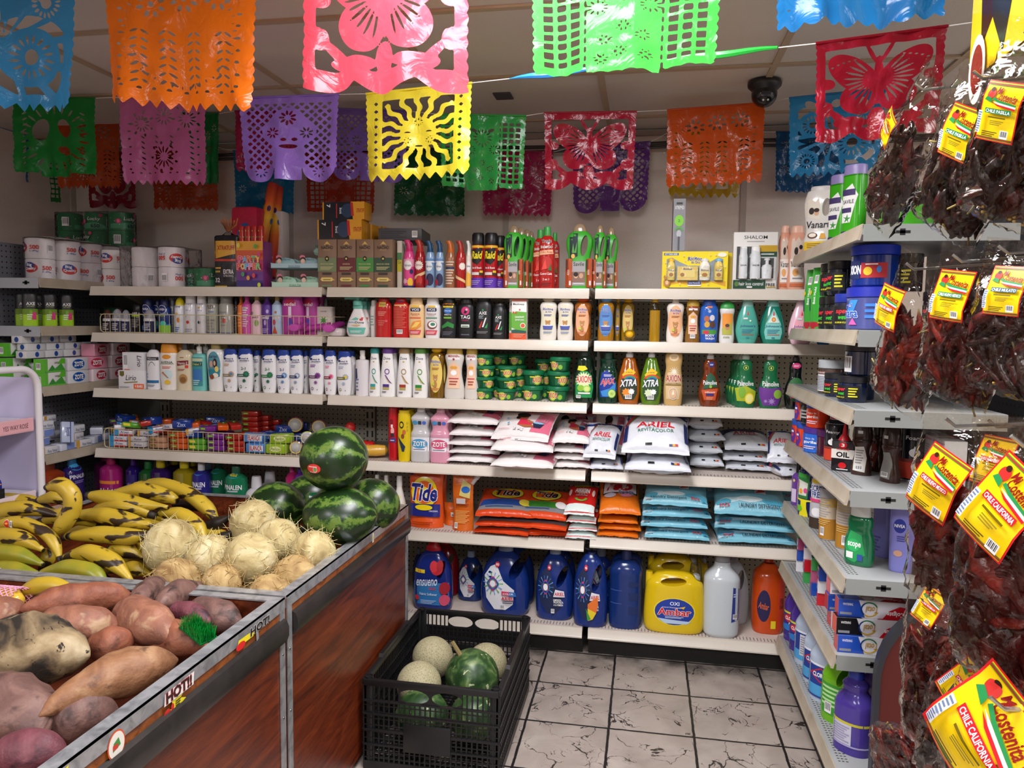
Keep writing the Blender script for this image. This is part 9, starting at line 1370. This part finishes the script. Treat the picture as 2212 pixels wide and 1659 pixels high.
def string(pts,lb):
    b=B(); b.tube([tuple(p) for p in pts],.0013,M('d8d4cc','d'),5); ob('banner_string',b,label=lb,cat='string')
S_=[('blue','3f9ad4',-165,166,-75,-70,236,1.9,'large sky blue banner with cut flowers at the top left corner',0),('leaf','f07818',225,554,-72,-60,238,1.86,'large orange banner with leaf cut-outs, top left',1),('bfly','d84a5a',655,1012,-150,-165,205,1.75,'large coral pink butterfly banner at the top',2),('grid','4ce050',1146,1566,-88,-130,160,1.55,'large bright green banner with square lattice at the top',3),('pink2','2a86d0',1680,2065,-260,-300,58,1.6,'blue scalloped banner cut off by the top right edge',4)]
e=[]
for i,(k,c,xl,xr,tl,tr_,bt,y,lb,sd) in enumerate(S_): e+=list(banner(k,c,xl,xr,tl,tr_,bt,y,lb,.02,0,sd))
string(e,'string holding the five largest banners above the frame')
S_=[('sombrero','1a9038',27,206,210,212,384,2.95,'glossy green banner with a curled middle, left side of the second string',5),('pink','d070a8',257,444,210,208,400,2.85,'pink banner with round flowers behind the large orange one',6),('latt','9a78d8',515,733,212,204,394,2.62,'lilac banner with a diamond lattice and two rounded lobes',7),('sun','e8d83a',790,1020,203,179,388,2.48,'yellow banner with a sun face',8),('bfly','b01c30',1762,2048,94,56,302,2.05,'large crimson butterfly banner at the upper right',9)]
e=[]
for i,(k,c,xl,xr,tl,tr_,bt,y,lb,sd) in enumerate(S_):
    e+=list(banner(k,c,xl,xr,tl,tr_,bt,y,lb,.014,0,sd))
    if i==3: e+=[at(1100,170,1,2.4),at(1290,148,1,2.33),at(1450,128,1,2.25),at(1680,103,1,2.12)]
string([at(-60,213,1,3.0)]+e+[at(2110,47,1,2.0)],'white string carrying the sun banner and the crimson butterfly')
for px0,py0,px1,py1,y0,y1,c,lb in ((1100,170,1292,148,2.4,2.33,'2a7ac0','blue banner rolled up tightly around the string'),(1440,130,1680,103,2.26,2.12,'2aa83c','narrow green banner remnant wound on the string')):
    b=B(); p,q=Vector(at(px0,py0,1,y0-.002)),Vector(at(px1,py1,1,y1-.002)); b.tube([p.lerp(q,t)+Vector((0,0,.002*math.sin(9*t))) for t in np.linspace(0,1,9)],[.001,.005,.008,.01,.01,.009,.008,.006,.004],M(c,'g'),7); ob('rolled_banner',b,label=lb,cat='banner')
S_=[('leaf','c8501c',118,258,262,258,408,3.45,'dull orange banner behind the green one on the third string',10),('pinkx','0f7a38',395,473,245,245,400,3.3,'narrow dark green banner right of the pink one',11),('leaf','a81c4c',507,640,240,238,372,3.2,'crimson banner mostly hidden behind the lilac one',17),('latt','7a5cb0',715,880,234,240,395,3.2,'dim purple lattice banner behind the sun banner',12),('grid','2f9a48',950,1137,247,250,414,2.98,'mid green banner with square lattice beside the sun banner',13),('bfly','b01c38',1175,1376,244,241,412,3.1,'crimson butterfly banner in the centre',14),('leaf','d8581c',1441,1654,238,222,402,3.3,'orange banner with leaf cut-outs right of the centre',15),('blue','2a84b8',1704,1915,212,190,378,3.2,'steel blue banner with a big flower below the dome camera',16)]
e=[]
for k,c,xl,xr,tl,tr_,bt,y,lb,sd in S_: e+=list(banner(k,c,xl,xr,tl,tr_,bt,y,lb,.012,0,sd))
string([at(-50,262,1,3.6)]+e,'white string of the third row of banners')
S_=[('grid','1a7a30',-10,131,286,300,438,3.75,'dark green lattice banner at the far left near the wall',18),('pink2','1c6aa8',-60,62,250,258,392,3.6,'dark blue banner at the left edge in the back row',19),('bfly','8c1830',188,292,330,330,452,3.8,'dark crimson banner hanging low behind the orange one',20),('leaf','b8481c',329,468,318,318,455,3.8,'burnt orange banner low on the wall above the paper rolls',21),('pinkx','1c78a8',503,637,326,328,463,3.8,'teal blue banner behind the confetti cannons',22),('grid','b03a20',659,812,330,330,466,3.8,'brick red banner above the bin bag cartons',23),('pinkx','145c30',851,1005,328,328,468,3.8,'very dark green banner above the pink spray cans',24),('pink','a81c54',1040,1196,328,328,467,3.8,'raspberry banner above the insect sprays',25),('latt','6a3a90',1236,1406,318,306,460,3.8,'deep purple lattice banner against the wall',26),('sun','b89810',1446,1602,285,285,428,3.8,'mustard yellow banner peeking below the orange one',27),('pink2','124e80',1676,1832,285,288,418,3.8,'navy blue scalloped banner behind the steel blue one',28)]
e=[]
for k,c,xl,xr,tl,tr_,bt,y,lb,sd in sorted(S_,key=lambda q:q[2]): e+=list(banner(k,c,xl,xr,tl,tr_,bt,min(y,3.8),lb,.008,0,sd))
string(e,'string of the back row of banners along the wall')
# dome camera
c=at(1652,176,2,CZ); b=B(); b.lathe([(.062,0),(.066,-.008),(.064,-.02),(.05,-.034),(.046,-.04)],M('17181c'),28); b2=B(); b2.loft([[(.05*math.sin(t)*math.cos(a),.05*math.sin(t)*math.sin(a),-.05-.05*math.cos(t)) for a in [2*PI*j/24 for j in range(24)]] for t in np.linspace(.05,PI-.6,12)],M('111216','g')); l=B(); l.box((-.018,-.052,-.072),(.018,-.036,-.05),M('2a2a32','g'),.003)
for s in (-1,1): l.lathe([(.004,0),(.001,.001)],M('c8c8b8','g'),8,T=Matrix.Translation((s*.009,-.044,-.083))@Matrix.Rotation(PI/2+.5,4,'X'))
P('security_camera','camera',[('base',b.out('b')),('turret',b2.out('t')),('lens_window',l.out('l'))]).put(tuple(c),'black dome security camera under the ceiling')
# ======== rack of dried chiles on the right
FILM=film('film_bag','fcf9f4',.04,20)
PODM=[speck('mat_chile_%d'%i,[(.3,a),(.55,c),(.8,d)],14.,4.,1.,(1,1,1),.28,.7,80.) for i,(a,c,d) in enumerate((('2a0c0c','52191a','7c2c28'),('461010','8a2218','b0442a'),('180c0c','341a18','5a2a24')))]
def card(txt,c='c8202c'):
    o=[('r',-1,0,1,1,'d8262c'),('r',-.94,.02,.94,.98,'f0cc14')]
    for y0 in (.03,.93): o+=[('r',-.94,y0,.94,y0+.04,'3a8a3a'),('r',-.94,y0+.012,.94,y0+.03,'b82a28')]
    o+=[('e',-.55,.8,.2,.08,'c8302c'),('e',-.55,.87,.1,.035,'3a2018'),('p',[(-.8,.7),(-.4,.66),(-.45,.74),(-.7,.76)],'2a8a4a'),T('Mi',-.15,.86,.25,.1,'8a1c18',r=-12,b=.05,s=.1),T('Costenita',.3,.77,1.1,.12,'8a1c18',r=-6,b=.05,s=.15),
      ('p',[(-.35,.72),(0,.68),(.9,.64),(.9,.67),(0,.72),(-.3,.76)],'2a8a4a'),('p',[(-.3,.69),(0,.65),(.9,.61),(.9,.64),(0,.68)],'f4f4f0'),('p',[(-.3,.67),(0,.62),(.9,.58),(.9,.61),(0,.65)],'c8202c'),
      ('r',-.6,.49,.75,.575,c),T(txt,.075,.532,1.25,.055,'fff',b=.04),('l',-.35,.41,.9,.05,1,'6a5a10'),('l',-.2,.3,.7,.09,3,'8a7a20'),('r',-.9,.14,-.68,.52,'dce0e8'),('l',-.88,.15,.18,.36,9,'6a7a9a'),('l',-.5,.1,.8,.1,3,'5a4a10'),('c',.45,.1,.4,.14)]
    return o
def chbag(pt,pb,x,w_,label,txt,col=0,n=46,yaw=38,lab=(.5,.30,.62,.0),th=.035,cc='c8202c',hang=True,dx=0,seed=0,fill=.66,lw=.62):
    """bag hung at T, foot at F (points in the plane x), facing the aisle and the camera"""
    T0=Vector(at(*pt,0,x)); F=Vector(at(*pb,0,x+dx)); L_=(T0-F).length; zz=(T0-F).normalized(); f=Vector((-math.cos(R(yaw)),-math.sin(R(yaw)),0)); f=(f-zz*f.dot(zz)).normalized(); xx=f.cross(zz)*-1; xx=zz.cross(f)*-1
    xx=(-f).cross(zz)*1.; m=Matrix((( xx.x,-f.x,zz.x,F.x),(xx.y,-f.y,zz.y,F.y),(xx.z,-f.z,zz.z,F.z),(0,0,0,1)))
    root=ob('dried_chile_bag',None,label=label,cat='bag of chiles'); root.matrix_world=m; rn=random.Random(seed+int(pt[0]))
    def dep(u,v): return th*max(0,1-abs(u)**2.6)**.6*min(1,(v+.02)*9)**.6*(1 if v<fill else max(.12,1-(v-fill)/(1-fill)*1.1))
    def wd(v): return w_/2*(.93+.07*math.sin(min(v,.9)*3))
    b=B()
    for s in (1,-1):
        vs=[];N=24;Mm=30
        for j in range(Mm+1):
            v=j/Mm
            for i in range(N+1):
                u=i/N*2-1; d=dep(u,v)+.006*noise.noise(Vector((u*4,v*11,seed)))*1.6+.004*noise.noise(Vector((u*11,v*22,seed+4)))*2; vs.append((u*wd(v)*(1+.02*math.sin(v*30+seed)),-s*d,v*L_))
        fs=[(j*(N+1)+i,j*(N+1)+i+1,(j+1)*(N+1)+i+1,(j+1)*(N+1)+i) for j in range(Mm) for i in range(N)]; b.add(vs,fs,FILM)
    p=B()
    for k in range(int(n*(1.9 if th<.045 else 1.5))):
        l=rn.uniform(.05,.1); r=rn.uniform(.007,.013) if th<.045 else rn.uniform(.011,.019); u=rn.uniform(-.86,.86); v=rn.uniform(.05,fill-.05); a=max(-1.2,min(1.2,rn.gauss(0,.5))); um=max(.1,.92-(abs(math.sin(a))*l*.5+r)/(w_/2)); u=max(-um,min(um,u)); vm=l*.5*math.cos(a)/L_+.03; v=max(vm,min(fill-vm*.8,v)); dd=dep(u,v)*.55*rn.uniform(-1,1); c0=Vector((u*wd(v)*.95,dd,v*L_)); d=Vector((math.sin(a),rn.uniform(-.08,.08),math.cos(a)))*rn.choice((-1,1)); pts=[c0+d*l*(t-.5)+Vector((.006*math.sin(t*5+k),.003*math.cos(t*4+k),0)) for t in np.linspace(0,1,7)]
        rr=[r*q*(1+.25*rn.uniform(-1,1)) for q in (.35,.9,1,.9,.75,.45,.12)]; rg=[]; tv=d.orthogonal().normalized(); s2=d.cross(tv)
        for i,q in enumerate(pts): rg.append([q+(tv*math.cos(2*PI*j/9)+s2*math.sin(2*PI*j/9)*.55)*rr[i]*(1+.6*noise.noise(Vector((i*1.3,j*1.6,k)))) for j in range(9)])
        p.loft(rg,PODM[col if rn.random()<.8 else (col+1)%3])
        if k%6==0: p.tube([pts[0],pts[0]-d*.02],.0018,M('8a7a3c','d'),5)
    for k in range(14): q=Vector((rn.uniform(-.5,.5)*wd(.05),rn.uniform(-.4,.4)*dep(0,.05),rn.uniform(.02,.07)*L_)); p.tube([q,q+Vector((.004,0,.001))],.0022,M('d8b45a','d'),5)
    o=ob('dried_chiles',p.out('p',0),root,kind='stuff'); ob('clear_bag',b.out('b',0),root)
    if txt:
        c_=B(); lw_=w_*lw; lh=lw_*1.28; ro=R(lab[3]); cx_,cz=(lab[0]-.5)*w_,(lab[2])*L_
        def fm(X,Y,o):
            Y-=lh/2; x_=cx_+X*math.cos(ro)-Y*math.sin(ro); z_=cz+X*math.sin(ro)+Y*math.cos(ro); u=max(-.98,min(.98,x_/wd(z_/L_))); return (x_,-dep(u*.75,min(1,z_/L_))-.0075-o,z_)
        art(c_,card(txt,cc),lw_/2,lh,fm,(lw_/8,lh/8),k='g',eps=.0003); ob('paper_card',c_.out('c',0),root)
    if hang:
        h=B(); T1=T0+Vector((0,0,-.02)); h.tube([T1+Vector((.34-.1,0,.02)),T1+Vector((-.03,0,0)),T1+Vector((-.045,0,.012))],.0028,M('b8b8b4','m'),6); ob('display_hook',h,label='steel hook carrying the '+' '.join(label.replace(',','').split()[:12]),cat='hook')
CB=[((2030,170),(1900,468),.56,.15,'bag of dark dried chiles in the top row, leaning left, farthest','CHILE DE ARBOL',2,50,20,(.22,0,.62,4),.04),
 ((2168,140),(2035,495),.56,.17,'bag of black dried chiles in the top row with a green-striped card','CHILE PASILLA',2,52,34,(.5,0,.66,8),.04,'1c7a4a'),
 ((2292,50),(2155,478),.55,.17,'bag of black dried chiles in the top row cut by the frame','CHILE PASILLA',2,52,34,(.4,0,.6,6),.04,'1c7a4a'),
 ((2010,560),(1935,872),.56,.165,'bag of bright red dried chiles in the second row','CHILE DE ARBOL',1,60,28,(.25,0,.66,7),.04),
 ((2120,540),(2052,862),.57,.16,'bag of dark red chiles in the second row with an orange card','CHILE NUEVO MEXICO',0,52,34,(.42,0,.72,8),.04,'1c7a4a'),
 ((2225,520),(2165,850),.6,.15,'bag of black chiles at the right edge of the second row','CHILE MULATO',2,50,34,(.5,0,.7,5),.04,'2a5a6a'),
 ((2110,895),(2055,1320),.52,.2,'large bag of dark red chile pods with a bright yellow card in the third row','CHILE NUEVO MEXICO',0,64,30,(.4,0,.66,-14),.045,'c8202c'),
 ((2028,1215),(2012,1615),.58,.14,'narrow bag of black-red chiles in front of the brown panel','CHILE GUAJILLO',0,52,30,(.56,0,.78,-16),.04),
 ((2275,930),(2185,1490),.48,.2,'big crinkled bag of dark chiles in front at the right edge','CHILE CALIFORNIA',0,66,26,(.42,0,.72,-20),.05),
 ((2130,1420),(2040,1700),.58,.16,'bag of black chiles in the bottom row, card half hidden','CHILE PASILLA',2,44,30,(.5,0,.82,-18),.04),
 ((2235,1500),(2150,1800),.44,.19,'bag at the bottom right with the nearest, largest yellow card','CHILE CALIFORNIA',0,40,28,(.38,0,.7,-22),.045),
 ((2195,900),(2190,1250),.66,.17,'bag of dark chiles behind the large yellow-card bag','CHILE NUEVO MEXICO',0,46,34,(.4,0,.72,-8),.04)]
for i,c in enumerate(CB):
    pt,pb,x,w_,lb,txt,col,n,yaw,lab,th=c[:11]; chbag(pt,pb,x,w_,lb,txt,col,n,yaw,lab,th,c[11] if len(c)>11 else 'c8202c',seed=i,lw=(.38,.4,.38,.42,.42,.4,.42,.38,.42,.45,.56,.4)[i])
chbag((2075,1665),(1905,1625),.64,.15,'bag of dark red pods lying flat in the base of the rack','',0,40,20,th=.04,hang=False,seed=31,dx=-.04)
# header board, back board, side panel and base
b=B(); _,y0,z0=at(2092,178,0,.56); y1=y0-.5; z1=z0+.42; b.box((.56,y1,z0),(.566,y0,z1),M('e6be14','g')); l=B()
def fmh(X,Y,o): return (.56-o-.0003,(y0+y1)/2-X,z0+Y)
art(l,[('r',-1,0,1,1,'e8c018'),('p',[(-.86,.1),(-.9,.35),(-.75,.42),(-.68,.2)],'3a1812'),('p',[(-.5,.02),(-.7,.2),(-.72,.38),(-.55,.5),(-.36,.5),(-.28,.34),(-.4,.2)],'2a2420'),('e',-.52,.36,.14,.1,'8a241c'),('r',-.85,.42,-.6,.52,'e8d8b0'),('r',-.8,.44,-.65,.48,'c8302c'),('p',[(.0,.3),(.2,.25),(.15,.42),(.02,.4)],'2a7a4a'),('e',.1,.5,.1,.08,'c8302c')],.235,.42,fmh,k='g'); l2=B(); art(l2,[('e',-.88,.02,.14,.14,'e8e4dc'),('e',-.88,.02,.1,.1,'8a2a20')],.235,.42,lambda X,Y,o:(.556-o,(y0+y1)/2-X,z0+Y),k='g')
P('header_board','sign',[('printed_panel',l.out('l',0)),('round_badge',l2.out('l2',0))],root=b.out('h')).put((0,0,0),'yellow header board with a stone mortar picture above the chile bags')
b=B(); b.box((.83,.3,.3),(.85,1.75,z1-.1),M('3a2c26','s')); b.box((.80,.34,0),(.86,.38,z1-.1),M('4a4644','m')); b.box((.80,1.66,0),(.86,1.7,z1-.1),M('4a4644','m')); b.box((.57,y0-.06,z0+.1),(.84,y0-.04,z0+.12),M('4a4644','m')); bb_=B(); bb_.box((.59,.3,0),(.79,1.65,.1),M('3a1412','s'))
P('chile_rack','rack',[('frame',b.out('f')),('base_shelf',bb_.out('b'))]).put((0,0,0),'dark metal rack carrying the bags of dried chiles')
def pan(s,dy):
    pr=[(.665,.0),(.665,.5)]+[(.665+.24*(1-math.cos(t)),.5+.24*math.sin(t)) for t in np.linspace(.1,PI/2,10)]+[(1.15,.74),(1.15,0)]
    return [(x+(s if x<1.1 else 0),dy,z-(s if z>.02 else 0)) for x,z in pr]
b=B(); b.loft([pan(.012,2.2),pan(.012,2.222)],M('54160f','s'),sm=False); e=B(); q=pan(0,0)[:13]; q2=pan(.012,0)[:13]
for y_ in (0,): e.loft([[(a[0],2.196,a[2]),(a[0],2.226,a[2]),(c[0]+.001,2.226,c[2]-.001),(c[0]+.001,2.196,c[2]-.001)] for a,c in zip(q,q2)],M('2c2e33'),sm=False)
P('side_panel','panel',[('edge_trim',e.out('e'))],root=b.out('p')).put((0,0,0),'dark red board with a rounded corner and black edging at the end of the shelves')
# ======== lilac display rack at the left edge
WT=M('d6d2d4','g'); x_=-2.2; yb=2.41
b=B(); A0=at(88,1085,0,x_); pts=[(x_,yb,.2),(x_,yb,1.22)]+[(x_,yb-.075*(1-math.cos(t)),1.22+.075*math.sin(t)) for t in np.linspace(.2,PI/2,8)]+[(x_,1.9,1.3)]; b.tube(pts,.013,WT,10); f2=B(); f2.tube([(x_-.28,yb,.2),(x_-.28,yb,1.1),(x_-.28,yb-.08,1.2),(x_-.28,1.9,1.2)],.011,WT,8); pn=B(); pn.box((x_-.006-.24,1.9,.2),(x_-.24,yb-.005,1.2),M('c6c0dc','s')); pn.box((x_-.24,yb-.006,.2),(x_-.01,yb,1.26),M('beb8d4','s'))
pp=[('post_tube',b.out('p')),('post_tube',f2.out('p')),('back_panel',pn.out('p'))]
for k,(zt,txt) in enumerate(((1.115,'YES WAY ROSÉ'),(.845,''),(.62,''))):
    s=B(); s.box((x_-.24,1.9,zt-.012),(x_-.01,yb-.015,zt-.006),WT); s.box((x_-.012,1.9,zt-.05),(x_-.006,yb-.02,zt),M('d8c4c8' if k else 'd8a8ac','s'),.001); st=B()
    if txt: art(st,[('r',-.7,.08,1,.92,'d8a0a6'),T(txt,.2,.5,1.1,.42,'4a3038')],.1,.05,lambda X,Y,o:(x_-.0055+o,yb-.12+X,zt-.05+Y)); pp.append(('shelf_strip',s.out('s'),[('printed_strip',st.out('t',0))]))
    else: pp.append(('shelf_strip',s.out('s')))
P('display_rack','rack',pp).put((0,0,0),'lilac and white display rack with rounded tube frame at the left edge')
pk=lambda c,ops,W,H,D,nm='sanitary_pad_pack': carton(nm,W,H,D,c,ops,k='f',bev=.018,cat='pads')
bl=[('p',[(-.2,.1),(1,.1),(1,.5),(.0,.55)],'6ab83a'),('r',-.1,.22,1,.4,'c82a6a'),('e',-.3,.4,.14,.3,'e8f0f4'),('c',-.9,.02,.4,.12)]
pk('2a96c8',bl,.15,.12,.1).put((-2.27,2.3,.617),'turquoise pad pack with green and pink print on the lilac rack, front one',rz=PI/2-.35); pk('2a96c8',bl,.15,.12,.08).put((-2.35,2.13,.617),'turquoise pad pack with green and pink print on the lilac rack, behind',rz=PI/2-.35)
pk('1c2a80',[('r',-1,0,1,.5,'16171c'),('e',-.4,.15,.1,.1,'3a90d0'),('p',[(.2,.6),(.9,.7),(.5,.9)],'e8883a')],.15,.075,.1).put((-2.28,2.2,.842),'blue and black pad pack on the lilac rack, lower one',rz=PI/2-.3); pk('14151a',[('c',.1,.5,.5,.4),('r',-1,.3,1,.36,'6a6a70')],.14,.07,.09).put((-2.29,2.17,.918),'black pad pack with a barcode on the lilac rack, upper one',rz=PI/2-.2)
b=carton('small_carton',.12,.05,.08,'d4d2d4',[('c',.2,.2,.5,.6)],cat='box'); b.put((-2.3,2.16,1.112),'white carton with a barcode on the top shelf of the lilac rack',rz=PI/2-.1)
b=B()
for i in range(4): b.tube([(0,.03*i,0),(0,.03*i,.09),(0,.03*i+.02,.1)],.002,WT,5)
b.tube([(0,-.02,.05),(0,.12,.05)],.002,WT,5); ob('wire_clip_stand',b,loc=(-2.3,2.1,1.162),label='small white wire stand on the white carton of the lilac rack',cat='stand')
